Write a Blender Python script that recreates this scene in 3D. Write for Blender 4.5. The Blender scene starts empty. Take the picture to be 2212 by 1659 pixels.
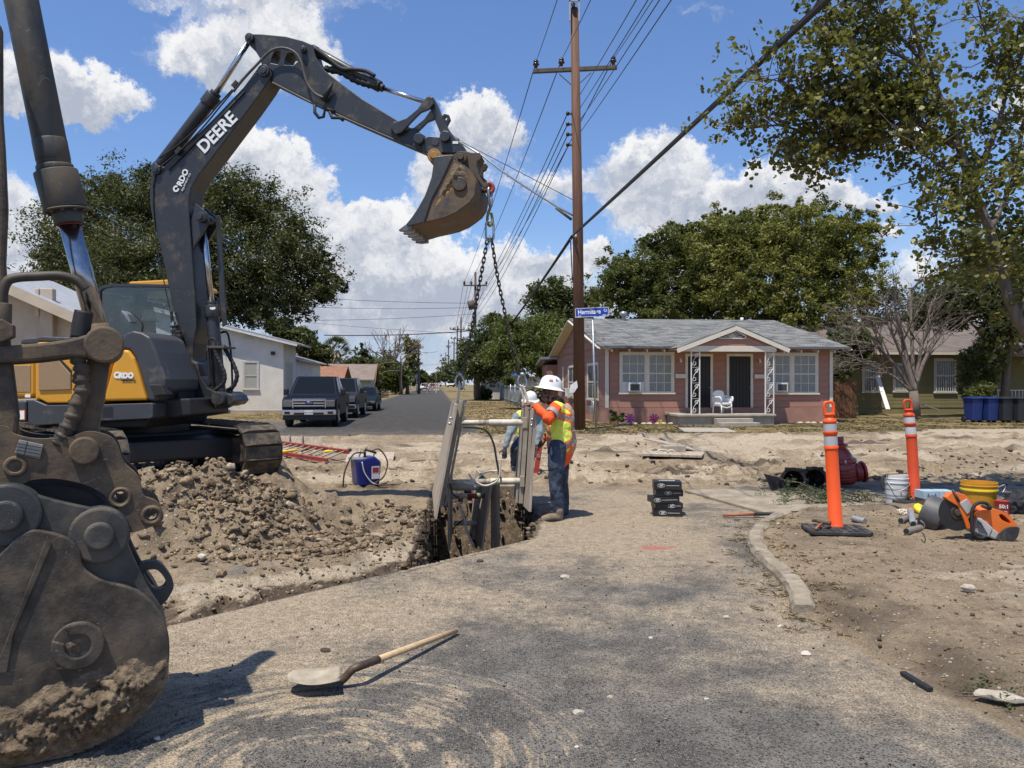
import bpy, bmesh, math, random
import numpy as np
from mathutils import Vector, Matrix, Euler
from mathutils.geometry import tessellate_polygon
V = Vector
R = math.radians
PI = math.pi
rnd = random.Random(7)
sc = bpy.context.scene
col = sc.collection
# ------------------------------------------------------------------ camera
CH, F, CX, CY = 1.65, 1662.0, 1106.0, 829.5        # eye height, focal length and centre of the measured picture
cam_d = bpy.data.cameras.new('camera')
cam_d.sensor_width = 36.0
cam_d.lens = 36.0 * F / 2212.0
cam_d.clip_start = 0.05
cam_d.clip_end = 4000
cam = bpy.data.objects.new('camera', cam_d)
cam.location = (0, 0, CH)
cam.rotation_euler = (PI / 2, 0, 0)
col.objects.link(cam)
sc.camera = cam
sc.view_settings.view_transform = 'Standard'
sc.view_settings.look = 'None'
sc.view_settings.exposure = 0.12
sc.view_settings.gamma = 1.0
sc.view_settings.use_curve_mapping = False
sc.cycles.max_bounces = 6
sc.cycles.transparent_max_bounces = 12
sc.cycles.caustics_reflective = False
sc.cycles.caustics_refractive = False
# ------------------------------------------------------------------ sun
SUN_EL, SUN_AZ = R(69), R(180 + 34)               # azimuth clockwise from +Y
sd = V((math.sin(SUN_AZ) * math.cos(SUN_EL), math.cos(SUN_AZ) * math.cos(SUN_EL), math.sin(SUN_EL)))
sun_d = bpy.data.lights.new('sun', 'SUN')
sun_d.energy = 5.0
sun_d.angle = R(0.5)
sun_d.color = (1.0, 0.94, 0.83)
sun = bpy.data.objects.new('sun', sun_d)
sun.rotation_euler = (-sd).to_track_quat('-Z', 'Y').to_euler()
sun.location = (-20, -20, 60)
col.objects.link(sun)
# ------------------------------------------------------------------ node helper
class NT:
 def __init__(s, tree):
  s.t = tree; s.n = tree.nodes; s.l = tree.links
 def node(s, typ, **kw):
  n = s.n.new(typ)
  for k, v in kw.items(): setattr(n, k, v)
  return n
 def put(s, sock, v):
  if v is None: return
  if isinstance(v, bpy.types.NodeSocket): s.l.new(v, sock)
  elif isinstance(v, (tuple, list, Vector)) and sock.type == 'RGBA' and len(v) == 3: sock.default_value = (*v, 1)
  else: sock.default_value = v
 def m(s, op, a, b=None, c=None, clamp=False):
  n = s.node('ShaderNodeMath', operation=op, use_clamp=clamp)
  for i, v in enumerate((a, b, c)): s.put(n.inputs[i], v)
  return n.outputs[0]
 def v(s, op, a, b=None, scale=None):
  n = s.node('ShaderNodeVectorMath', operation=op)
  s.put(n.inputs[0], a); s.put(n.inputs[1], b)
  if scale is not None: s.put(n.inputs['Scale'], scale)
  return n.outputs['Value'] if op in ('LENGTH', 'DOT_PRODUCT', 'DISTANCE') else n.outputs[0]
 def mix(s, f, a, b, blend='MIX'):
  n = s.node('ShaderNodeMix', data_type='RGBA', blend_type=blend)
  s.put(n.inputs[0], f); s.put(n.inputs[6], a); s.put(n.inputs[7], b)
  return n.outputs[2]
 def noise(s, vec, scale, detail=4, rough=.55, dist=0, out=0):
  n = s.node('ShaderNodeTexNoise')
  s.put(n.inputs['Vector'], vec); n.inputs['Scale'].default_value = scale
  n.inputs['Detail'].default_value = detail; n.inputs['Roughness'].default_value = rough
  n.inputs['Distortion'].default_value = dist
  return n.outputs[out]
 def voro(s, vec, scale, feature='F1', out=0, rand=1.0):
  n = s.node('ShaderNodeTexVoronoi', feature=feature)
  s.put(n.inputs['Vector'], vec); n.inputs['Scale'].default_value = scale
  n.inputs['Randomness'].default_value = rand
  return n.outputs[out]
 def ss(s, x, lo, hi, a=0., b=1.):
  n = s.node('ShaderNodeMapRange', interpolation_type='SMOOTHSTEP')
  s.put(n.inputs[0], x)
  for i, q in ((1, lo), (2, hi), (3, a), (4, b)): s.put(n.inputs[i], q)
  return n.outputs[0]
 def xyz(s, vec):
  n = s.node('ShaderNodeSeparateXYZ'); s.put(n.inputs[0], vec); return n.outputs
 def vec(s, x, y, z):
  n = s.node('ShaderNodeCombineXYZ')
  for i, q in enumerate((x, y, z)): s.put(n.inputs[i], q)
  return n.outputs[0]
 def attr(s, name, out=0):
  n = s.node('ShaderNodeAttribute', attribute_name=name); return n.outputs[out]
# ------------------------------------------------------------------ world: sky with cumulus
def build_world():
 w = bpy.data.worlds.new('World'); sc.world = w; w.use_nodes = True
 t = NT(w.node_tree); t.n.clear()
 sky = t.node('ShaderNodeTexSky', sky_type='NISHITA', sun_disc=False)
 sky.sun_elevation = SUN_EL; sky.sun_rotation = SUN_AZ
 sky.air_density = 1.25; sky.dust_density = 0.4; sky.ozone_density = 2.4; sky.altitude = 200
 d = t.v('NORMALIZE', t.node('ShaderNodeTexCoord').outputs['Generated'])
 n1 = t.noise(d, 3.2, 8, .6, 0, 1); n2 = t.noise(d, 24, 8, .68, 0, 1)
 warp = t.v('ADD', t.v('SCALE', t.v('SUBTRACT', n1, (.5, .5, .5)), scale=.10), t.v('SCALE', t.v('SUBTRACT', n2, (.5, .5, .5)), scale=.085))
 dw = t.v('ADD', d, warp)
 B = [(430, -20, 400, 60, .62), (640, 5, 170, 45, .5), (850, 20, 60, 40, .35), (500, 130, 170, 62, 1), (610, 120, 110, 70, .9), (690, 170, 60, 60, .5),
         (40, 145, 110, 85, 1), (150, 185, 130, 50, 1), (265, 212, 60, 45, .5), (30, 455, 95, 80, 1), (15, 560, 80, 70, 1), (100, 490, 60, 50, .5),
         (545, 330, 75, 55, 1), (600, 380, 90, 80, 1), (560, 440, 130, 60, .9), (660, 420, 50, 60, .7), (720, 520, 85, 75, 1), (805, 490, 70, 42, 1), (870, 540, 120, 75, 1),
         (780, 610, 210, 85, .95), (950, 590, 110, 65, .9), (900, 690, 330, 60, .6), (680, 640, 120, 80, .8), (1040, 250, 70, 42, 1),
         (1095, 290, 55, 45, .95), (985, 300, 80, 55, .9), (935, 390, 75, 55, .95), (1030, 400, 90, 40, .5), (1180, 390, 105, 40, .7), (1265, 410, 50, 28, .45), (1090, 540, 70, 45, 1),
         (1170, 585, 110, 50, 1), (1060, 620, 140, 60, .9), (1290, 560, 30, 26, 1), (1240, 660, 160, 50, .8), (1400, 360, 90, 65, 1), (1480, 355, 60, 45, .8), (1410, 430, 110, 55, .9),
         (1565, 430, 80, 50, .9), (1690, 405, 130, 50, 1), (1620, 450, 220, 40, 1), (1795, 440, 60, 35, .9), (1930, 455, 60, 26, .85), (1965, 315, 45, 40, .75), (2195, 235, 60, 70, .9),
         (1940, 515, 60, 26, .8), (1075, 65, 55, 45, .36), (1525, 25, 70, 40, .42), (345, 315, 45, 18, .3), (1500, 520, 220, 60, .7), (1960, 620, 200, 60, .7), (1460, 610, 90, 60, .8),
         (260, 430, 60, 20, .3), (830, 440, 80, 22, .4), (-200, 300, 150, 90, .8), (2420, 420, 160, 80, .8)]
 W = None; S = None
 for px, py, rx, ry, wt in B:
  b = V(((px - CX) / F, 1, (CY - py) / F)); k = 1 / b.length; b.normalize()
  q = t.v('MULTIPLY', t.v('SUBTRACT', dw, tuple(b)), (F / rx / k * .74, F / 140 * .8, F / ry / k * .74))
  e = t.m('MULTIPLY', t.m('SUBTRACT', 1.25, t.v('LENGTH', q), clamp=True), wt)
  e = t.m('POWER', e, 1.6)
  s = t.m('MULTIPLY', e, t.xyz(q)[2])
  W = e if W is None else t.m('ADD', W, e)
  S = s if S is None else t.m('ADD', S, s)
 shade = t.m('DIVIDE', S, t.m('ADD', W, .02))
 # the rest of the sky: the same kind of cloud
 dz = t.xyz(d)[2]; dy = t.xyz(d)[1]
 gen = t.ss(t.noise(t.v('MULTIPLY', dw, (1, 1, 2.2)), 3.1, 7, .58), .53, .66)
 gen = t.m('MULTIPLY', gen, t.ss(dy, .62, .35))
 fine = t.noise(t.v('MULTIPLY', dw, (1, 1, 1.5)), 17, 9, .66)
 dens = t.m('ADD', t.m('MAXIMUM', t.m('MINIMUM', W, 1.2), t.m('MULTIPLY', gen, .8)), t.m('MULTIPLY', t.m('SUBTRACT', fine, .5), 1.0))
 low = t.ss(dz, .21, .02)
 alpha = t.ss(dens, .26, .66)
 alpha = t.m('MAXIMUM', alpha, t.m('MULTIPLY', low, t.ss(fine, .3, .7, .3, .62)))
 alpha = t.m('MULTIPLY', alpha, t.ss(dz, -.05, .02))
 puff = t.noise(t.v('ADD', dw, (-.012, -.012, .02)), 30, 6, .6)
 lum = t.m('ADD', t.m('MULTIPLY', shade, .55), t.m('MULTIPLY', t.m('SUBTRACT', fine, puff), 1.3))
 lum = t.ss(t.m('ADD', lum, t.m('MULTIPLY', dens, -.28)), -.62, .22)
 cc = t.mix(lum, (4.1, 4.55, 5.5), (8.6, 8.6, 8.7))
 hz = t.mix(t.m('MULTIPLY', low, .7), t.mix(1.0, sky.outputs[0], (.90, 1.06, 1.38), 'MULTIPLY'), (3.3, 4.5, 6.9))
 colr = t.mix(alpha, hz, cc)
 bg = t.node('ShaderNodeBackground'); t.put(bg.inputs[0], colr); bg.inputs[1].default_value = .1
 out = t.node('ShaderNodeOutputWorld'); t.l.new(bg.outputs[0], out.inputs[0])
 w.cycles.sampling_method = 'MANUAL'; w.cycles.sample_map_resolution = 256
build_world()
# ------------------------------------------------------------------ measuring
def G(px, py, z=0.0):
 Y = F * (CH - z) / (py - CY)
 return V(((px - CX) / F * Y, Y, z))
def A(px, py, Y):
 return V(((px - CX) / F * Y, Y, CH + (CY - py) / F * Y))
class Frame:
 """an upright working plane: where a line of sight meets it, in its own metres"""
 def __init__(s, o, yaw):
  s.o = V(o); s.yaw = yaw
  s.x = V((math.cos(yaw), math.sin(yaw), 0)); s.y = V((-math.sin(yaw), math.cos(yaw), 0))
 def hit(s, px, py, yo=0.0):
  d = V(((px - CX) / F, 1, (CY - py) / F)); c = V((0, 0, CH))
  k = ((s.o - c).dot(s.y) + yo) / d.dot(s.y)
  p = c + d * k - s.o
  return (p.dot(s.x), p.z)
 def pts(s, L, yo=0.0): return [s.hit(a, b, yo) for a, b in L]
# ------------------------------------------------------------------ mesh builder
class MB:
 def __init__(s): s.v = []; s.f = []; s.sm = []; s.mi = []; s.cur = 0; s.marks = []
 def cut(s):
  """what follows is the next piece, an object of its own"""
  s.marks.append((len(s.v), len(s.f))); return s
 def add(s, vs, fs, smooth=False):
  b = len(s.v); s.v.extend([tuple(q) for q in vs])
  for f in fs: s.f.append([i + b for i in f]); s.sm.append(smooth); s.mi.append(s.cur)
  return s
 def box(s, c, d, rot=None, taper=1.0):
  c = V(c); hx, hy, hz = d[0] / 2, d[1] / 2, d[2] / 2
  vs = []
  for z, k in ((-hz, 1), (hz, taper)):
   for x, y in ((-hx * k, -hy * k), (hx * k, -hy * k), (hx * k, hy * k), (-hx * k, hy * k)):
    q = V((x, y, z))
    if rot is not None: q = rot @ q
    vs.append(c + q)
  return s.add(vs, [(0, 3, 2, 1), (4, 5, 6, 7), (0, 1, 5, 4), (1, 2, 6, 5), (2, 3, 7, 6), (3, 0, 4, 7)])
 def b2(s, lo, hi):
  return s.box([(a + b) / 2 for a, b in zip(lo, hi)], [abs(b - a) for a, b in zip(lo, hi)])
 def beam(s, p, q, w, h, up=(0, 0, 1)):
  p = V(p); q = V(q); d = q - p; L = d.length; d.normalize()
  u = V(up)
  if abs(d.dot(u)) > .98: u = V((0, 1, 0))
  x = d.cross(u).normalized(); z = x.cross(d)
  m = Matrix((x, d, z)).transposed()
  return s.box((p + q) / 2, (w, L, h), m)
 def tube(s, P, r, n=8, caps=True, smooth=True, closed=False):
  P = [V(p) for p in P]; m = len(P)
  rs = r if isinstance(r, (list, tuple)) else [r] * m
  vs = []; ref = None
  for i, p in enumerate(P):
   a = P[i - 1] if (i > 0 or closed) else P[0]; b = P[(i + 1) % m] if (i < m - 1 or closed) else P[-1]
   t = (b - a)
   t = t.normalized() if t.length > 1e-9 else V((0, 0, 1))
   if ref is None: ref = V((0, 0, 1)) if abs(t.z) < .9 else V((1, 0, 0))
   x = ref - t * ref.dot(t)
   if x.length < 1e-6: x = t.orthogonal()
   x.normalize(); y = t.cross(x); ref = x
   for k in range(n):
    an = 2 * PI * k / n
    vs.append(p + (x * math.cos(an) + y * math.sin(an)) * rs[i])
  fs = []
  for i in range(m if closed else m - 1):
   j = (i + 1) % m
   for k in range(n):
    k2 = (k + 1) % n
    fs.append((i * n + k, i * n + k2, j * n + k2, j * n + k))
  s.add(vs, fs, smooth)
  if caps and not closed:
   b = len(s.v) - m * n
   s.f.append([b + k for k in range(n)][::-1]); s.sm.append(False); s.mi.append(s.cur)
   s.f.append([b + (m - 1) * n + k for k in range(n)]); s.sm.append(False); s.mi.append(s.cur)
  return s
 def cyl(s, p, q, r, n=16, r2=None, caps=True):
  return s.tube([p, q], [r, r if r2 is None else r2], n, caps)
 def lathe(s, prof, n=20, M=None, smooth=True):
  vs = []; fs = []
  for r, z in prof:
   for k in range(n):
    a = 2 * PI * k / n; q = V((r * math.cos(a), r * math.sin(a), z))
    vs.append(M @ q if M is not None else q)
  for i in range(len(prof) - 1):
   for k in range(n):
    k2 = (k + 1) % n
    fs.append((i * n + k, i * n + k2, (i + 1) * n + k2, (i + 1) * n + k))
  s.add(vs, fs, smooth)
  return s
 def prism(s, out, y0, y1, M=None, holes=(), axis='y', smooth=False):
  """outline (x,z) extruded along y"""
  loops = [list(out)] + [list(h) for h in holes]
  tri = tessellate_polygon([[V((a, b, 0)) for a, b in L] for L in loops])
  flat = [p for L in loops for p in L]; n = len(flat)
  def pt(a, b, y):
   q = V((a, y, b)) if axis == 'y' else (V((a, b, y)) if axis == 'z' else V((y, a, b)))
   return M @ q if M is not None else q
  vs = [pt(a, b, y0) for a, b in flat] + [pt(a, b, y1) for a, b in flat]
  fs = []
  if not holes:
   fs.append(tuple(range(n))); fs.append(tuple(range(2 * n - 1, n - 1, -1)))
  else:
   for t in tri: fs.append(tuple(t)); fs.append(tuple(i + n for i in reversed(t)))
  s.add(vs, fs)
  b = len(s.v) - 2 * n; o = 0
  for L in loops:
   m = len(L)
   for i in range(m):
    j = (i + 1) % m
    s.f.append([b + o + i, b + o + j, b + n + o + j, b + n + o + i]); s.sm.append(smooth); s.mi.append(s.cur)
   o += m
  return s
 def ell(s, c, r, nu=14, nv=9, M=None):
  c = V(c); r = (r, r, r) if not isinstance(r, (tuple, list)) else r
  vs = []; fs = []
  for j in range(nv + 1):
   th = PI * j / nv
   for i in range(nu):
    a = 2 * PI * i / nu
    q = V((r[0] * math.sin(th) * math.cos(a), r[1] * math.sin(th) * math.sin(a), r[2] * math.cos(th)))
    vs.append(c + (M @ q if M is not None else q))
  for j in range(nv):
   for i in range(nu):
    i2 = (i + 1) % nu
    fs.append((j * nu + i, (j + 1) * nu + i, (j + 1) * nu + i2, j * nu + i2))
  return s.add(vs, fs, True)
 def torus(s, c, R1, r, n=20, m=8, M=None, sx=1, sy=1):
  P = []
  for k in range(n):
   a = 2 * PI * k / n; q = V((R1 * sx * math.cos(a), R1 * sy * math.sin(a), 0))
   P.append(V(c) + (M @ q if M is not None else q))
  return s.tube(P, r, m, closed=True)
 def data(s, name, bev=0):
  me = bpy.data.meshes.new(name)
  me.from_pydata(s.v, [], s.f)
  me.polygons.foreach_set('use_smooth', s.sm)
  me.polygons.foreach_set('material_index', s.mi)
  bm = bmesh.new(); bm.from_mesh(me)
  bmesh.ops.recalc_face_normals(bm, faces=bm.faces)
  bm.to_mesh(me); bm.free()
  me.update()
  return me
 def build(s, name, mat, parent=None, bev=0, seg=2, sharp=None, world=False, kind=None, label=None):
  if s.marks:
   last = None; M_ = [(0, 0)] + s.marks + [(len(s.v), len(s.f))]; s.marks = []
   for (a, c), (b, d) in zip(M_[:-1], M_[1:]):
    if d <= c: continue
    k = MB(); k.v = s.v[a:b]; k.f = [[i - a for i in f] for f in s.f[c:d]]; k.sm = s.sm[c:d]; k.mi = s.mi[c:d]
    last = k.build(name, mat, parent, bev, seg, sharp, world, kind, label)
   return last
  if world and parent is not None:
   iv = wm(parent).inverted(); s.v = [tuple(iv @ V(q)) for q in s.v]
  me = s.data(name)
  for m_ in (mat if isinstance(mat, (list, tuple)) else [mat]): me.materials.append(m_)
  if sharp: me.set_sharp_from_angle(angle=R(sharp))
  return link(name, me, parent, bev, seg, kind, label)
def wm(o):
 m = o.matrix_basis.copy()
 return wm(o.parent) @ m if o.parent else m
def link(name, me, parent=None, bev=0, seg=2, kind=None, label=None):
 o = bpy.data.objects.new(name, me); col.objects.link(o)
 if parent is not None: o.parent = parent
 if bev:
  b = o.modifiers.new('bevel', 'BEVEL'); b.width = bev; b.segments = seg; b.limit_method = 'ANGLE'; b.angle_limit = R(32)
  b.harden_normals = False
 if kind: o['kind'] = kind
 if label: o['label'] = label
 return o
def thing(name, label, cat, loc=(0, 0, 0), rz=0, group=None, rot=None):
 o = bpy.data.objects.new(name, None); col.objects.link(o)
 o.empty_display_size = .1
 o.location = loc; o.rotation_euler = rot if rot is not None else (0, 0, rz)
 o['label'] = label; o['category'] = cat
 if group: o['group'] = group
 return o
def tag(o, label, cat, group=None):
 o['label'] = label; o['category'] = cat
 if group: o['group'] = group
 return o
def dup(root, loc=None, rot=None, label=None, group=None):
 def cp(o, par):
  c = o.copy(); col.objects.link(c); c.parent = par
  for ch in list(o.children): cp(ch, c)
  return c
 r = cp(root, None)
 if loc is not None: r.location = loc
 if rot is not None: r.rotation_euler = rot
 if label: r['label'] = label
 if group: r['group'] = group
 return r
def rim(c, r, n, a0=0, a1=2 * PI):
 return [(c[0] + r * math.cos(a0 + (a1 - a0) * k / n), c[1] + r * math.sin(a0 + (a1 - a0) * k / n)) for k in range(n + (0 if abs(a1 - a0 - 2 * PI) < 1e-6 else 1))]
def smooth_pts(P, n=6, closed=False):
 """Catmull-Rom through points"""
 P = [V(p) if len(p) == 3 else V((p[0], p[1], 0)) for p in P]; out = []
 m = len(P)
 for i in range(m if closed else m - 1):
  p0 = P[i - 1] if (i > 0 or closed) else P[0]; p1 = P[i]; p2 = P[(i + 1) % m]; p3 = P[(i + 2) % m] if (i + 2 < m or closed) else P[-1]
  for k in range(n):
   t = k / n
   out.append(.5 * ((2 * p1) + (p2 - p0) * t + (2 * p0 - 5 * p1 + 4 * p2 - p3) * t * t + (3 * p1 - p0 - 3 * p2 + p3) * t ** 3))
 if not closed: out.append(P[-1])
 return out
def sm2(P, n=5, closed=True): return [(p.x, p.y) for p in smooth_pts(P, n, closed)]
# ------------------------------------------------------------------ materials
MATS = {}
def mat(name, c, rough=.6, metal=0., var=.18, scale=6., bump=.0, bscale=60., dirt=0., dcol=(.23, .17, .11), dscale=3., spec=.5, coat=0., stretch=(1, 1, 1), island=0., ddet=8, c2=None, cscale=None, scratch=0):
 if name in MATS: return MATS[name]
 m = bpy.data.materials.new(name); m.use_nodes = True; MATS[name] = m
 t = NT(m.node_tree); p = t.n['Principled BSDF']
 oc = t.node('ShaderNodeTexCoord').outputs['Object']
 if stretch != (1, 1, 1): oc = t.v('MULTIPLY', oc, stretch)
 base = c
 if var:
  n = t.noise(oc, scale, 6, .6)
  k = t.ss(n, .25, .75)
  base = t.mix(k, tuple(q * (1 - var) for q in c), tuple(min(1, q * (1 + var)) for q in c))
 if c2: base = t.mix(t.ss(t.noise(oc, cscale or scale * .5, 7, .62), .42, .6), base, c2)
 if island:
  oi = t.node('ShaderNodeObjectInfo').outputs['Random']
  g = t.m('MULTIPLY_ADD', t.m('SUBTRACT', oi, .5), 2 * island, 1.0)
  base = t.mix(1.0, base, t.vec(g, g, g), 'MULTIPLY')
 rr = rough
 if scratch:
  q = t.v('ADD', t.v('MULTIPLY', oc, (9, 9, 70)), t.v('SCALE', t.noise(oc, 2.5, 2, out=1), scale=26))
  base = t.mix(t.m('MULTIPLY', t.m('MULTIPLY', t.ss(t.noise(q, 1.0, 2), .66, .72), t.ss(t.noise(oc, 2.2, 4), .42, .6)), scratch), base, (.27, .25, .225))
 if dirt:
  dn = t.noise(t.v('ADD', oc, (3.1, 1.7, .4)), dscale, ddet, .68)
  df = t.ss(dn, .62 - dirt * .35, .78 - dirt * .22)
  df = t.m('MULTIPLY', df, min(1, .55 + dirt * .5))
  base = t.mix(df, base, dcol)
  rr = t.m('MULTIPLY_ADD', df, max(0, .92 - rough), rough)
  if metal:
   t.put(p.inputs['Metallic'], t.m('MULTIPLY', t.m('SUBTRACT', 1.0, df), metal))
 elif metal: p.inputs['Metallic'].default_value = metal
 t.put(p.inputs['Base Color'], base); t.put(p.inputs['Roughness'], rr)
 p.inputs['Specular IOR Level'].default_value = spec
 if coat: p.inputs['Coat Weight'].default_value = coat; p.inputs['Coat Roughness'].default_value = .06
 if bump:
  b = t.node('ShaderNodeBump'); b.inputs['Strength'].default_value = 1; b.inputs['Distance'].default_value = bump
  t.put(b.inputs['Height'], t.noise(oc, bscale, 6, .65)); t.put(p.inputs['Normal'], b.outputs[0])
 return m
def glass(name, tint=(.6, .68, .66), alpha=.5, rough=.03):
 if name in MATS: return MATS[name]
 m = bpy.data.materials.new(name); m.use_nodes = True; MATS[name] = m
 t = NT(m.node_tree); p = t.n['Principled BSDF']; out = t.n['Material Output']
 p.inputs['Base Color'].default_value = (*tint, 1); p.inputs['Roughness'].default_value = rough
 p.inputs['Specular IOR Level'].default_value = .6
 tr = t.node('ShaderNodeBsdfTransparent'); tr.inputs[0].default_value = (*[min(1, .84 + q * .4) for q in tint], 1)
 gl = t.node('ShaderNodeBsdfGlossy'); gl.inputs[0].default_value = (1, 1, 1, 1); gl.inputs['Roughness'].default_value = rough
 fr = t.node('ShaderNodeFresnel'); fr.inputs[0].default_value = 1.5
 a = t.node('ShaderNodeMixShader'); a.inputs[0].default_value = alpha
 t.l.new(tr.outputs[0], a.inputs[1]); t.l.new(p.outputs[0], a.inputs[2])
 b = t.node('ShaderNodeMixShader'); t.put(b.inputs[0], fr.outputs[0])
 t.l.new(a.outputs[0], b.inputs[1]); t.l.new(gl.outputs[0], b.inputs[2]); t.l.new(b.outputs[0], out.inputs[0])
 return m
def leafmat(name, c1, c2, c3=None, trans=.3, rough=.55):
 if name in MATS: return MATS[name]
 m = bpy.data.materials.new(name); m.use_nodes = True; MATS[name] = m
 t = NT(m.node_tree); p = t.n['Principled BSDF']; out = t.n['Material Output']
 a = t.attr('tone', 2)
 cc = t.mix(t.ss(a, .0, .8), c1, c2)
 if c3: cc = t.mix(t.ss(a, .86, .93), cc, c3)
 t.put(p.inputs['Base Color'], cc); p.inputs['Roughness'].default_value = rough; p.inputs['Specular IOR Level'].default_value = .35
 tl = t.node('ShaderNodeBsdfTranslucent'); t.put(tl.inputs[0], t.mix(.5, cc, (.25, .32, .05)))
 x = t.node('ShaderNodeMixShader'); x.inputs[0].default_value = trans
 t.l.new(p.outputs[0], x.inputs[1]); t.l.new(tl.outputs[0], x.inputs[2]); t.l.new(x.outputs[0], out.inputs[0])
 return m
# numpy noise -------------------------------------------------------
def _hash(ix, iy, seed):
 h = (ix.astype(np.int64) * 374761393 + iy.astype(np.int64) * 668265263 + seed * 974634777) & 0xffffffff
 h = ((h ^ (h >> 13)) * 1274126177) & 0xffffffff
 return ((h ^ (h >> 16)) & 0xffff) / 65535.0
def vnoise(x, y, seed=0):
 ix = np.floor(x); iy = np.floor(y); fx = x - ix; fy = y - iy
 fx = fx * fx * fx * (fx * (fx * 6 - 15) + 10); fy = fy * fy * fy * (fy * (fy * 6 - 15) + 10)
 a = _hash(ix, iy, seed); b = _hash(ix + 1, iy, seed); c = _hash(ix, iy + 1, seed); d = _hash(ix + 1, iy + 1, seed)
 return (a + (b - a) * fx) * (1 - fy) + (c + (d - c) * fx) * fy
def fbm(x, y, sc_=1.0, oct=5, gain=.5, seed=0):
 o = np.zeros_like(x); amp = 1.0; tot = 0
 for k in range(oct):
  o += amp * vnoise(x * sc_ + k * 17.3, y * sc_ - k * 9.1, seed + k); tot += amp
  amp *= gain; sc_ *= 2.03
 return o / tot
def sstep(x, a, b):
 t = np.clip((x - a) / (b - a), 0, 1); return t * t * (3 - 2 * t)
def seg_dist(X, Y, a, b):
 """distance to segment and signed side"""
 ax, ay = a; bx, by = b; dx, dy = bx - ax, by - ay; L2 = dx * dx + dy * dy
 t = np.clip(((X - ax) * dx + (Y - ay) * dy) / L2, 0, 1)
 return np.hypot(X - ax - t * dx, Y - ay - t * dy), ((X - ax) * dy - (Y - ay) * dx) / math.sqrt(L2), t
def poly_dist(X, Y, P):
 d = np.full_like(X, 1e9)
 for a, b in zip(P[:-1], P[1:]): d = np.minimum(d, seg_dist(X, Y, a, b)[0])
 return d
def inside(X, Y, P):
 r = np.zeros(X.shape, bool); n = len(P)
 for i in range(n):
  x1, y1 = P[i]; x2, y2 = P[(i + 1) % n]
  c = ((y1 > Y) != (y2 > Y)) & (X < (x2 - x1) * (Y - y1) / ((y2 - y1) if y2 != y1 else 1e-9) + x1)
  r ^= c
 return r
def soft_in(X, Y, P, w):
 """1 inside a ground polygon, fading over w metres"""
 Q = list(P) + [P[0]]
 d = poly_dist(X, Y, Q); s = np.where(inside(X, Y, P), d, -d)
 return sstep(s, -w, w)
def gp(L): return [tuple(G(a, b).xy) for a, b in L]
# ------------------------------------------------------------------ ground
YW = math.atan(.0975)                              # the street runs a little left of straight ahead
CUT0, CUT1 = (-3.6, 3.8), (.19, 8.17)              # saw cut along the trench
HOLE = [(-.98, 6.78), (.19, 8.17), (.30, 9.3), (.12, 12.2), (-1.2, 12.2), (-1.02, 9.3), (-.98, 8.0)]
CREST = [(-6.5, 7.6, .45), (-5.2, 7.6, .6), (-4.2, 7.85, .7), (-3.7, 8.0, .77), (-3.1, 8.1, .76), (-2.75, 8.3, .6), (-2.5, 8.6, .42), (-2.15, 9.0, .32), (-1.6, 9.2, .24), (-1.05, 9.0, .14)]
PLAT = [(-7.5, 8.6), (-4.2, 7.9), (-2.75, 9.1), (-2.7, 10.2), (-3.8, 12.6), (-7.6, 13)]
KERB = [(4.6, 10.15), (3.6, 9.75), (2.95, 8.9), (2.52, 8.0), (2.34, 7.2), (2.3, 6.6), (2.22, 6.0), (2.06, 5.45)]
ROAD_L, ROAD_R = lambda Y: -5.6 - .0985 * Y, lambda Y: 1.45 - .0955 * Y
def road_y(X, Y): return (Y - .0975 * X) / math.sqrt(1 + .0975 ** 2)     # distance along the street
def road_x(X, Y): return (X + .0975 * Y) / math.sqrt(1 + .0975 ** 2)
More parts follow.
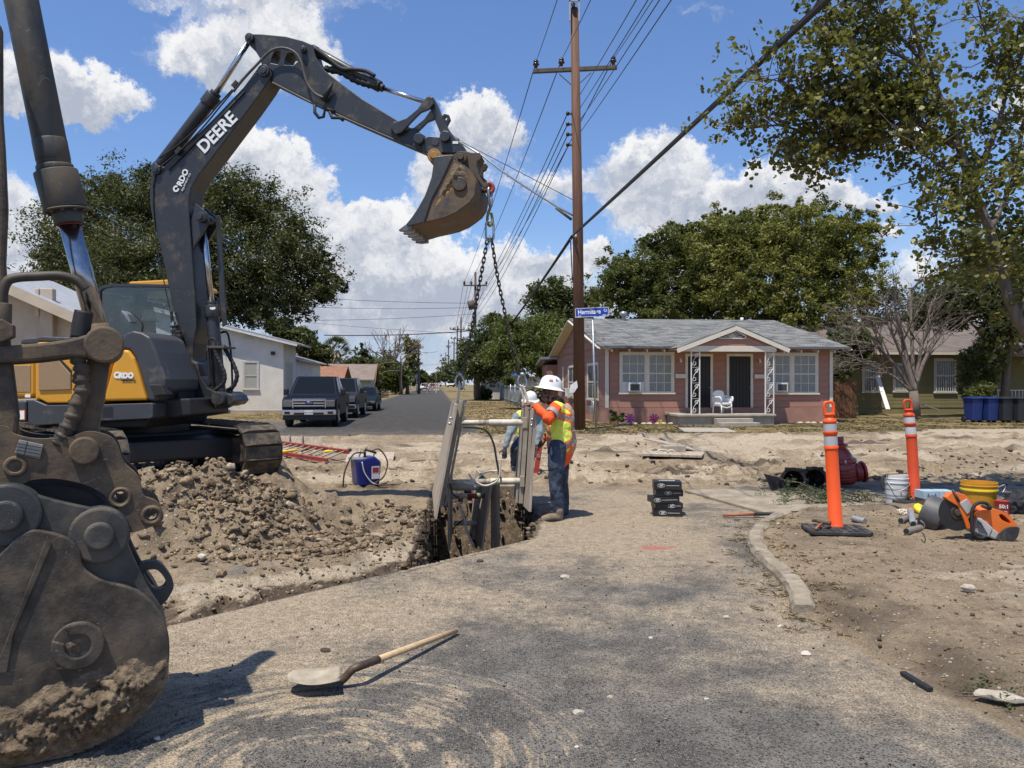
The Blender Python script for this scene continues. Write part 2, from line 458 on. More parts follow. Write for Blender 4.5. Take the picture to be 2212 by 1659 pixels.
def height(X, Y):
 n = fbm(X, Y, 1.1, 5, .5, 3) - .5
 f = fbm(X, Y, 6.0, 5, .66, 11) - .5
 ry = road_y(X, Y)
 h = np.zeros_like(X)
 # dug-up cross street: ruts along it
 cross = sstep(ry, 11.6, 12.8) * (1 - sstep(ry, 23.5, 25.5))
 rut = fbm(road_x(X, Y) * .35, ry * 2.2, 1.0, 4, .55, 21) - .5
 clod = np.maximum(fbm(X, Y, 3.6, 5, .62, 31) - .52, 0)
 h += cross * (rut * .2 + clod * .42 + n * .06)
 for y0, a, wd in ((12.35, .07, .22), (14.9, .05, .3), (17.2, .05, .25), (20.6, .06, .4), (22.9, .08, .5)):
  k = np.exp(-((ry - y0 - n * .6) / wd) ** 2)
  h += k * a * (fbm(X, Y, 2.3, 5, .65, 41) * 2.2 - .35)
 # right verge a little higher than the road, left bank
 ve = soft_in(X, Y, [tuple(p) for p in KERB[::-1]] + [(6, 10.6), (9, 11), (9, 2), (3.2, 2), (2.5, 4.4)], .18)
 h += ve * (.085 + n * .05 + f * .018)
 # spoil heap
 best = np.zeros_like(X)
 for a, b in zip(CREST[:-1], CREST[1:]):
  d, sd_, t = seg_dist(X, Y, a[:2], b[:2])
  z = a[2] + (b[2] - a[2]) * t
  w = np.where(sd_ > 0, .35 + z * .95, .5 + z * 1.2)
  best = np.maximum(best, z * np.clip(1 - d / w, 0, 1) ** 1.15)
 heap = np.maximum(best, .45 * soft_in(X, Y, PLAT, .35))
 lump = fbm(X, Y, 2.6, 5, .6, 51) - .5
 h += heap + sstep(heap, .02, .2) * (lump * .24 + f * .24)
 # spread clods in front of the heap
 front = soft_in(X, Y, [(-4.6, 6.3), (-2.6, 6.6), (-1.1, 8.1), (-1.0, 9.3), (-3, 9)], .35)
 h += front * np.maximum(lump, -.05) * .14
 h += .26 * np.exp(-(((X - 7.7) / .9) ** 2 + ((Y - 22.4) / .55) ** 2)) * (.7 + n * 1.2)
 # trench
 d, sdv, t = seg_dist(X, Y, CUT0, CUT1)
 far = sdv < 0
 along = (t - .05)
 g = np.clip(1 - d / (1.0 + .25 * n * 4), 0, 1)
 shelf = sstep(t, .0, .1) * (1 - sstep(t, .98, 1.0))
 bank = .26 * g ** .75 * (1 + 2.2 * f + .8 * (fbm(X, Y, 1.6, 4, .6, 66) - .5)) + .06 * sstep(d, 0, .2) * g * (fbm(X, Y, 5, 4, .6, 61) - .4)
 h = np.where(far & (d > .02), h - shelf * bank, h)
 hole = inside(X, Y, HOLE)
 h = np.where(hole & ~((d < .02)), -1.5 + f * .25, h)
 h += np.where(far, f * .05, np.where(ve + cross > .3, f * .034, f * .005))
 return h
def zones(X, Y):
 ry = road_y(X, Y); rx = road_x(X, Y)
 n = fbm(X, Y, .9, 5, .6, 71); n2 = fbm(X, Y, 3.2, 5, .6, 81)
 asp = np.zeros_like(X); gr = np.zeros_like(X); pale = np.zeros_like(X); dark = np.zeros_like(X)
 near = (1 - sstep(ry + (n - .5) * 1.5, 11.2, 12.6))
 kr = list(KERB[::-1]) + [(6, 10.6), (9, 11), (9, 2), (2.9, 2.2), (2.35, 3.6), (2.15, 4.6)]
 ve = soft_in(X, Y, kr, .28)
 asp = near * (1 - ve)
 ve2 = soft_in(X, Y, kr, .9)
 d, sdv, t = seg_dist(X, Y, CUT0, CUT1)
 fl = (sdv < 0) & (Y > 3.5) & (X < .2)
 # asphalt shows in front of the heap too, as a grey band
 band = np.exp(-((d - 1.08 - (n - .5) * .5) / .26) ** 2) * (X < -.9)
 asp = np.where(fl, np.clip(band * .7 * (n2 + .2), 0, 1), asp)
 # dust over the asphalt: more towards the trench and far end
 dust = .1 + np.clip(.8 - d * .36, 0, 1) * (~fl) + sstep(ry, 6.6, 9.0) * .5 + (n - .5) * 1.5
 dust += np.exp(-(rx - 2.5) ** 2 / .5) * .45
 dust = np.clip(dust, 0, 1) * near
 # red-brown trench bank, dark at the bottom
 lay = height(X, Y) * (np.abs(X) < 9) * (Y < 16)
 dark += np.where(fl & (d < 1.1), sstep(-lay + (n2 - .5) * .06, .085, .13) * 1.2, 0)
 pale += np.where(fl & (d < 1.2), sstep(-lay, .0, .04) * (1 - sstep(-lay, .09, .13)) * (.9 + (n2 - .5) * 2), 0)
 hp = np.zeros_like(X)
 for a, b in zip(CREST[:-1], CREST[1:]):
  hp = np.maximum(hp, np.exp(-(seg_dist(X, Y, a[:2], b[:2])[0] / .9) ** 2))
 dark += hp * np.clip(.22 + (n2 - .47) * 3.2, 0, 1)
 cross = sstep(ry, 11.6, 12.8) * (1 - sstep(ry, 23.5, 25.5))
 pale += cross * np.clip(.42 + (n - .5) * 2.2, 0, 1)
 dark += cross * np.clip((fbm(rx * .5, ry * 1.8, 1, 5, .6, 91) - .55) * 5, 0, 1) * .85
 dark += np.exp(-((ry - 23.9) / 1.0) ** 2) * np.clip((n2 - .4) * 4, 0, 1) * .8
 dark += np.exp(-((ry - 12.3) / .35) ** 2) * np.clip((n2 - .45) * 5, 0, 1) * .8
 dark += ve * (.40 + (n - .5) * 1.3 + (n2 - .5) * .5) + (ve2 - ve) * (ve2 > ve) * near * .2
 pale += ve * np.exp(-((X - 4.6) ** 2 + (Y - 4.6) ** 2) / 2.2) * .7 + ve * np.exp(-((X - 4.2) ** 2 / .8 + (Y - 6.2) ** 2 / .3)) * np.clip((n2 - .4) * 4, 0, .8)
 # far street and its verges
 fr = sstep(ry + (n - .5) * 2.4, 23.6, 25.8) * (1 - sstep(rx - ROAD_R(0), -.15, .15)) * sstep(rx - ROAD_L(0), -.2, .2)
 asp = np.maximum(asp, fr)
 dust = np.maximum(dust, fr * np.clip(1 - (ry - 24.5) / 5.5, 0, 1) * (.35 + n * .8))
 dark = np.maximum(dark * (1 - fr), fr)
 out = sstep(ry, 24.2, 26) * (1 - fr)
 rt = soft_in(X, Y, [(1.2, 25.6), (26, 27.6), (40, 26), (40, 60), (2, 40)], .5)
 drive = soft_in(X, Y, [(13.5, 25.5), (60, 26), (60, 29.6), (15, 28.2)], .6)
 gr = np.maximum(gr, out * .9 * (1 - drive))
 gr = np.clip(gr + (n - .5) * .6 * (gr > 0), 0, 1)
 pale += drive * .9
 pale += np.exp(-(((X - 7.7) / 1.1) ** 2 + ((Y - 22.4) / .7) ** 2)) * 1.2
 # the dark driveway apron left of the street
 ap = soft_in(X, Y, [(-13, 29), (-8.3, 27.6), (-8.6, 33), (-14, 36)], .5)
 asp = np.maximum(asp, ap * .8); gr *= (1 - ap)
 return asp, gr, np.clip(pale, 0, 1), np.clip(dark, 0, 1), np.clip(dust, 0, 1)
def ground_mat():
 m = bpy.data.materials.new('ground_surface'); m.use_nodes = True
 t = NT(m.node_tree); p = t.n['Principled BSDF']
 pos = t.node('ShaderNodeTexCoord').outputs['Object']
 z = t.node('ShaderNodeAttribute', attribute_name='zone'); r, g, b = t.xyz(z.outputs['Color'])
 y = t.node('ShaderNodeAttribute', attribute_name='zone2'); dk, du, red = t.xyz(y.outputs['Color'])
 n1 = t.noise(pos, 2.2, 9, .66); n2 = t.noise(pos, 13, 8, .68); n3 = t.noise(pos, 75, 5, .7); n4 = t.noise(pos, 240, 3, .7)
 nn = t.m('ADD', t.m('MULTIPLY', n1, .5), t.m('MULTIPLY', n2, .5))
 grain = t.m('ADD', t.m('MULTIPLY', n3, .55), t.m('MULTIPLY', n4, .45))
 soil = t.mix(t.ss(nn, .34, .66), (.20, .15, .098), (.37, .285, .188))
 pale = t.mix(t.ss(n2, .3, .7), (.34, .272, .185), (.52, .43, .31))
 soil = t.mix(t.m('MULTIPLY', t.ss(t.m('ADD', b, t.m('SUBTRACT', nn, .5)), .25, .75), .95), soil, pale)
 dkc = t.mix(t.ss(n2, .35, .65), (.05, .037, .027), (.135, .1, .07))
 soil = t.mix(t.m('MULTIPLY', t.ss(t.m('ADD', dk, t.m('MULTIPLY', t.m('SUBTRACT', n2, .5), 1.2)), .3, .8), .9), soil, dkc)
 # grit on the soil: pale and dark grains
 v = t.voro(pos, 34, out=1); vd = t.voro(pos, 34, out=0)
 vx = t.xyz(v)[0]
 peb = t.m('MULTIPLY', t.ss(vx, .80, .83), t.ss(vd, .42, .30))
 soil = t.mix(t.m('MULTIPLY', peb, .8), soil, t.mix(t.xyz(v)[1], (.13, .10, .075), (.62, .55, .44)))
 soil = t.mix(1.0, soil, t.mix(t.ss(grain, .3, .7), (.5, .5, .5), (1.45, 1.45, 1.45)), 'MULTIPLY')
 # asphalt: chip seal, worn, with pale stones
 va = t.voro(pos, 92, out=1); vb = t.voro(pos, 92, out=0)
 chip = t.xyz(va)[0]
 a0 = t.mix(t.ss(n1, .35, .65), (.088, .081, .072), (.172, .158, .138))
 chipc = t.mix(t.ss(chip, .2, .95), (.05, .046, .042), (.34, .312, .27))
 asp = t.mix(t.ss(vb, .6, .3, 0., .9), a0, chipc)
 # dust lies in sheets and in arcs where tracks have turned
 ctr = t.v('SUBTRACT', pos, (-.85, 3.3, 0)); rad = t.v('LENGTH', ctr)
 ax, ay, az = t.xyz(ctr); ang = t.m('ARCTAN2', ay, ax)
 arc = t.noise(t.vec(t.m('MULTIPLY', rad, 9.0), t.m('MULTIPLY', ang, 1.1), 0.), 1.6, 6, .7)
 arcm = t.m('MULTIPLY', t.ss(rad, 1.7, .75), t.m('MULTIPLY', t.ss(rad, .12, .4), t.ss(n1, .34, .52)))
 dn = t.m('ADD', t.m('MULTIPLY', n1, .75), t.m('MULTIPLY', n2, .45))
 dfac = t.m('ADD', du, t.m('MULTIPLY', t.m('SUBTRACT', dn, .63), 1.75))
 dfac = t.m('ADD', dfac, t.m('MULTIPLY', t.m('SUBTRACT', arc, .46), t.m('MULTIPLY', arcm, 7.5)))
 dfac = t.ss(t.m('ADD', dfac, t.m('MULTIPLY', t.m('SUBTRACT', grain, .5), 2.2)), .05, .95)
 dustc = t.mix(t.ss(n2, .3, .7), (.32, .245, .16), (.48, .385, .27))
 redf = t.m('MULTIPLY', t.ss(t.m('ADD', red, t.m('SUBTRACT', grain, .5)), .35, .8), .75)
 asp = t.mix(t.m('MULTIPLY', dfac, .84), asp, dustc)
 asp = t.mix(1.0, asp, t.mix(t.ss(grain, .3, .7), (.62, .62, .62), (1.34, 1.34, 1.34)), 'MULTIPLY')
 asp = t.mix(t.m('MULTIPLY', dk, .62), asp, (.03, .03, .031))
 asp = t.mix(redf, asp, (.42, .12, .10))
 # dry grass mat
 gn = t.noise(t.v('MULTIPLY', pos, (1, 1, 1)), 30, 6, .75); gl = t.noise(pos, .55, 7, .6)
 gc = t.mix(t.ss(gl, .38, .62), (.12, .098, .045), (.27, .20, .095))
 gc = t.mix(t.m('MULTIPLY', t.ss(gn, .55, .75), .7), gc, (.085, .088, .035))
 gc = t.mix(t.ss(gn, .32, .2), gc, (.10, .078, .05))
 rf = t.ss(t.m('ADD', r, t.m('MULTIPLY', t.m('SUBTRACT', nn, .5), .5)), .35, .6)
 c = t.mix(rf, soil, asp)
 gf = t.ss(t.m('ADD', g, t.m('MULTIPLY', t.m('SUBTRACT', n2, .5), 1.1)), .3, .6)
 c = t.mix(gf, c, gc)
 t.put(p.inputs['Base Color'], c); p.inputs['Roughness'].default_value = .94; p.inputs['Specular IOR Level'].default_value = .22
 bm_ = t.node('ShaderNodeBump'); bm_.inputs['Strength'].default_value = 1.0; bm_.inputs['Distance'].default_value = .034
 hh = t.m('ADD', t.m('MULTIPLY', n2, .9), t.m('ADD', t.m('MULTIPLY', n3, .42), t.m('ADD', t.m('MULTIPLY', peb, .3), t.m('MULTIPLY', n4, .16))))
 hh = t.m('MULTIPLY', hh, t.m('MULTIPLY_ADD', rf, -.68, 1.0))
 hh = t.m('ADD', hh, t.m('MULTIPLY', t.m('MULTIPLY', t.ss(vb, .5, .2), rf), .22))
 t.put(bm_.inputs['Height'], hh); t.put(p.inputs['Normal'], bm_.outputs[0])
 return m
def build_ground():
 VV = []; FF = []; off = 0
 def patch(xs, ys, hf, snap=False, skip=None):
  nonlocal off
  X, Y = np.meshgrid(xs, ys)
  if snap:
   st = xs[1] - xs[0]
   d, sdv, t = seg_dist(X, Y, CUT0, CUT1)
   dx, dy = CUT1[0] - CUT0[0], CUT1[1] - CUT0[1]; L = math.hypot(dx, dy)
   k = (np.abs(sdv) < .5 * st) & (t > 0) & (t < 1)
   X = np.where(k, X - sdv * dy / L, X); Y = np.where(k, Y + sdv * dx / L, Y)
  Z = hf(X, Y)
  n = X.size
  VV.append(np.stack([X.ravel(), Y.ravel(), Z.ravel()], 1))
  i = np.arange(n).reshape(X.shape)
  q = np.stack([i[:-1, :-1], i[:-1, 1:], i[1:, 1:], i[1:, :-1]], -1)
  if skip is not None: q = q[~skip(X[:-1, :-1], Y[:-1, :-1])]
  FF.append(q.reshape(-1, 4) + off); off += n
 ex = lambda X, Y, x0, x1, y0, y1, w: np.clip(np.minimum(np.minimum(X - x0, x1 - X), np.minimum(Y - y0, y1 - Y)) / w, 0, 1)
 xs = np.linspace(-9, 9, 461); ys = np.linspace(1.6, 16.4, 381)
 patch(xs, ys, lambda X, Y: height(X, Y) * ex(X, Y, -9, 9, 0, 16.4, .6), snap=True)
 x2 = np.linspace(-45, 45, 376); y2 = np.linspace(16.4, 50, 169)
 patch(x2, y2, lambda X, Y: height(X, Y) * ex(X, Y, -45, 45, 16.4, 50, .8))
 for x0, x1, y0, y1 in ((-45, -9, 1.6, 16.4), (9, 45, 1.6, 16.4)):
  patch(np.linspace(x0, x1, 91), np.linspace(y0, y1, 38), lambda X, Y: height(X, Y) * ex(X, Y, x0, x1, y0, y1, 1.2))
 z0 = lambda X, Y: X * 0
 far = np.concatenate([np.linspace(50, 220, 86), np.linspace(240, 1500, 22)])
 patch(np.linspace(-45, 45, 181), far, z0)
 patch(np.concatenate([np.linspace(-1500, -200, 14), np.linspace(-180, -45, 46)]), np.concatenate([np.linspace(-400, 0, 9), [1.6, 16.4], np.linspace(20, 220, 51), np.linspace(260, 1500, 14)]), z0)
 patch(np.concatenate([np.linspace(45, 180, 46), np.linspace(200, 1500, 14)]), np.concatenate([np.linspace(-400, 0, 9), [1.6, 16.4], np.linspace(20, 220, 51), np.linspace(260, 1500, 14)]), z0)
 patch(np.linspace(-45, 45, 46), np.concatenate([np.linspace(-400, -10, 10), [-4, 0, 1.6]]), z0)
 v = np.concatenate(VV); f = np.concatenate(FF)
 me = bpy.data.meshes.new('ground')
 me.vertices.add(len(v)); me.vertices.foreach_set('co', v.ravel().astype(np.float32))
 me.loops.add(f.size); me.loops.foreach_set('vertex_index', f.ravel().astype(np.int32))
 me.polygons.add(len(f)); me.polygons.foreach_set('loop_start', np.arange(0, f.size, 4, dtype=np.int32))
 me.polygons.foreach_set('use_smooth', np.ones(len(f), bool))
 me.update(calc_edges=True); me.validate()
 a, g, p, d, du = zones(v[:, 0], v[:, 1])
 red = np.exp(-((v[:, 0] - 1.62) / .42) ** 2 - ((v[:, 1] - 7.75) / .22) ** 2) * np.clip((fbm(v[:, 0], v[:, 1], 2.4, 5, .65, 101) - .26) * 4.5, 0, 1)
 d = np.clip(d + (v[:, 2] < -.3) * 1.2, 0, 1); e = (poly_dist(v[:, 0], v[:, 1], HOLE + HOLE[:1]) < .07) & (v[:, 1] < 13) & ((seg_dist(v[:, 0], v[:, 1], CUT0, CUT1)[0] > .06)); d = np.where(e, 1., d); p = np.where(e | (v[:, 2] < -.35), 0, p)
 one = np.ones_like(a)
 for nm, q in (('zone', (a, g, p)), ('zone2', (d, du, red))):
  at = me.attributes.new(nm, 'FLOAT_COLOR', 'POINT')
  at.data.foreach_set('color', np.stack([*q, one], 1).ravel().astype(np.float32))
 me.materials.append(ground_mat())
 link('ground', me, kind='structure')
build_ground()
def hz(x, y):
 return float(height(np.array([float(x)]), np.array([float(y)]))[0])
# ------------------------------------------------------------------ working excavator
def z3(L): return [(293.8 + .375 * a, 51.8 + .375 * b) for a, b in L]
def z4(L): return [(172.8 + .3126 * a, 553 + .3126 * b) for a, b in L]
def zB(L): return [(846.7 + .1666 * a, 276.5 + .1666 * b) for a, b in L]
def zU(L): return [(.2395 * a, 553 + .2395 * b) for a, b in L]
def h5(L): return [(a * .5, b * .5) for a, b in L]
steel = mat('charcoal_paint', (.026, .027, .029), .42, 0, .12, 5, .0006, 120, scratch=.35, dirt=.3, dcol=(.15, .115, .08), dscale=2.6, coat=.15)
skirt = mat('dark_grey_panel', (.044, .047, .053), .5, 0, .1, 4, .0004, 90, dirt=.2, dcol=(.20, .16, .12), dscale=3)
yellow = mat('yellow_paint', (.62, .295, .018), .38, 0, .04, 4, dirt=.12, dcol=(.33, .2, .07), dscale=3, coat=.25)
chrome = mat('chrome_rod', (.55, .55, .56), .22, 1, .05, 30)
rubber = mat('black_rubber', (.018, .018, .018), .7, 0, .2, 20, .001, 150)
hosem = mat('grey_hose', (.075, .072, .066), .6, 0, .2, 20, .0006, 200, dirt=.3)
mudsteel = mat('muddy_steel', (.052, .044, .037), .5, .35, .3, 9, .002, 45, dirt=.62, dcol=(.115, .083, .055), dscale=5)
wornsteel = mat('worn_bucket_steel', (.066, .062, .058), .5, .2, .3, 7, .0016, 60, dirt=.8, scratch=.6, dcol=(.175, .112, .062), dscale=4, c2=(.044, .038, .033), cscale=3)
ruststeel = mat('rusty_ochre_steel', (.36, .19, .06), .7, .1, .3, 20, .002, 60, dirt=.4, dcol=(.14, .1, .06))
mudm = mat('caked_mud', (.17, .128, .085), .95, 0, .45, 22, .016, 60, dirt=.45, dcol=(.33, .25, .165), dscale=16, spec=.15)
whitep = mat('white_decal', (.8, .8, .78), .5, 0, .05)
decal_dk = mat('decal_black', (.02, .02, .022), .5, 0, .05)
decal_or = mat('decal_orange', (.75, .16, .03), .5, 0, .05)
inset = mat('beige_grille', (.30, .20, .11), .75, 0, .1, 60, .002, 400)
cabglass = glass('cab_glass', (.10, .17, .15), .06, .02)
orangevest = mat('orange_fabric', (.85, .12, .015), .8, 0, .12, 20, .004, 30)
EY = -R(7.4)
EO = V((-3.75, 9.95, 0))
EF = Frame(EO, EY)
ex = thing('excavator', 'grey and yellow excavator on the spoil heap lifting trench shoring by chains', 'excavator', EO, EY)
def text(body, name, m, parent, p, size, rot, ext=.0015, off=0.0, alx='CENTER', sx=1.0, shear=0):
 c = bpy.data.curves.new(name, 'FONT'); c.body = body; c.size = size; c.extrude = ext; c.offset = off
 c.align_x = alx; c.align_y = 'CENTER'; c.materials.append(m); c.shear = shear; c.resolution_u = 3
 o = bpy.data.objects.new(name, c); col.objects.link(o)
 me = bpy.data.meshes.new_from_object(o); bpy.data.objects.remove(o); bpy.data.curves.remove(c); me.name = name
 o = bpy.data.objects.new(name, me); col.objects.link(o)
 o.location = p; o.rotation_euler = rot; o.scale = (sx, 1, 1)
 if parent is not None: o.parent = parent
 return o
def T(pt, y): return V((pt[0], y, pt[1]))
NY = -.165                                         # near face of the boom
# --- boom
bo = [(392, 797), (388, 782), (396, 752), (393, 728), (376, 678), (361, 605), (345, 530), (333, 490), (325, 450), (323, 420), (326, 388), (330, 366), (341, 356), (354, 360), (459, 258), (526, 188), (556, 147), (570, 140), (584, 147), (587, 162), (572, 187), (541, 231), (504, 280), (459, 340), (428, 379), (412, 408), (407, 440), (411, 500), (415, 560), (421, 640), (424, 708), (418, 741), (416, 772), (419, 790), (412, 801), (402, 803)]
mb = MB(); mb.prism(EF.pts(bo, NY), NY, .165)
boom = mb.build('boom', steel, ex, bev=.012)
mb = MB()
for y in (NY - .012,):                             # raised edge plates on the near cheek
 L = [(388, 757), (384, 720), (369, 680), (355, 612), (338, 530), (331, 450), (331, 400), (338, 368), (352, 366)]
 Q = EF.pts(L, y); mb.tube([T(p, y) for p in Q], .008, 6)
 mb.tube([T(p, y) for p in EF.pts([(364, 368), (462, 268), (528, 198)], y)], .009, 6)
mb.build('cheek_pipe', rubber, boom)
mb = MB()
for c, r in (((402, 787), .075), ((339, 368), .06), ((571, 154), .075)):
 p = EF.hit(*c, NY)
 mb.cut(); mb.cyl(T(p, NY - .035), T(p, .2), r, 20); mb.cyl(T(p, NY - .05), T(p, NY - .03), r * .6, 16)
mb.build('pivot_pin', steel, boom, bev=.006)
c0 = EF.hit(470, 287, NY)
a_ = math.atan2(EF.hit(516, 240, NY)[1] - EF.hit(424, 335, NY)[1], EF.hit(516, 240, NY)[0] - EF.hit(424, 335, NY)[0])
def face_rot(a): return Euler((PI / 2, 0, 0)).to_matrix().to_4x4() @ Matrix.Rotation(a, 4, 'Z')
text('DEERE', 'lettering', whitep, boom, (c0[0], NY - .008, c0[1]), .235, face_rot(a_).to_euler(), .003, .006, sx=.93)
c1 = EF.hit(396, 384, NY)
text('RDO', 'dealer_lettering', whitep, boom, (c1[0], NY - .008, c1[1]), .105, face_rot(a_ + .35).to_euler(), .003, .004)
c1 = EF.hit(403, 394, NY)
text('EQUIPMENT CO', 'small_lettering', whitep, boom, (c1[0], NY - .008, c1[1]), .034, face_rot(a_ + .35).to_euler(), .003, 0)
mb = MB(); c1 = EF.hit(381, 408, NY)
mb.prism(rim(c1, .042, 18, .9, 2 * PI + .1) + rim(c1, .02, 18, 2 * PI + .1, .9), NY - .01, NY - .004)
mb.build('dealer_emblem', whitep, boom)
# --- arm (stick)
AY = -.125
ao = z3([(637, 95), (642, 70), (662, 57), (730, 58), (860, 70), (960, 95), (1015, 118), (1025, 150), (1035, 190), (1060, 235), (1090, 270), (1150, 318), (1300, 430), (1500, 552), (1570, 590), (1660, 640), (1700, 690), (1690, 728), (1650, 728), (1480, 655), (1250, 555), (1040, 457), (780, 330), (775, 275), (725, 245), (715, 200), (690, 160), (655, 125)])
holes = [z3([(778, 225), (782, 190), (800, 160), (832, 156), (830, 200), (815, 232)]), z3([(856, 235), (858, 200), (875, 168), (905, 170), (932, 215), (905, 238)])]
mb = MB(); mb.prism(EF.pts(ao, AY), AY, -AY, holes=[EF.pts(h, AY) for h in holes])
arm = mb.build('arm', steel, ex, bev=.008)
mb = MB()
L = [T(p, AY - .012) for p in EF.pts(z3([(785, 338), (1040, 470), (1250, 565), (1480, 665), (1650, 738)]), AY)]
mb.tube(L, .014, 6)
for a, b in ((L[0], L[-1]),):
 pass
mb.build('bottom_pipe', hosem, arm)
mb = MB()
for c, r in (((738, 275), .07), ((660, 85), .055), ((968, 152), .04), ((1495, 600), .065), ((1630, 665), .062)):
 p = EF.hit(*z3([c])[0], AY)
 mb.cut().cyl(T(p, AY - .05), T(p, -AY + .05), r, 18); mb.cyl(T(p, AY - .065), T(p, AY - .04), r * .55, 14)
mb.build('pivot_pin', steel, arm, bev=.004)
mb = MB()
for q in ([(1035, 470), (1035, 515), (1060, 545), (1085, 540), (1095, 490), (1150, 510)], [(1120, 510), (1135, 545), (1180, 545), (1200, 560)]):
 mb.cut().tube([T(p, AY - .03) for p in EF.pts(z3(q), AY)], .022, 6)
mb.build('hose_bracket', rubber, arm)
mb = MB(); mb.tube([T(p, AY - .05) for p in EF.pts(z3([(1085, 450), (1120, 385), (1140, 350)]), AY)], [.045, .03, .015], 8)
mb.build('valve', rubber, arm)
# hose loop over the joint
mb = MB()
P = smooth_pts([T(p, NY - .04 + (.0 if i else 0)) for i, p in enumerate(EF.pts(z3([(560, 390), (620, 315), (700, 230), (770, 160), (840, 138), (910, 160), (950, 215), (970, 290), (990, 350), (1030, 400), (1080, 425)]), NY - .04))], 6)
mb.tube(P, .017, 8); mb.build('hydraulic_hose', hosem, ex)
mb = MB()
for pr in ([(115, 850), (250, 740), (380, 610), (480, 490), (570, 380), (620, 315)], [(140, 775), (260, 690), (400, 560), (470, 480), (560, 380)]):
 mb.cut().tube(smooth_pts([T(p, NY - .02) for p in EF.pts(z3(pr), NY)], 4), .011, 6)
mb.build('hydraulic_pipe', rubber, ex)
mb = MB()
for c in ((255, 735), (580, 355)):
 p = EF.hit(*z3([c])[0], NY); mb.cut().box(T(p, NY - .03), (.09, .06, .05), Euler((0, -.8, 0)).to_matrix())
mb.build('pipe_clamp', rubber, ex)
# --- cylinders
def ram(name, a, b, c, rb, rr, y=0, gl=1.25, n=18, collar=None, parent=ex, bm_=None, rm=None):
 """barrel a-b, rod b-c (pixel points in the working plane)"""
 a, b, c = (T(EF.hit(*q, y), y) for q in (a, b, c))
 o = MB().cyl(a, b, rb, n)
 d = (b - a).normalized()
 o.cyl(b - d * .16, b, rb * gl, n).cyl(b, b + d * .05, rb * .85, n)
 o.cyl(a - d * .02, a + d * .06, rb * 1.1, n)
 o = o.build(name, bm_ or steel, parent, bev=.006)
 k = MB().cyl(b + d * .04, c, rr, 14).build('rod', rm or chrome, o)
 MB().ell(c, (rr * 1.9, rr * 1.9, rr * 1.9), 12, 8).build('rod_eye', steel, o)
 return o
ram('arm_cylinder', (341, 366), (463, 206), (541, 84), .084, .036)
ram('lift_cylinder', (474, 850), (457, 660), (437, 470), .082, .04, gl=1.2)
ram('bucket_cylinder', z3([(1020, 150)])[0], z3([(1405, 362)])[0], z3([(1680, 455)])[0], .058, .028, gl=1.25)
mb = MB()
pts = smooth_pts([T(p, -.09) for p in EF.pts(z3([(1030, 140), (1090, 185), (1180, 255), (1250, 262), (1320, 270), (1375, 300)]), -.09)], 5)
mb.tube(pts, .026, 8)
mb.cut(); pts = smooth_pts([T(p, -.03) for p in EF.pts(z3([(1090, 260), (1180, 275), (1260, 320), (1330, 345), (1400, 360)]), -.03)], 6)
mb.tube(pts, [.045 + .008 * math.sin(i * 2.4) for i in range(len(pts))], 9)
mb.build('hose_sleeve', rubber, ex)
# guard plate beside the lift rod
g = EF.pts([(465, 466), (474, 464), (486, 650), (489, 700), (480, 706), (474, 650)], .02)
MB().prism(g, .02, .05).build('rod_guard', steel, ex, bev=.006)
g = EF.pts([(425, 440), (450, 462), (454, 480), (442, 500), (424, 530), (414, 560), (410, 500)], -.1)
mb = MB().prism(g, -.13, -.09).prism(g, .09, .13)
p = EF.hit(436, 470, -.15); mb.cyl(T(p, -.2), T(p, .2), .066, 18).cyl(T(p, -.22), T(p, -.18), .04, 14)
mb.build('cylinder_lug', steel, ex, bev=.005)
# --- link, coupler
def bar(name, L, y0, y1, m=steel, bev=.008, parent=ex, ppl=z3, yo=None):
 Q = EF.pts(ppl(L), y0 if yo is None else yo)
 return MB().prism(Q, y0, y1).build(name, m, parent, bev=bev)
lk = [(1465, 600), (1480, 570), (1560, 540), (1620, 490), (1655, 440), (1680, 415), (1710, 420), (1712, 460), (1690, 490), (1640, 510), (1590, 560), (1530, 625), (1495, 635)]
bar('side_link', lk, -.20, -.16); bar('side_link', lk, .15, .19, yo=-.2)
dg = [(1670, 430), (1690, 408), (1715, 425), (1745, 505), (1790, 590), (1840, 660), (1800, 690), (1765, 660), (1700, 500)]
bar('tipping_link', dg, -.14, .12)
mb = MB(); Q = EF.pts(z3([(1745, 540), (1775, 512), (1800, 520), (1808, 545), (1790, 580), (1800, 620), (1775, 640), (1765, 590)]), -.05)
h = EF.pts(z3([(1772, 540), (1782, 528), (1792, 538), (1785, 552)]), -.05)
mb.prism(Q, -.03, .03, holes=[h]); mb.build('lifting_eye', steel, ex, bev=.004)
cp = [(1640, 665), (1690, 645), (1750, 650), (1770, 610), (1800, 618), (1830, 652), (1880, 695), (1898, 720), (1895, 742), (1810, 742), (1655, 740)]
co = bar('coupler', cp, -.17, .17)
mb = MB()
for c, r in (((1780, 650), .062), ((1632, 662), .06)):
 p = EF.hit(*z3([c])[0], -.2)
 mb.cut().cyl(T(p, -.23), T(p, -.15), r, 18)
mb.build('coupler_boss', steel, co, bev=.004)
p = EF.hit(*z3([(1722, 680)])[0], -.18)
MB().prism(EF.pts(z3([(1702, 664), (1715, 652), (1742, 655), (1745, 680), (1735, 698), (1712, 698), (1702, 688)]), -.18), -.178, -.172).build('cover_plate', skirt, co, bev=.002)
MB().prism(EF.pts(z3([(1824, 675), (1856, 675), (1856, 690), (1824, 690)]), -.175), -.176, -.172).build('decal', whitep, co)
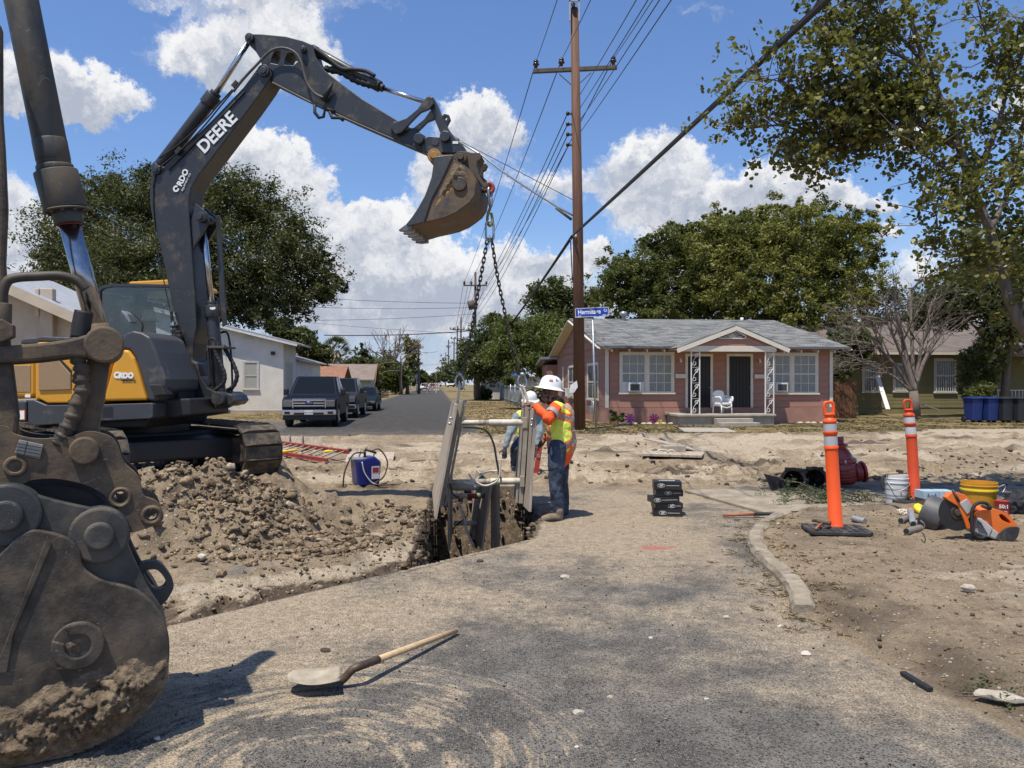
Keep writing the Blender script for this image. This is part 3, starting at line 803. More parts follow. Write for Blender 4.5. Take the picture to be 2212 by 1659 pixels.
# --- lifted bucket
BW0, BW1 = -.46, .44
so = [(560, 370), (640, 345), (770, 345), (810, 420), (900, 460), (990, 520), (1050, 590), (1085, 680), (1090, 770), (1070, 870), (1010, 960), (920, 1030), (820, 1100), (680, 1160), (560, 1190), (400, 1225), (230, 1275), (185, 1255), (260, 1160), (340, 1040), (430, 880), (480, 740), (515, 640), (535, 500)]
SO = EF.pts(zB(so), BW0)
bk = MB(); bk.prism(SO, BW0, BW0 + .03); bk.prism(SO, BW1 - .03, BW1)
back = EF.pts(zB([(640, 345), (770, 345), (810, 420), (900, 460), (990, 520), (1050, 590), (1085, 680), (1090, 770), (1070, 870), (1010, 960), (920, 1030), (820, 1100), (680, 1160), (560, 1190), (400, 1225), (230, 1275)]), BW0)
cen = V((sum(p[0] for p in back) / len(back), sum(p[1] for p in back) / len(back)))
inn = [tuple(V(p) + (cen - V(p)).normalized() * .03) for p in back]
bk.prism(back + inn[::-1], BW0 + .031, BW1 - .031, smooth=False)
bucket = bk.build('bucket', wornsteel, ex, bev=.008, sharp=30)
bucket['label'] = 'mud caked toothed bucket'
lip = EF.pts(zB([(560, 372), (800, 350), (640, 700), (520, 920), (420, 1225), (225, 1270), (187, 1252), (262, 1160), (342, 1040), (432, 880), (482, 740), (517, 640), (537, 500)]), BW0)
MB().prism(lip, BW0 - .018, BW0 - .002).build('side_cutter', mat('cutter_steel', (.075, .075, .074), .4, .5, .2, 6, .0012, 50, dirt=.2, dcol=(.12, .09, .06)), bucket, bev=.006)
for k in range(5):
 y = BW0 + .06 + k * (BW1 - BW0 - .12) / 4
 a = EF.hit(*zB([(250, 1262)])[0], BW0); b = EF.hit(*zB([(78, 1318)])[0], BW0)
 a = T(a, y); b = T(b, y); d = b - a
 mb = MB(); w = .05
 pr = [(a + V((0, 0, .045)), a + V((0, 0, -.055))), (a + d * .5 + V((0, 0, .035)), a + d * .5 + V((0, 0, -.04))), (b + V((0, 0, .006)), b + V((0, 0, -.008)))]
 vs = []
 for (u, l), ww in zip(pr, (w, w * .85, w * .6)):
  for q in (u, l):
   vs += [q + V((0, -ww, 0)), q + V((0, ww, 0))]
 fs = []
 for i in range(2):
  s = i * 4
  fs += [(s, s + 1, s + 5, s + 4), (s + 2, s + 6, s + 7, s + 3), (s, s + 4, s + 6, s + 2), (s + 1, s + 3, s + 7, s + 5)]
 fs += [(0, 2, 3, 1), (8, 9, 11, 10)]
 mb.add(vs, fs); mb.build('tooth', mat('tooth_steel', (.16, .15, .14), .4, .5, .2, 9, dirt=.3), bucket, bev=.006)
def lumps(name, poly, y, sgn, amp, parent, step=.02, m=mudm, seed=1, thr=.0):
 """mud stuck on a plate in the xz plane: a bumpy sheet standing proud of it"""
 xs = [p[0] for p in poly]; zs = [p[1] for p in poly]
 X, Z = np.meshgrid(np.arange(min(xs), max(xs) + step, step), np.arange(min(zs), max(zs) + step, step))
 ins = inside(X, Z, poly); d = poly_dist(X, Z, list(poly) + [poly[0]]); d = np.where(ins, d, -d)
 n = fbm(X * 3, Z * 3, 3.4, 7, .76, seed)
 hh = sstep(d, -.01, .10) * amp * np.clip((n - .3 - thr) * 2.6, 0, 1.3) - .004
 Yy = y + sgn * hh
 keep = (d > -.02)
 idx = np.arange(X.size).reshape(X.shape)
 q = np.stack([idx[:-1, :-1], idx[:-1, 1:], idx[1:, 1:], idx[1:, :-1]], -1)
 kk = keep[:-1, :-1] & keep[:-1, 1:] & keep[1:, 1:] & keep[1:, :-1]
 b = MB(); b.add(np.stack([X.ravel(), Yy.ravel(), Z.ravel()], 1).tolist(), q[kk].tolist(), True)
 return b.build(name, m, parent, kind='stuff')
lumps('caked_mud', EF.pts(zB([(800, 420), (900, 470), (980, 540), (990, 680), (900, 700), (800, 760), (700, 850), (640, 910), (580, 900), (640, 780), (700, 660), (760, 520)]), BW0), BW0, -1, .05, bucket, .016, seed=5)
lumps('rust_patch', EF.pts(zB([(560, 940), (640, 820), (760, 620), (860, 480), (1000, 560), (1040, 640), (950, 700), (820, 760), (800, 860), (690, 920), (600, 1040), (520, 1040)]), BW0), BW0 + .001, -1, .022, bucket, .016, ruststeel, 9)
mb = MB(); p = EF.hit(*zB([(880, 730)])[0], BW0)
mb.cyl(T(p, BW0 - .03), T(p, BW0), .085, 20); mb.build('wear_button', mudsteel, bucket, bev=.01)
mb = MB()
for c, r, m_ in (((545, 355), .085, 0), ((890, 375), .075, 1)):
 mb = MB(); p = EF.hit(*zB([c])[0], -.3)
 mb.cyl(T(p, -.3), T(p, .3), r, 20).cyl(T(p, -.33), T(p, -.29), r * .55, 16)
 mb.build('bucket_pin', ruststeel if m_ == 0 else mudsteel, bucket, bev=.008)
ear = EF.pts(zB([(770, 380), (860, 320), (960, 310), (1040, 330), (1140, 330), (1175, 370), (1150, 430), (1110, 450), (1110, 520), (1140, 620), (1200, 720), (1240, 740), (1230, 790), (1190, 790), (1100, 660), (1040, 590), (960, 500), (860, 460)]), -.2)
mb = MB().prism(ear, -.24, -.20).prism(ear, .2, .24).prism(EF.pts(zB([(960, 330), (1140, 335), (1170, 375), (1110, 440), (1100, 540), (1000, 500)]), -.1), -.12, .12)
mb.build('bucket_ear', mudsteel, bucket, bev=.01)
mb = MB(); pp = [T(p, 0) for p in EF.pts(zB([(1130, 640), (1190, 690), (1240, 745), (1245, 790), (1200, 815), (1170, 790)]), 0)]
mb.tube(smooth_pts(pp, 5), .03, 10); mb.build('lifting_loop', mudsteel, bucket)
# --- swing post
po = z4([(700, 760), (770, 720), (810, 740), (830, 830), (880, 910), (930, 935), (985, 940), (1050, 960), (1068, 1000), (1040, 1030), (960, 1040), (890, 1075), (840, 1085), (545, 1092), (545, 1065), (830, 1072), (850, 1000), (545, 1012), (545, 995), (740, 990), (750, 900), (735, 820)])
Q = EF.pts(po, -.2)
MB().prism(Q, -.2, .2).build('swing_post', steel, ex, bev=.012)
mb = MB(); p = EF.hit(*z4([(960, 985)])[0], -.25)
mb.cyl(T(p, -.3), T(p, .3), .085, 20); p = EF.hit(*z4([(735, 755)])[0], -.25); mb.cut().cyl(T(p, -.26), T(p, .26), .075, 20)
p = EF.hit(*z4([(1040, 990)])[0], .1); mb.cut().cyl(T(p, -.1), T(p, .3), .09, 20)
p = EF.hit(*z4([(590, 1040)])[0], -.2); mb.cut().cyl(T(p, -.28) + V((0, 0, -.09)), T(p, -.28) + V((0, 0, .12)), .09, 16).cyl(T(p, -.3) + V((-.12, 0, 0)), T(p, -.3) + V((.1, 0, 0)), .05, 12)
mb.build('post_pin', steel, ex, bev=.008)
mb = MB()
for q, y, r in (([(975, 530), (1010, 525), (1030, 570), (1045, 700), (1052, 850), (1050, 940)], .12, .014), ([(890, 660), (885, 590), (910, 570), (935, 580), (935, 640)], -.12, .012), ([(885, 640), (890, 760), (900, 900)], -.15, .018)):
 mb.cut().tube(smooth_pts([T(p, y) for p in EF.pts(z4(q), y)], 5), r, 8)
mb.build('hand_rail', rubber, ex)
mb = MB()
for q, y, r in (([(930, 640), (945, 690), (975, 750), (1000, 820), (990, 880), (930, 930)], -.16, .026), ([(990, 620), (1030, 690), (1065, 760), (1085, 830), (1060, 900), (1010, 935)], -.02, .028),
    ([(650, 480), (660, 560), (640, 640), (620, 720), (660, 780)], -.2, .05), ([(680, 520), (690, 600), (670, 690), (700, 760)], -.22, .04), ([(630, 380), (640, 470), (655, 540)], -.22, .02)):
 P = smooth_pts([T(p, y) for p in EF.pts(z4(q), y)], 8)
 mb.cut().tube(P, [r * (1 + .12 * math.sin(i * 1.9)) for i in range(len(P))], 8)
mb.build('hose_sleeve', rubber, ex)
MB().prism(EF.pts(z4([(880, 622), (1000, 622), (1000, 638), (880, 638)]), -.17), -.19, .12).build('hose_clamp', hosem, ex, bev=.004)
MB().prism(EF.pts(z4([(640, 455), (660, 455), (660, 530), (640, 530)]), -.2), -.24, -.19).build('hose_fitting', chrome, ex, bev=.006)
MB().prism(EF.pts(z4([(898, 355), (935, 352), (936, 366), (915, 372), (898, 366)]), -.11), -.112, -.106).build('decal', whitep, ex)
# --- upper body: right flank at y = -1.02
SY = -1.02
def flank(name, L, y0, y1, m, bev=.03, parent=ex, ppl=zU): return MB().prism(EF.pts(ppl(L), SY), y0, y1).build(name, m, parent, bev=bev, seg=3)
flank('skirt_panel', [(65, 1310), (235, 1300), (235, 1500), (130, 1500), (70, 1480)], SY, 1.0, skirt, .03)
flank('skirt_panel', [(250, 1298), (310, 1300), (415, 1345), (930, 1338), (1370, 1325), (1380, 1340), (1378, 1455), (1340, 1470), (900, 1490), (470, 1520), (300, 1530), (250, 1500)], SY, -.25, skirt, .03)
flank('skirt_panel', [(250, 1310), (930, 1340), (1120, 1340), (1110, 1460), (900, 1480), (300, 1510)], -.249, .95, skirt, .03)
mb = MB()
for k in range(5):
 z = 1362 + k * 20
 mb.cut().prism(EF.pts(zU([(925, z), (1018, z - 2), (1018, z + 9), (925, z + 11)]), SY), SY - .004, SY + .03)
mb.build('vent_slot', decal_dk, ex)
rear = flank('engine_cover', [(62, 1290), (66, 1200), (80, 960), (110, 830), (135, 795), (286, 790), (286, 1285)], SY + .05, .95, yellow, .07)
MB().prism(EF.pts(zU([(80, 985), (250, 985), (250, 1230), (70, 1230)]), SY), SY + .045, SY + .06).build('side_mesh', inset, rear, bev=.006)
MB().prism(EF.pts(zU([(202, 1250), (250, 1250), (250, 1276), (202, 1276)]), SY), SY + .04, SY + .055).build('decal', whitep, rear)
door = flank('engine_door', [(298, 1325), (298, 790), (330, 775), (720, 770), (900, 800), (980, 940), (960, 1100), (925, 1325), (410, 1330), (330, 1290)], SY + .03, .9, yellow, .04)
MB().prism(EF.pts(zU([(340, 935), (515, 935), (630, 1065), (630, 1205), (340, 1215)]), SY), SY + .01, SY + .04).build('side_mesh', inset, door, bev=.008)
MB().prism(EF.pts(zU([(515, 935), (540, 935), (632, 1030), (632, 1075)]), SY), SY + .02, SY + .035).build('brace_shadow_strip', decal_dk, door)  # solid black strip standing in for the shadow along the brace
mb = MB(); mb.prism(EF.pts(zU([(80, 1390), (228, 1390), (228, 1478), (80, 1486)]), SY), SY - .004, SY + .01)
d0 = mb.build('warning_decal', decal_or, ex)
MB().prism(EF.pts(zU([(162, 1398), (222, 1396), (222, 1472), (162, 1475)]), SY), SY - .007, SY).build('decal_white', whitep, d0)
MB().prism(EF.pts(zU([(84, 1426), (158, 1424), (158, 1476), (84, 1480)]), SY), SY - .007, SY).build('decal_black', decal_dk, d0)
p = EF.hit(*zU([(120, 1408)])[0], SY); text('WARNING', 'decal_lettering', decal_dk, d0, (p[0], SY - .008, p[1]), .034, (PI / 2, 0, 0), .001)
for k in range(4):
 p = EF.hit(*zU([(120, 1436 + 11 * k)])[0], SY); text('KEEP CLEAR OF'[:13 - 2 * k], 'decal_lettering', whitep, d0, (p[0], SY - .01, p[1]), .017, (PI / 2, 0, 0), .001)
flank('top_cover', [(132, 792), (140, 758), (165, 742), (285, 728), (300, 772), (298, 788)], SY + .08, .93, skirt, .04)
flank('top_cover', [(305, 770), (305, 728), (345, 720), (720, 735), (900, 745), (1080, 770), (1080, 800), (900, 798), (720, 768)], SY + .06, .0, skirt, .03)
fp = flank('front_panel', [(930, 1310), (935, 1250), (1000, 1000), (1055, 870), (1100, 842), (1148, 850), (1195, 920), (1250, 1090), (1312, 1302)], SY + .02, -.35, yellow, .03)
p = EF.hit(*zU([(1132, 1080)])[0], SY)
text('RDO', 'dealer_lettering', whitep, fp, (p[0], SY + .012, p[1]), .085, (PI / 2, 0, 0), .002, .007)
text('EQUIPMENT CO', 'small_lettering', decal_dk, fp, (p[0] + .03, SY + .012, p[1] - .055), .024, (PI / 2, 0, 0), .002, .001)
p = EF.hit(*zU([(1048, 1074)])[0], SY)
MB().prism(rim(p, .04, 16, .9, 2 * PI + .1) + rim(p, .02, 16, 2 * PI + .1, .9), SY + .012, SY + .02).build('dealer_emblem', whitep, fp)
hood = flank('front_hood', [(1065, 850), (1080, 740), (1120, 690), (1180, 672), (1260, 690), (1330, 730), (1390, 860), (1440, 1000), (1480, 1110), (1475, 1200), (1400, 1265), (1385, 1310), (1318, 1306), (1255, 1085), (1200, 915), (1150, 845), (1100, 836)], SY + .04, -.25, skirt, .06)
MB().prism(EF.pts(z4([(480, 885), (570, 890), (600, 960), (520, 968)]), SY), SY - .02, SY + .15).build('step', rubber, ex, bev=.01)
bar('front_deck', [(560, 790), (640, 830), (680, 870), (690, 990), (500, 1000), (500, 960), (580, 880)], -.6, -.22, rubber, .02, ppl=z4)
bar('deck_frame', [(500, 985), (760, 985), (760, 1100), (640, 1120), (500, 1100)], -.75, .2, decal_dk, .02, ppl=z4)
# turntable and rear frame
MB().prism(EF.pts(zU([(300, 1490), (1240, 1470), (1200, 1560), (400, 1570)]), SY), -.8, .6).build('turntable', decal_dk, ex, bev=.02)
# mirror
mb = MB(); mb.tube(smooth_pts([T(p, -.8) for p in EF.pts(zU([(1240, 815), (1265, 800), (1275, 700), (1285, 610), (1225, 535), (1200, 515)]), -.8)], 5), .012, 8)
mi = mb.build('mirror_arm', rubber, ex)
MB().prism(EF.pts(zU([(1112, 500), (1130, 495), (1175, 525), (1208, 600), (1195, 612)]), -.8), -.86, -.74).build('mirror', mat('mirror_shell', (.3, .31, .32), .3, .6, .1), mi, bev=.012)
# --- cab
cabm = mat('cab_frame', (.028, .031, .036), .42, 0, .1, coat=.2)
CYR, CYL = .02, 1.0
q = lambda L, y=CYR: EF.pts(z4(L), y)
outer = [(112, 560), (112, 260), (122, 226), (150, 205), (220, 192), (640, 196), (690, 230), (715, 560), (715, 700), (700, 900), (120, 900)]
inn_ = [(135, 560), (135, 262), (142, 240), (160, 226), (220, 214), (620, 216), (660, 240), (680, 560), (680, 720), (600, 690), (430, 560), (210, 545)]
cab = MB().prism(q(outer), CYR, CYR + .05, holes=[q(inn_)]).build('cab', cabm, ex, bev=.012)
OF = q(outer)
MB().prism(OF, CYL - .05, CYL, holes=[q(inn_)]).build('cab_side_frame', cabm, cab, bev=.012)
rx0, rz = q([(112, 300)])[0][0], q([(300, 205)])[0][1]
fx = q([(700, 400)])[0][0]; bz = q([(300, 880)])[0][1]
mb = MB()
for x, zz in ((rx0 + .03, 0), (fx - .03, 0)):
 for y in (CYR + .03, CYL - .03): mb.b2((x - .03, y - .03, bz), (x + .03, y + .03, rz - .06))
mb.b2((rx0 + .06, CYR + .05, rz - .07), (fx - .1, CYL - .05, rz - .035))
mb.b2((rx0 + .06, CYR + .05, bz), (fx - .05, CYL - .05, bz + .06))
mb.build('cab_pillars', cabm, cab, bev=.01)
MB().prism(q([(330, 175), (600, 160), (690, 168), (700, 200), (640, 208), (330, 198)]), CYR + .02, CYL - .02).build('roof_cap', yellow, cab, bev=.02)
gi = MB().prism(q(inn_), CYR + .02, CYR + .026).build('side_window', cabglass, cab)
MB().prism(q(inn_), CYL - .03, CYL - .024).build('side_window', cabglass, cab)
z0_, z1_ = q([(300, 545)])[0][1], rz - .08
MB().b2((rx0 + .02, CYR + .07, z0_), (rx0 + .026, CYL - .07, z1_)).build('rear_window', cabglass, cab)
MB().b2((fx - .03, CYR + .07, bz + .2), (fx - .024, CYL - .07, z1_)).build('windscreen', cabglass, cab)
seat = MB(); sx = q([(330, 600)])[0][0]; sz = q([(330, 640)])[0][1]
seat.b2((sx - .1, .34, sz - .12), (sx + .38, .82, sz)); seat.box((sx - .14, .58, sz + .32), (.12, .46, .68), Euler((0, -.12, 0)).to_matrix())
seat.box((sx - .19, .58, sz + .72), (.08, .26, .16))
seat.build('seat', rubber, cab, bev=.04)
mb = MB().b2((sx + .3, CYR + .06, bz), (sx + .7, .3, sz + .18)); mb.b2((fx - .3, .8, bz), (fx - .1, .95, sz + .1)); mb.build('console', cabm, cab, bev=.03)
# --- undercarriage, turned 45 degrees to the body
TC = V((-4.85, 10.15, .455)); TH = -R(45)
TM = Matrix.Translation(TC) @ Matrix.Rotation(TH, 4, 'Z')
to_ex = Matrix.LocRotScale(EO, Euler((0, 0, EY)), None).inverted()
TL, TR, TG, TWD = 3.0, .335, .93, .50
shoe_m = mat('track_steel', (.05, .044, .038), .6, .4, .3, 12, .003, 50, dirt=.6, dcol=(.16, .12, .08), dscale=6)
def stadium(u):
 half = (TL - 2 * TR) / 2; s1 = 2 * half; s2 = PI * TR; tot = 2 * (s1 + s2); u = (u % 1) * tot
 if u < s1: return V((-half + u, 0, 2 * TR)), 0.
 u -= s1
 if u < s2: a = u / TR; return V((half + TR * math.sin(a), 0, TR + TR * math.cos(a))), a
 u -= s2
 if u < s1: return V((half - u, 0, 0)), PI
 u -= s1; a = u / TR
 return V((-half - TR * math.sin(a), 0, TR - TR * math.cos(a))), PI + a
sm_ = MB()
sm_.b2((-.088, -TWD / 2, -.035), (.088, TWD / 2, -.006))
sm_.box((.076, 0, .008), (.02, TWD, .032), taper=.7)
shoe_me = sm_.data('track_shoe'); shoe_me.materials.append(shoe_m)
for side in (-1, 1):
 fr = MB(); hw = .11
 fr.b2((-TL / 2 + .3, -hw, .16), (TL / 2 - .3, hw, .50)); fr.box((0, 0, .55), (TL - 1.3, .3, .05))
 tr = fr.build('track', decal_dk, ex, bev=.02)
 tr.matrix_local = to_ex @ TM @ Matrix.Translation((0, side * TG, 0))
 for nm, x, r in (('idler', TL / 2 - TR, TR - .055), ('sprocket', -TL / 2 + TR, TR - .055)):
  w = MB().cyl((x, -.09, TR), (x, .09, TR), r, 26).cyl((x, -.13, TR), (x, .13, TR), r * .72, 22).cyl((x, -.16, TR), (x, .16, TR), .07, 14)
  w.build(nm, mudsteel, tr, bev=.008)
 w = MB()
 for k in range(5): x = -TL / 2 + .75 + k * .38; w.cut().cyl((x, -.1, .1), (x, .1, .1), .085, 14)
 w.build('track_roller', mudsteel, tr)
 MB().prism([(TL / 2 - .62, .14), (TL / 2 - .2, .2), (TL / 2 - .16, .42), (TL / 2 - .3, .5), (TL / 2 - .62, .5)], -.17, .17).build('idler_guard', mudsteel, tr, bev=.02)
 N = 36
 for k in range(N):
  p, a = stadium((k + .3) / N)
  o = link('track_shoe', shoe_me, tr)
  o.location = p; o.rotation_euler = (0, a, 0)
mb = MB().b2((-.6, -.85, .3), (.6, .85, .58)).cyl((0, 0, .5), (0, 0, .78), .55, 28)
for sx_ in (-1, 1): mb.prism([(sx_ * .3, .25), (sx_ * .95, .25), (sx_ * .95, .5), (sx_ * .3, .58)], -.86, .86)
cb = mb.build('car_body', decal_dk, ex, bev=.03); cb.matrix_local = to_ex @ TM
# ------------------------------------------------------------------ the near excavator's bucket end
def z2(L): return [(a * .5, 829.5 + b * .5) for a, b in L]
NO = V((-2.12, 3.3, 0)); NYAW = R(27)
NF = Frame(NO, NYAW)
nx = thing('excavator', 'close muddy excavator bucket and arm end cropped by the left edge', 'excavator', NO, NYAW)
nwear = mat('near_bucket_steel', (.066, .058, .05), .46, .3, .35, 5, .0024, 60, scratch=.9, dirt=.66, dcol=(.175, .128, .082), dscale=2.6, c2=(.034, .029, .025), cscale=3.2, ddet=11)
nlink = mat('near_link_steel', (.066, .05, .036), .56, .2, .3, 8, .0024, 55, scratch=.7, dirt=.72, dcol=(.165, .115, .07), dscale=5, ddet=11)
npaint = mat('near_grey_plate', (.058, .058, .056), .44, .25, .3, 6, .0014, 70, scratch=.8, dirt=.52, dcol=(.13, .105, .078), dscale=4, ddet=11)
def NP(L, y=0.0, c=z2): return NF.pts(c(L), y)
def nb(name, L, y0, y1, m, bev=.008, c=z2, parent=nx, holes=(), yo=None, smooth=True):
 Q = NP(L, y0 if yo is None else yo, c)
 if smooth: Q = sm2(Q, 4)
 return MB().prism(Q, y0, y1, holes=[NP(h, y0 if yo is None else yo, c) for h in holes]).build(name, m, parent, bev=bev)
sideo = [(-620, 1130), (-560, 980), (-300, 1000), (0, 735), (60, 672), (130, 634), (210, 640), (300, 670), (345, 720), (360, 790), (430, 845), (560, 880), (640, 930), (690, 990), (725, 1070), (733, 1150), (725, 1230), (690, 1330), (620, 1420), (500, 1510), (350, 1580), (200, 1625), (80, 1655), (-60, 1662), (-260, 1640), (-450, 1560), (-560, 1400)]
NW = .75
Q = NP(sideo)
nbk = MB().prism(sm2(Q, 4), 0, .035).prism(sm2(Q, 4), NW - .035, NW)
bq = sm2(NP([(430, 845), (560, 880), (640, 930), (690, 990), (725, 1070), (733, 1150), (725, 1230), (690, 1330), (620, 1420), (500, 1510), (350, 1580), (200, 1625), (80, 1655), (-60, 1662), (-260, 1640)]), 4, False)
cc = V((NP([(200, 1200)])[0]))
nbk.prism(bq + [tuple(V(p) + (cc - V(p)).normalized() * .035) for p in bq][::-1], .036, NW - .036)
nbucket = nbk.build('bucket', nwear, nx, bev=.007)
nb('side_cutter', [(-30, 1250), (205, 655), (225, 690), (205, 740), (60, 1080), (30, 1250)], -.012, -.001, nwear, .004, parent=nbucket, smooth=False)
mb = MB(); c = NP([(338, 1125)])[0]
mb.cyl(T(c, -.018), T(c, 0), .105, 30).prism(rim(c, .105, 26, 2.75, 8.4) + rim(c, .05, 20, 8.4, 2.75), -.034, -.017)
mb.build('wear_button', nwear, nbucket, bev=.012)
lumps('caked_mud', NP([(262, 1125), (290, 1085), (375, 1070), (395, 1120), (350, 1165), (280, 1160)]), -.016, -1, .06, nbucket, .007, seed=3)
lumps('caked_mud', NP([(-400, 1330), (0, 1385), (60, 1400), (200, 1300), (330, 1260), (450, 1210), (590, 1180), (640, 1215), (720, 1185), (728, 1230), (690, 1330), (620, 1420), (500, 1508), (350, 1578), (200, 1622), (80, 1652), (-100, 1655)]), -.002, -1, .075, nbucket, .009, seed=14)
lumps('caked_mud', NP([(0, 1080), (90, 960), (130, 980), (60, 1120), (0, 1200)]), -.002, -1, .02, nbucket, .01, seed=24)
earo = [(-300, 520), (0, 450), (60, 450), (150, 480), (260, 510), (400, 540), (470, 547), (520, 580), (545, 640), (552, 690), (582, 765), (640, 880), (692, 968), (640, 960), (540, 900), (400, 860), (340, 760), (250, 690), (-300, 1000)]
for y0, yo in ((.05, .05), (.42, .05)):
 e = nb('bucket_ear', earo, y0, y0 + .06, npaint, .01, yo=yo, parent=nbucket)
mb = MB()
for c_, r in (((30, 565), .135), ((430, 650), .125)):
 p = NP([c_], .05)[0]
 mb.cut().cyl(T(p, .02), T(p, .5), r, 30).cyl(T(p, -.01), T(p, .025), r * .5, 22)
mb.build('bucket_pin', npaint, nbucket, bev=.012)
loop_o = [(598, 790), (640, 768), (690, 772), (735, 825), (750, 865), (742, 900), (700, 955), (660, 925), (625, 870)]
loop_h = [(622, 815), (660, 800), (690, 812), (716, 850), (712, 872), (690, 886), (662, 880), (640, 855)]
nb('lifting_loop', loop_o, .25, .31, npaint, .012, holes=[sm2(loop_h, 3)], parent=nbucket)
cpo = [(-300, 240), (0, 180), (60, 215), (150, 236), (290, 230), (370, 205), (430, 210), (482, 232), (512, 272), (537, 340), (590, 390), (610, 430), (622, 482), (680, 510), (705, 560), (698, 592), (640, 622), (555, 642), (535, 600), (500, 520), (470, 492), (380, 440), (250, 410), (140, 415), (60, 436), (-300, 440)]
hol = [rim((655, 567), 24, 14), rim((520, 490), 26, 14)]
cpl = nb('coupler', cpo, .10, .15, nlink, .012, holes=hol)
nb('coupler_plate', cpo, .40, .45, nlink, .012, holes=hol, yo=.10, parent=cpl)
nb('coupler_plate', [(-300, 470), (0, 440), (200, 430), (400, 470), (530, 600), (540, 680), (200, 640), (-300, 600)], .16, .39, mat('black_shadowed_steel', (.03, .027, .024), .7, .2, .3, 8, .002, 50), .01, parent=cpl)  # black filler: the shade between the coupler plates is put into its colour
mb = MB(); p = NP([(365, 287)], .1)[0]; mb.cyl(T(p, .06), T(p, .48), .062, 26)
p = NP([(66, 356)], .1)[0]; mb.cut().torus(T(p, .1), .036, .012, 18, 8, Euler((PI / 2, 0, 0)).to_matrix())
p = NP([(520, 490)], .1)[0]; mb.cut().torus(T(p, .1), .04, .01, 18, 8, Euler((PI / 2, 0, 0)).to_matrix())
p = NP([(655, 567)], .1)[0]; mb.cut().torus(T(p, .1), .038, .012, 18, 8, Euler((PI / 2, 0, 0)).to_matrix())
mb.build('coupler_pin', nlink, cpl, bev=.008)
pl = nb('data_plate', [(62, 300), (82, 240), (188, 262), (172, 325)], .088, .098, mat('metal_plate', (.33, .31, .27), .4, .5, .2, 8, .0008, 90, dirt=.25), .003, parent=cpl, smooth=False)
mb = MB()
for k in range(4):
 a, b = V((74 + k * -3.5, 256 + k * 14)), V((182 - k * 3.5, 276 + k * 14))
 u, w = NP([tuple(a)], .088)[0], NP([tuple(b)], .088)[0]
 mb.beam(T(u, .087), T(w, .087), .003, .0025)
mb.beam(T(NP([(118, 248)], .088)[0], .087), T(NP([(104, 312)], .088)[0], .087), .003, .0025)
mb.build('plate_lines', decal_dk, pl)
lkn = zU([(-300, 830), (0, 812), (300, 790), (560, 760), (720, 725), (850, 690), (930, 680), (1010, 700), (1065, 750), (1088, 820), (1075, 880), (1030, 925), (960, 938), (880, 928), (700, 912), (560, 915), (300, 945), (0, 965), (-300, 975)])
idn = lambda L: L
nl = nb('side_link', lkn, .08, .14, nlink, .012, c=idn)
nb('side_link_plate', lkn, .42, .48, nlink, .012, c=idn, yo=.08, parent=nl)
mb = MB(); p = NP(zU([(940, 800)]), .08, idn)[0]; mb.cyl(T(p, .05), T(p, .5), .083, 30)
mb.build('link_pin', nlink, nl, bev=.01)
lumps('caked_mud', NP(zU([(800, 850), (850, 740), (1000, 720), (1060, 780), (1050, 880), (930, 930), (830, 910)]), .08, idn), .078, -1, .03, nl, .01, seed=31, thr=.1)
nb('tipping_link', zU([(800, 900), (1000, 900), (985, 1000), (960, 1150), (930, 1350), (900, 1500), (895, 1600), (900, 1660), (830, 1720), (700, 1720), (620, 1650), (660, 1560), (720, 1400), (760, 1200), (790, 1020)]), .16, .40, nlink, .015, c=idn)
P = [T(p, .13) for p in NP(zU([(705, 740), (700, 900), (735, 1000), (730, 1100), (745, 1200), (700, 1330), (660, 1450), (610, 1560), (560, 1640), (500, 1700)]), .13, idn)]
P = smooth_pts(P, 6)
MB().tube(P, [.034 * (1 + .12 * math.sin(i * 1.1) + .12 * math.sin(i * 2.3 + 1)) for i in range(len(P))], 10).build('hose_sleeve', mudsteel, nx)
P = [T(p, .13) for p in NP(zU([(760, 500), (735, 620), (720, 740)]), .13, idn)]
MB().tube(smooth_pts(P, 4), .04, 10).build('hose_sleeve', rubber, nx)
# cylinder
def nc(a, y=.28): return T(NP(h5([a]), y, idn)[0], y)
g0, g1, g2, g3, g4 = nc((40, -260)), nc((235, 715)), nc((285, 905)), nc((300, 968)), nc((415, 1400))
barm = mat('near_cylinder_paint', (.056, .055, .05), .5, .15, .3, 4, .0014, 60, scratch=.7, dirt=.62, dcol=(.13, .1, .066), dscale=4, stretch=(1, 1, .5))
ax = (g1 - g0).normalized()
cyl = MB().cyl(g0, g1, .072, 40).build('cylinder_barrel', barm, nx, bev=.004)
gl = MB().cyl(g1 - ax * .12, g1 - ax * .02, .0735, 40).cyl(g1, g1 + ax * .03, .079, 40).cyl(g1 + ax * .028, g2, .094, 40).cyl(g2, g2 + ax * .01, .098, 40).cyl(g2, g3, .064, 36)
for k in range(10):
 a = 2 * PI * k / 10; s = ax.orthogonal().normalized(); s2 = ax.cross(s)
 q_ = g2 + (s * math.cos(a) + s2 * math.sin(a)) * .08
 gl.cyl(q_, q_ + ax * .02, .011, 6)
gl.build('cylinder_gland', barm, cyl, bev=.005)
MB().cyl(g3, g3 + ax * .008, .052, 32).build('wiper_seal', mat('red_seal', (.16, .035, .025), .7), cyl)
MB().cyl(g3, g4, .046, 36).build('rod', mat('near_chrome', (.36, .36, .37), .2, 1, .15, 20, dirt=.2, dcol=(.12, .09, .06)), cyl)
MB().cyl(g4, g4 + ax * .12, .052, 28).ell(T(NP(zU([(940, 790)]), .28, idn)[0], .28), (.07, .11, .07)).build('rod_eye', nlink, cyl)
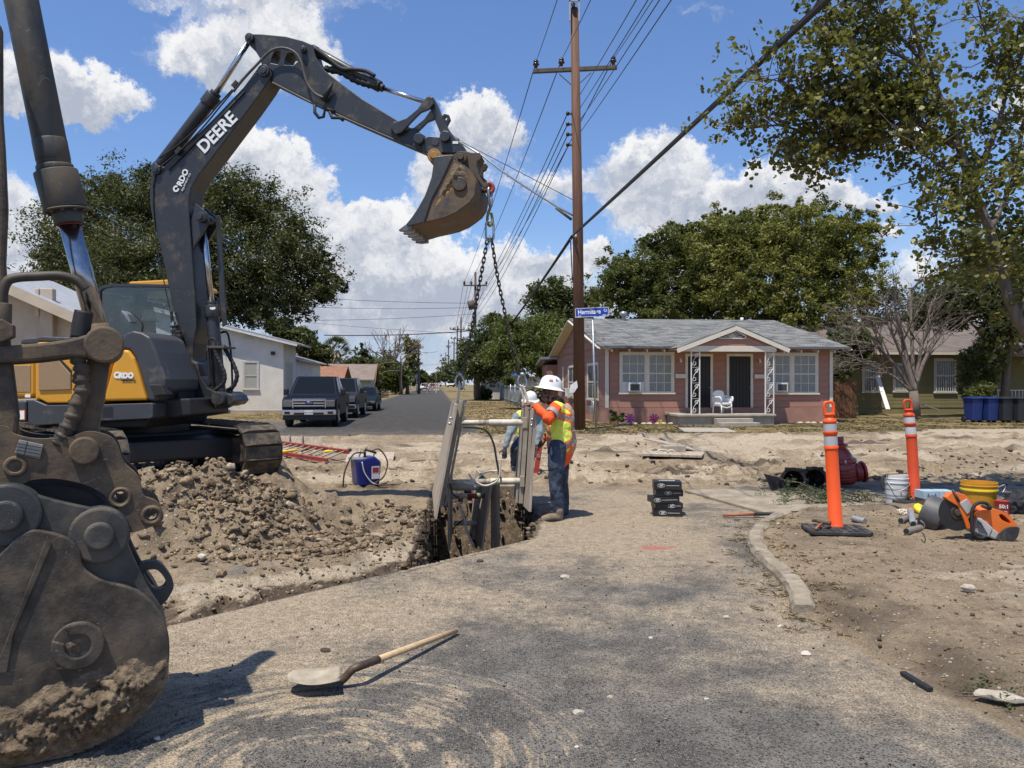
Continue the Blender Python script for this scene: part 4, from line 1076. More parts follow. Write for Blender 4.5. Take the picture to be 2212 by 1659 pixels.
# arm edge at the far left, hose loop
nb('arm', [(-400, 100), (6, 100), (8, 500), (18, 640), (30, 900), (20, 1130), (30, 1320), (40, 1480), (80, 1800), (60, 1950), (-400, 2000)], .12, .2, nlink, .015, c=lambda L: [(a * .5, b * .5) for a, b in L], smooth=False)
P = smooth_pts([T(p, .1) for p in NP([(5, 680), (5, 640), (14, 610), (35, 600), (80, 597), (130, 596), (165, 606), (185, 625)], .1, idn)], 6)
MB().tube(P, .021, 10).build('hydraulic_hose', mat('brown_hose', (.06, .045, .032), .6, 0, .3, 12, .001, 90, dirt=.4), nx)
MB().cyl(T(NP([(8, 655)], .1, idn)[0], .1), T(NP([(6, 730)], .1, idn)[0], .1), .032, 12).cyl(T(NP([(6, 715)], .1, idn)[0], .06), T(NP([(6, 715)], .1, idn)[0], .15), .05, 6).build('hose_fitting', nlink, nx, bev=.004)
# ------------------------------------------------------------------ trench shoring and lifting chains
ply = mat('weathered_plywood', (.40, .33, .255), .85, 0, .22, 3, .0012, 60, stretch=(6, 6, .7), dirt=.3, dcol=(.2, .155, .11), dscale=2.5)
plyedge = mat('plywood_edge', (.22, .17, .12), .85, 0, .3, 40, .001, 200)
alum = mat('dull_aluminium', (.36, .32, .26), .7, .1, .2, 10, .0006, 90, dirt=.55, dcol=(.33, .255, .17))
paintpipe = mat('dusty_white_pipe', (.56, .51, .42), .6, 0, .2, 14, .0008, 80, dirt=.35, dcol=(.33, .26, .18), dscale=7)
galv = mat('galvanised', (.42, .43, .44), .42, .7, .2, 18, .0004, 90)
chainm = mat('chain_steel', (.045, .04, .036), .45, .6, .3, 30, dirt=.3)
rope = mat('pale_rope', (.6, .53, .4), .9, 0, .25, 60, .002, 160)
whiteh = mat('cream_hose', (.6, .56, .47), .6, 0, .15, 20)
def slab(c4, th, name, m, parent, side=1, label=None):
 """a board from its four corners (near top, far top, far bottom, near bottom)"""
 c4 = [V(q) for q in c4]; n = (c4[1] - c4[0]).cross(c4[3] - c4[0]).normalized() * th * side
 vs = c4 + [q + n for q in c4]
 return MB().add(vs, [(0, 1, 2, 3), (7, 6, 5, 4), (0, 4, 5, 1), (1, 5, 6, 2), (2, 6, 7, 3), (3, 7, 4, 0)]).build(name, m, parent, world=True, bev=.003)
sh = thing('trench_shoring', 'pair of grey plywood shoring panels hanging upright from the chains', 'shoring', (-.3, 10.0, 0), 0, None)
L4 = [A(990, 874, 9.3), A(978, 866, 10.9), A(938, 1064, 10.9), A(944, 1122, 9.3)]
R4 = [A(1160, 885, 9.3), A(1131, 876, 10.9), A(1114, 1072, 10.9), A(1148, 1106, 9.3)]
slab(L4, .03, 'plywood_panel', ply, sh); slab(R4, .03, 'plywood_panel', ply, sh, 1)
def lerp4(c, u, v): return (c[0].lerp(c[1], u)).lerp(c[3].lerp(c[2], u), v)
inw = {0: V((.06, 0, 0)), 1: V((-.06, 0, 0))}
for k, c in ((0, L4), (1, R4)):
 mb = MB(); a, b = lerp4(c, .34, -.03), lerp4(c, .36, .97)
 mb.beam(a + inw[k], b + inw[k], .12, .055, (1, 0, 0)).beam(a + inw[k] * 1.9, b + inw[k] * 1.9, .07, .03, (1, 0, 0))
 mb.build('rail', alum, sh, bev=.004, world=True)
mb = MB()
for u, v in ((.08, .1), (.1, .16)): p = lerp4(R4, u, v); mb.cut().cyl(p + V((-.02, 0, 0)), p + V((-.05, 0, 0)), .018, 8)
for u, v in ((.05, .12), (.08, .17)): p = lerp4(L4, u, v); mb.cut().cyl(p + V((-.02, -.02, 0)), p + V((-.07, -.05, 0)), .016, 8)
mb.build('bolt', galv, sh, world=True)
for py0, py1, x0, x1, j in ((913, 913, 990, 1134, 1056), (1042, 1039, 962, 1128, 1060)):
 a, b = A(x0, py0, 9.85), A(x1, py1, 9.85); m_ = a.lerp(b, (j - x0) / (x1 - x0))
 st = MB().cyl(m_, b, .043, 18).cyl(m_ + (b - m_) * .78, m_ + (b - m_) * .80, .05, 18).build('strut', paintpipe, sh, bev=.003, world=True)
 MB().cyl(a, m_, .035, 16).build('piston', paintpipe, st, world=True)
 MB().cyl(a.lerp(m_, .68), a.lerp(m_, .9), .0365, 16).build('grey_band', alum, st, world=True)
 MB().box(a, (.06, .14, .14)).build('end_plate', alum, sh, bev=.006, world=True)
 MB().box(b, (.06, .14, .14)).build('end_plate', alum, sh, bev=.006, world=True)
def hose(L, Y, r, name, m, parent=None, n=6, dy=0):
 P = smooth_pts([A(x, y, Y + dy * i) for i, (x, y) in enumerate(L)], n)
 return MB().tube(P, r, 8).build(name, m, parent, world=parent is not None)
hose([(1000, 923), (1030, 924), (1052, 932), (1066, 958), (1072, 990), (1077, 1020), (1076, 1034), (1064, 1042)], 9.75, .013, 'hydraulic_hose', rubber, sh)
hose([(1013, 1024), (1022, 1036), (1045, 1049), (1068, 1043), (1078, 1030), (1081, 1005), (1081, 992)], 9.7, .012, 'hydraulic_hose', whiteh, sh)
hose([(1082, 1018), (1060, 1018), (1040, 1026), (1030, 1036)], 9.95, .011, 'hydraulic_hose', whiteh, sh)
hose([(1000, 1041), (1030, 1048), (1055, 1049), (1070, 1044)], 9.72, .012, 'hydraulic_hose', whiteh, sh)
hose([(972, 1045), (976, 1062), (984, 1072), (992, 1074)], 9.8, .009, 'hydraulic_hose', rubber, sh)
# ropes from rails to hooks
hose([(993, 828), (991, 850), (988, 870), (986, 885)], 9.85, .016, 'lifting_rope', rope, sh)
hose([(1127, 832), (1128, 846), (1131, 862), (1130, 876), (1128, 890)], 9.85, .013, 'lifting_rope', rope, sh)
hose([(1128, 832), (1134, 846), (1138, 862), (1141, 880)], 9.83, .017, 'lifting_rope', rope, sh)
# a second set, already down in the trench
s2 = thing('trench_shoring', 'lower plywood shoring standing down inside the trench below the hanging pair', 'shoring', (-.4, 10.9, -.6), 0)
B2 = [A(1064, 1046, 10.3), A(1032, 1014, 11.7), A(1019, 1150, 11.7), A(1044, 1188, 10.3)]
slab(B2, .03, 'plywood_panel', ply, s2)
B3 = [A(1080, 1046, 10.5), A(1066, 1046, 10.6), A(1066, 1190, 10.6), A(1080, 1190, 10.5)]
slab(B3, .05, 'timber_post', ply, s2)
B4 = [A(972, 1040, 10.3), A(978, 1020, 11.7), A(978, 1150, 11.7), A(972, 1190, 10.3)]
slab(B4, .03, 'plywood_panel', ply, s2)
mb = MB().beam(lerp4(B2, .5, -.04) + V((-.05, 0, 0)), lerp4(B2, .55, .98) + V((-.05, 0, 0)), .1, .05, (1, 0, 0)); mb.build('rail', alum, s2, world=True, bev=.004)
for (xa, ya), (xb, yb), Y, r, m_ in (((974, 1053), (1034, 1052), 10.95, .045, paintpipe), ((974, 1072), (1071, 1070), 10.6, .036, paintpipe), ((980, 1130), (1030, 1130), 10.95, .036, paintpipe)):
 st = MB().cyl(A(xa, ya, Y), A(xb, yb, Y), r, 16).build('strut', m_, s2, world=True)
MB().cyl(A(1010, 1071.5, 10.6), A(1058, 1070.5, 10.6), .0375, 16).build('red_band', mat('faded_red', (.33, .07, .045), .6, 0, .2, 20), st, world=True)
MB().cyl(A(1034, 1071, 10.6), A(1040, 1071, 10.6), .039, 16).build('green_tape', mat('green_tape', (.05, .36, .18), .5), st, world=True)
hose([(992, 1090), (1000, 1110), (1010, 1150), (1024, 1180)], 10.5, .016, 'hydraulic_hose', whiteh, s2)
hose([(978, 1142), (996, 1126), (1010, 1112), (1008, 1090)], 10.6, .008, 'hydraulic_hose', rubber, s2)
# --- lifting chains
HK = A(1058, 408, 9.5)
ch = thing('lifting_chain', 'two legged black lifting chain hanging from the raised bucket', 'chain', HK)
redp = mat('red_hook_paint', (.36, .045, .03), .5, 0, .25, 12, .001, 60, dirt=.2)
olive = mat('olive_strap', (.22, .22, .06), .8, 0, .3, 14, .002, 60)
mb = MB(); mb.tube(smooth_pts([A(x, y, 9.5) for x, y in ((1050, 400), (1056, 396), (1064, 402), (1064, 412), (1057, 416), (1052, 411))], 4), .026, 10); mb.build('grab_hook', redp, ch, world=True)
def ringL(a, b, w, r, name, m, parent, yaw=0, n=9):
 """an oblong ring from point a down to b"""
 a = V(a); b = V(b); d = (b - a); L = d.length; d.normalize(); x = V((math.cos(yaw), math.sin(yaw), 0)); x = (x - d * x.dot(d)).normalized()
 P = []
 for k in range(n): t = PI * k / (n - 1); P.append(a + d * (w - w * math.sin(t)) + x * w * math.cos(t))
 for k in range(n): t = PI + PI * k / (n - 1); P.append(b - d * (w + w * math.sin(t)) + x * w * math.cos(t))
 return MB().tube(P, r, 8, closed=True).build(name, m, parent, world=True)
ringL(A(1057.5, 406, 9.5), A(1057.5, 440, 9.5), .036, .016, 'shackle', galv, ch, 1.2)
MB().cyl(A(1060, 428, 9.5), A(1060, 446, 9.5), .028, 12).build('swivel', galv, ch, world=True, bev=.006)
MB().tube(smooth_pts([A(x, y, 9.5) for x, y in ((1060, 446), (1054, 462), (1053, 478), (1058, 488), (1064, 478), (1061, 460))], 4), .017, 8).build('snap_hook', olive, ch, world=True)
ringL(A(1058, 478, 9.5), A(1058, 520, 9.5), .048, .015, 'master_link', galv, ch, .15)
mb = MB(); mb.tube([A(1056, 516, 9.5), A(1060, 516, 9.5)], .05, 10); mb.build('chain_joint', galv, ch, world=True, bev=.01)
link_me = None
def chain(Lp, Y0, Y1, pitch):
 global link_me
 P = smooth_pts([A(x, y, Y0 + (Y1 - Y0) * i / (len(Lp) - 1)) for i, (x, y) in enumerate(Lp)], 14)
 if link_me is None:
  w, l, r = .017, pitch * 1.42 / 2, .0078
  Q = []
  for k in range(7): t = PI * k / 6; Q.append(V((w * math.cos(t), 0, (l - w) + w * math.sin(t))))
  for k in range(7): t = PI + PI * k / 6; Q.append(V((w * math.cos(t), 0, -(l - w) + w * math.sin(t))))
  link_me = MB().tube(Q, r, 6, closed=True).data('chain_link'); link_me.materials.append(chainm)
 acc = 0; i = 0; n = 0; D = []
 for a, b in zip(P[:-1], P[1:]):
  L = (b - a).length
  while acc <= L: D.append((a + (b - a) * (acc / L), (b - a).normalized())); acc += pitch
  acc -= L
 iv = wm(ch).inverted()
 for n, (p, d) in enumerate(D):
  o = link('chain_link', link_me, ch)
  q = d.to_track_quat('Z', 'Y') @ Euler((0, 0, (n % 2) * PI / 2 + .5)).to_quaternion()
  o.matrix_local = iv @ Matrix.LocRotScale(p, q, None)
 return P
chain([(1052, 522), (1046, 556), (1039, 596), (1031, 640), (1023, 690), (1014, 740), (1003, 786), (994, 812)], 9.5, 9.85, .058)
chain([(1063, 522), (1070, 570), (1079, 620), (1089, 668), (1100, 720), (1113, 770), (1126, 812)], 9.5, 9.85, .058)
for x, y in ((993, 822), (1128, 822)):
 Q = smooth_pts([A(x + dx, y + dy, 9.85) for dx, dy in ((-3, -12), (3, -12), (9, 2), (8, 12), (0, 15), (-8, 9), (-9, -2))], 4, True)
 MB().tube(Q, .0135, 8, closed=True).build('chain_hook', galv, ch, world=True)
 MB().cyl(A(x - 4, y - 14, 9.82), A(x + 5, y - 13, 9.82), .022, 10).build('hook_pin', galv, ch, world=True)
# ------------------------------------------------------------------ people
skin_d = mat('brown_skin', (.16, .078, .045), .55, 0, .15, 30, .0008, 150)
jeans = mat('dark_jeans', (.022, .032, .055), .85, 0, .35, 9, .004, 26, c2=(.055, .075, .115), cscale=5)
shirt_o = mat('orange_hi_vis_shirt', (.88, .10, .012), .75, 0, .15, 9, .006, 22)
greyshirt = mat('grey_blue_sleeve', (.22, .27, .29), .85, 0, .25, 10, .005, 24)
hatm = mat('white_hard_hat', (.80, .80, .78), .28, 0, .03, 6, coat=.3)
boot = mat('tan_boot', (.20, .145, .095), .8, 0, .25, 14, .003, 60)
glove = mat('dark_glove', (.05, .05, .055), .8, 0, .3, 30, .002, 80)
gaiter = mat('camo_gaiter', (.03, .022, .018), .9, 0, .2, 9, c2=(.27, .21, .15), cscale=16)
blackm = mat('black_plastic', (.012, .012, .013), .4)
def vestmat(name, bands, vert, lat, fwd):
 """hi-vis yellow with orange edged silver tape: level bands and two straps"""
 m = bpy.data.materials.new(name); m.use_nodes = True; t = NT(m.node_tree); p = t.n['Principled BSDF']
 oc = t.node('ShaderNodeTexCoord').outputs['Object']; n = t.noise(oc, 7, 4)
 z = t.m('ADD', t.xyz(oc)[2], t.m('MULTIPLY', t.m('SUBTRACT', n, .5), .03))
 u = t.m('ABSOLUTE', t.v('DOT_PRODUCT', oc, lat)); f = t.v('DOT_PRODUCT', oc, fwd)
 so, ss_ = 0, 0
 for zc, sl in bands:
  dd = t.m('ABSOLUTE', t.m('SUBTRACT', z, t.m('MULTIPLY_ADD', f, sl, zc)))
  a, b = t.m('LESS_THAN', dd, .052), t.m('LESS_THAN', dd, .026)
  so = a if so == 0 else t.m('MAXIMUM', so, a); ss_ = b if ss_ == 0 else t.m('MAXIMUM', ss_, b)
 for uc in vert:
  dd = t.m('ABSOLUTE', t.m('SUBTRACT', u, uc))
  so = t.m('MAXIMUM', so, t.m('LESS_THAN', dd, .05)); ss_ = t.m('MAXIMUM', ss_, t.m('LESS_THAN', dd, .024))
 c = t.mix(so, t.mix(t.ss(n, .3, .7), (.62, .72, .06), (.80, .84, .14)), (.90, .15, .03))
 c = t.mix(ss_, c, (.30, .29, .27))
 t.put(p.inputs['Base Color'], c); p.inputs['Roughness'].default_value = .8
 b = t.node('ShaderNodeBump'); b.inputs['Distance'].default_value = .009; b.inputs['Strength'].default_value = 1
 t.put(b.inputs['Height'], t.noise(oc, 16, 5)); t.put(p.inputs['Normal'], b.outputs[0])
 return m
def limb(mb, P, r, n=12):
 """a tapered limb with rounded joints"""
 mb.tube(P, r, n)
 rs = r if isinstance(r, (list, tuple)) else [r] * len(P)
 for p, q in zip(P, rs): mb.ell(p, q * .995, 10, 7)
 return mb
FOLD = bpy.data.textures.new('folds', 'CLOUDS'); FOLD.noise_scale = .07; FOLD.noise_depth = 2
def grow(mb, name, m, parent, vox=.012, it=4, fold=0.0, world=True):
 o = mb.build(name, m, parent, world=world)
 r = o.modifiers.new('join', 'REMESH'); r.mode = 'VOXEL'; r.voxel_size = vox; r.use_smooth_shade = True
 if it: s = o.modifiers.new('soft', 'SMOOTH'); s.iterations = it; s.factor = .5
 if fold: d = o.modifiers.new('folds', 'DISPLACE'); d.texture = FOLD; d.strength = fold; d.mid_level = .5; d.texture_coords = 'LOCAL'
 return o
def hard_hat(c, parent, fwd, tilt, m=hatm, s=1.0, name='hard_hat'):
 """full brim hard hat centred over c"""
 f = V(fwd).normalized(); z = (V((0, 0, 1)) + f * tilt).normalized(); x = (f - z * f.dot(z)).normalized(); y = z.cross(x)
 M = Matrix.Translation(c) @ Matrix((x, y, z)).transposed().to_4x4()
 mb = MB(); vs = []; fs = []; n = 32
 prof = [(.0, .142), (.04, .139), (.075, .126), (.1, .1), (.116, .06), (.122, .02), (.124, .0), (.148, -.012), (.168, -.022), (.168, -.027), (.13, -.012), (.118, 0.0)]
 for i, (r, h) in enumerate(prof):
  for k in range(n):
   a = 2 * PI * k / n; e = 1.14 if r < .13 else 1.1
   rr = r * (1 + .08 * max(0, math.cos(a)) ** 2 * (r > .13))
   ridge = .008 * math.exp(-(math.sin(a) * r / .018) ** 2) * (h > .05)
   vs.append(M @ (V((rr * e * math.cos(a), rr * .98 * math.sin(a), h + ridge)) * s))
 for i in range(len(prof) - 1):
  for k in range(n): k2 = (k + 1) % n; fs.append((i * n + k, i * n + k2, (i + 1) * n + k2, (i + 1) * n + k))
 mb.add(vs, fs, True)
 o = mb.build(name, m, parent, world=True)
 return o, M
def hand(mb, wrist, palm_dir, finger_dir, side, s=1.0, curl=.5, thumb=None):
 """palm, four unequal bent fingers and a thumb"""
 d = V(palm_dir).normalized(); fd = V(finger_dir).normalized(); w = V(side).normalized()
 limb(mb, [V(wrist), V(wrist) + d * .05 * s, V(wrist) + d * .085 * s], [.026 * s, .034 * s, .03 * s], 10)
 for k, L in ((-1.5, .068), (-.5, .078), (.5, .074), (1.5, .058)):
  b = V(wrist) + d * .08 * s + w * k * .021 * s
  mid = b + d.lerp(fd, curl * .6).normalized() * L * .5 * s; tip = mid + fd * L * .5 * s
  limb(mb, [b, mid, tip], [.0105 * s, .0095 * s, .0075 * s], 7)
 t0 = V(wrist) + d * .03 * s - w * .03 * s
 td = V(thumb).normalized() if thumb is not None else (d - w).normalized()
 limb(mb, [t0, t0 + (td - w * .4) * .035 * s, t0 + td * .065 * s], [.013 * s, .011 * s, .008 * s], 7)
# --- worker beside the panel, seen from his left, facing left
def P1(x, y, Y=9.42): return A(x, y, Y)
w1 = thing('person', 'person in white hard hat and yellow vest gripping the hanging plywood panel', 'person', G(1206, 1119) * V((1, 1, 0)))
b = MB()
hd = P1(1189, 846)
b.ell(hd, (.098, .076, .122), 16, 12); b.ell(hd + V((-.03, 0, -.075)), (.07, .058, .055), 12, 9)
limb(b, [hd + V((-.095, 0, .0)), hd + V((-.118, 0, -.028))], [.012, .017], 8)
for s in (-1, 1):
 b.ell(hd + V((.012, s * .078, -.005)), (.02, .01, .032), 8, 6); b.ell(hd + V((-.078, s * .033, .012)), (.014, .017, .012), 8, 6)
b.ell(hd + V((-.088, 0, -.065)), (.02, .03, .011), 8, 6)
limb(b, [hd + V((.02, 0, -.08)), P1(1197, 866), P1(1202, 880)], [.062, .062, .09])
limb(b, [P1(1204, 895), P1(1207, 925), P1(1211, 962)], [.135, .13, .135], 14)
shL, elL, wrL = P1(1200, 884, 9.26), P1(1184, 904, 9.1), P1(1156, 876, 9.28)
limb(b, [shL, elL, wrL], [.055, .045, .03]); limb(b, [P1(1214, 882, 9.6), P1(1203, 925, 9.68), P1(1176, 950, 9.62)], [.055, .045, .03])
hand(b, wrL, (-1, .25, .22), (-.75, .15, -.7), (.0, .9, .35), 1.12, .6, (-.6, -.2, -.55))
hand(b, P1(1176, 950, 9.62), (-.6, 0, -.8), (-.3, .1, -1), (0, 1, 0), 1.05, .5)
hips = [(P1(1206, 968, 9.33), P1(1200, 1046, 9.3), P1(1204, 1107, 9.34)), (P1(1214, 968, 9.56), P1(1213, 1044, 9.6), P1(1215, 1098, 9.72))]
for h_ in hips: limb(b, list(h_), [.075, .055, .04])
grow(b, 'body', skin_d, w1, .0065, 2)
jn = MB()
for (hp, kn, an) in hips:
 limb(jn, [hp + V((0, 0, .02)), hp.lerp(kn, .5) + V((-.01, 0, 0)), kn, kn.lerp(an, .5) + V((.012, 0, 0)), an + V((.0, 0, -.03))], [.118, .103, .083, .082, .083], 14)
limb(jn, [P1(1207, 962, 9.42), P1(1211, 955, 9.48)], [.14, .14], 14)
grow(jn, 'jeans', jeans, w1, .014, 3, .03)
s_ = MB(); limb(s_, [P1(1209, 985, 9.44), P1(1208, 940), P1(1205, 905), P1(1204, 890)], [.15, .155, .15, .12], 14)
limb(s_, [shL + V((.02, .1, .02)), shL, elL + V((.005, 0, -.005)), elL.lerp(wrL, .55), elL.lerp(wrL, .92)], [.09, .082, .07, .058, .046], 12)
limb(s_, [P1(1214, 884, 9.55), P1(1203, 925, 9.68), P1(1180, 946, 9.62)], [.085, .07, .046])
limb(s_, [P1(1222, 955, 9.42), P1(1230, 978, 9.4)], [.1, .06])
grow(s_, 'shirt', shirt_o, w1, .012, 3, .03)
MB().tube([elL.lerp(shL, .32), elL.lerp(shL, .6)], [.082, .088], 14, False).build('sleeve_tape', mat('silver_tape', (.34, .34, .33), .5, .2, .1), w1, world=True)
vm = vestmat('vest_fabric', [(.86, -.55), (1.27, .3)], [.125], (0, 1, 0), (-1, 0, 0))
v_ = MB(); limb(v_, [P1(1213, 961, 9.44), P1(1212, 940, 9.43), P1(1208, 915), P1(1205, 893), P1(1205, 884)], [.185, .18, .175, .158, .12], 16)
limb(v_, [P1(1224, 940, 9.43), P1(1232, 962, 9.4)], [.12, .07]); limb(v_, [P1(1204, 884, 9.3), P1(1208, 882, 9.56)], [.1, .1])
v_.ell(P1(1222, 905), (.11, .15, .2), 14, 10)
vo = grow(v_, 'vest', vm, w1, .014, 4, .035)
tapem = MATS['silver_tape']; vstrip = mat('vest_orange', (.90, .15, .03), .8)
gt = MB(); gt.ell(hd + V((-.03, 0, -.055)), (.088, .082, .075), 14, 10); limb(gt, [hd + V((.01, 0, -.085)), P1(1197, 865), P1(1203, 876)], [.085, .083, .11])
grow(gt, 'neck_gaiter', gaiter, w1, .01, 2, .02)
gl_ = MB()
for s in (-1, 1): gl_.box(hd + V((-.085, s * .036, .012)), (.03, .052, .034)); gl_.beam(hd + V((-.07, s * .072, .016)), hd + V((.02, s * .082, .016)), .005, .01)
gl_.build('sunglasses', blackm, w1, bev=.006, world=True)
ht, HM = hard_hat(hd + V((.0, 0, .052)), w1, (-1, 0, 0), -.16)
def sticker(M, az, el_, w, h, m, name, parent):
 r = V((.1285 * math.cos(el_) * math.cos(az) * 1.1, .128 * math.cos(el_) * math.sin(az), .148 * math.sin(el_)))
 nrm = r.normalized(); x = V((0, 0, 1)).cross(nrm).normalized(); y = nrm.cross(x)
 vs = [M @ (r * 1.0 + x * a * w + y * b_ * h + nrm * c_) for c_ in (-.01, .004) for a, b_ in ((-1, -1), (1, -1), (1, 1), (-1, 1))]
 MB().add(vs, [(0, 3, 2, 1), (4, 5, 6, 7), (0, 1, 5, 4), (1, 2, 6, 5), (2, 3, 7, 6), (3, 0, 4, 7)]).build(name, m, parent, world=True)
sticker(HM, PI / 2 - .1, .62, .022, .014, redp, 'red_sticker', ht); sticker(HM, PI / 2 + .6, .75, .018, .016, mat('grey_sticker', (.2, .22, .25), .5), 'grey_sticker', ht)
MB().tube(smooth_pts([hd + V((-.03, -.10, .05)), hd + V((-.02, -.098, -.05)), hd + V((-.045, -.03, -.125))], 4), .006, 6).build('chin_strap', blackm, w1, world=True)
def boots(w, heel, toe, name='boot', m=boot):
 h, t_ = V(heel), V(toe); d = (t_ - h); L = d.length; d.normalize(); z = V((0, 0, 1)); k = MB()
 limb(k, [h + d * .04 + z * .13, h + d * .04 + z * .05], [.058, .05]); limb(k, [h + d * .04 + z * .05, h + d * L * .55 + z * .05, t_ - d * .045 + z * .038], [.05, .052, .042])
 for p in (h + d * .03, h + d * L * .6, t_ - d * .05): k.ell(p + z * .02, (.055, .045, .022), 10, 6)
 o = grow(k, name, m, w, .01, 2)
 s = MB(); Q = sm2([(h - d * .02)[:2], (h + V((d.y, -d.x, 0)) * .042)[:2], (h + d * L * .7 + V((d.y, -d.x, 0)) * .052)[:2], t_[:2], (h + d * L * .7 - V((d.y, -d.x, 0)) * .052)[:2], (h - V((d.y, -d.x, 0)) * .042)[:2]], 4)
 s.prism([(q[0], q[1]) for q in Q], h.z + .002, h.z + .026, axis='z').build('sole', blackm, o, world=True)
zf = hz(.5, 9.3)
boots(w1, V((.605, 9.31, zf)), V((.34, 9.24, zf))); boots(w1, V((.64, 9.72, zf)), V((.38, 9.66, zf)))
mb = MB()
for k in range(4): mb.tube(smooth_pts([P1(1192 + k * 4, 964, 9.26), P1(1190 + k * 4, 975, 9.25), P1(1193 + k * 4, 986 + k * 3, 9.25)], 3), .006, 6)
mb.torus(P1(1196, 978, 9.24), .02, .004, 14, 6, Euler((PI / 2, 0, 0)).to_matrix()); mb.build('key_ring', galv, w1, world=True, kind='stuff')
# --- stooping worker behind the panel
def P2(x, y, Y=14.1): return A(x, y, Y)
w2 = thing('person', 'stooping person in grey sleeves and dark gloves behind the hanging panel', 'person', V((.15, 14.3, 0)))
b = MB(); hd2 = P2(1146, 868, 13.9)
b.ell(hd2, (.078, .095, .115), 14, 10); b.ell(hd2 + V((0, -.05, -.07)), (.055, .06, .05)); limb(b, [hd2 + V((0, -.1, -.02)), hd2 + V((0, -.12, -.04))], [.012, .016], 8)
for s in (-1, 1): b.ell(hd2 + V((s * .08, 0, 0)), (.01, .02, .03), 8, 6); b.ell(hd2 + V((s * .032, -.085, .0)), (.016, .012, .011), 8, 6)
b.ell(hd2 + V((0, -.1, -.075)), (.028, .015, .01), 8, 6)
limb(b, [hd2 + V((0, .03, -.08)), P2(1143, 892, 14.1)], [.06, .07]); limb(b, [P2(1140, 905, 14.15), P2(1136, 930, 14.3), P2(1134, 950, 14.4)], [.14, .13, .14])
aL = [P2(1116, 902, 14.0), P2(1101, 936, 13.85), P2(1091, 968, 13.8)]; aR = [P2(1162, 900, 14.0), P2(1166, 936, 13.85), P2(1160, 962, 13.8)]
limb(b, aL, [.055, .045, .032]); limb(b, aR, [.055, .045, .032])
lg = [[P2(1124, 950, 14.3), P2(1112, 972, 13.95), P2(1112, 1008, 14.2)], [P2(1144, 950, 14.35), P2(1150, 978, 14.05), P2(1140, 1010, 14.35)]]
for q_ in lg: limb(b, q_, [.08, .06, .042])
grow(b, 'body', skin_d, w2, .01, 2)
s_ = MB()
for a in (aL, aR): limb(s_, [a[0], a[1], a[1].lerp(a[2], .85)], [.088, .074, .055])
limb(s_, [P2(1140, 905, 14.15), P2(1136, 940, 14.3)], [.15, .14]); grow(s_, 'shirt', greyshirt, w2, .014, 3, .03)
v_ = MB(); limb(v_, [P2(1126, 899, 14.05), P2(1154, 898, 14.05)], [.115, .115]); limb(v_, [P2(1140, 900, 14.12), P2(1137, 925, 14.25), P2(1134, 948, 14.35)], [.17, .168, .165])
grow(v_, 'vest', vestmat('vest_fabric_stooping', [(.95, 0), (1.28, .2)], [.13], (1, 0, 0), (0, -1, 0)), w2, .014, 4, .03)
jn = MB()
for q_ in lg: limb(jn, [q_[0], q_[1], q_[2]], [.115, .09, .08])
grow(jn, 'jeans', jeans, w2, .014, 3, .03)
k = MB(); hand(k, aL[2], (-.1, 0, -1), (.1, -.2, -1), (1, .2, 0), 1.25, .5); grow(k, 'glove', glove, w2, .007, 2)
k = MB(); hand(k, aR[2], (.1, -.1, -1), (.0, -.4, -.8), (1, .2, 0), 1.25, .7); grow(k, 'glove', glove, w2, .007, 2)
hard_hat(hd2 + V((0, 0, .05)), w2, (0, -1, 0), .25)
boots(w2, lg[0][2] * V((1, 1, 0)) + V((0, .1, hz(0, 14.2))), lg[0][2] * V((1, 1, 0)) + V((-.02, -.18, hz(0, 14.2)))); boots(w2, lg[1][2] * V((1, 1, 0)) + V((0, .1, hz(.2, 14.3))), lg[1][2] * V((1, 1, 0)) + V((.02, -.18, hz(.2, 14.3))))
t_ = thing('spirit_level', 'long red spirit level held upright beside the hanging panel', 'level', A(1160, 1030, 13.7))
MB().beam(A(1166, 966, 13.72), A(1156, 1034, 13.72), .09, .03, (0, 1, 0)).build('level_body', redp, t_, bev=.005, world=True)
p = A(1163, 985, 13.69); MB().torus(p, .022, .006, 16, 6, Euler((PI / 2, 0, 0)).to_matrix()).build('hand_hole', galv, t_, world=True)
# --- operator in the cab
w3 = thing('person', 'person in pale hard hat and orange shirt seated in the excavator cab', 'person', EO + EF.x * -1.05 + EF.y * .58 + V((0, 0, 1.2)), EY)
iv = wm(w3)
O = lambda x, z, y=.0: iv @ V((x, y, z))
c_ = EF.hit(318, 698, .58); lx = c_[0] + 1.05; lz = c_[1] - 1.2
b = MB(); hh = V((lx, 0, lz)); f = lambda v: iv @ V(v)
b.ell(f(hh), (.098, .078, .12), 14, 10); b.ell(f(hh + V((.03, 0, -.075))), (.065, .056, .05)); limb(b, [f(hh + V((.09, 0, .0))), f(hh + V((.118, 0, -.03)))], [.012, .017], 8)
for s in (-1, 1): b.ell(f(hh + V((-.01, s * .078, 0))), (.02, .01, .03), 8, 6); b.ell(f(hh + V((.08, s * .032, .01))), (.013, .016, .011), 8, 6)
b.ell(f(hh + V((.088, 0, -.065))), (.018, .028, .01), 8, 6)
limb(b, [f(hh + V((-.02, 0, -.08))), f(hh + V((-.04, 0, -.17)))], [.06, .07]); limb(b, [f(hh + V((-.05, 0, -.25))), f(hh + V((-.06, 0, -.62)))], [.14, .15])
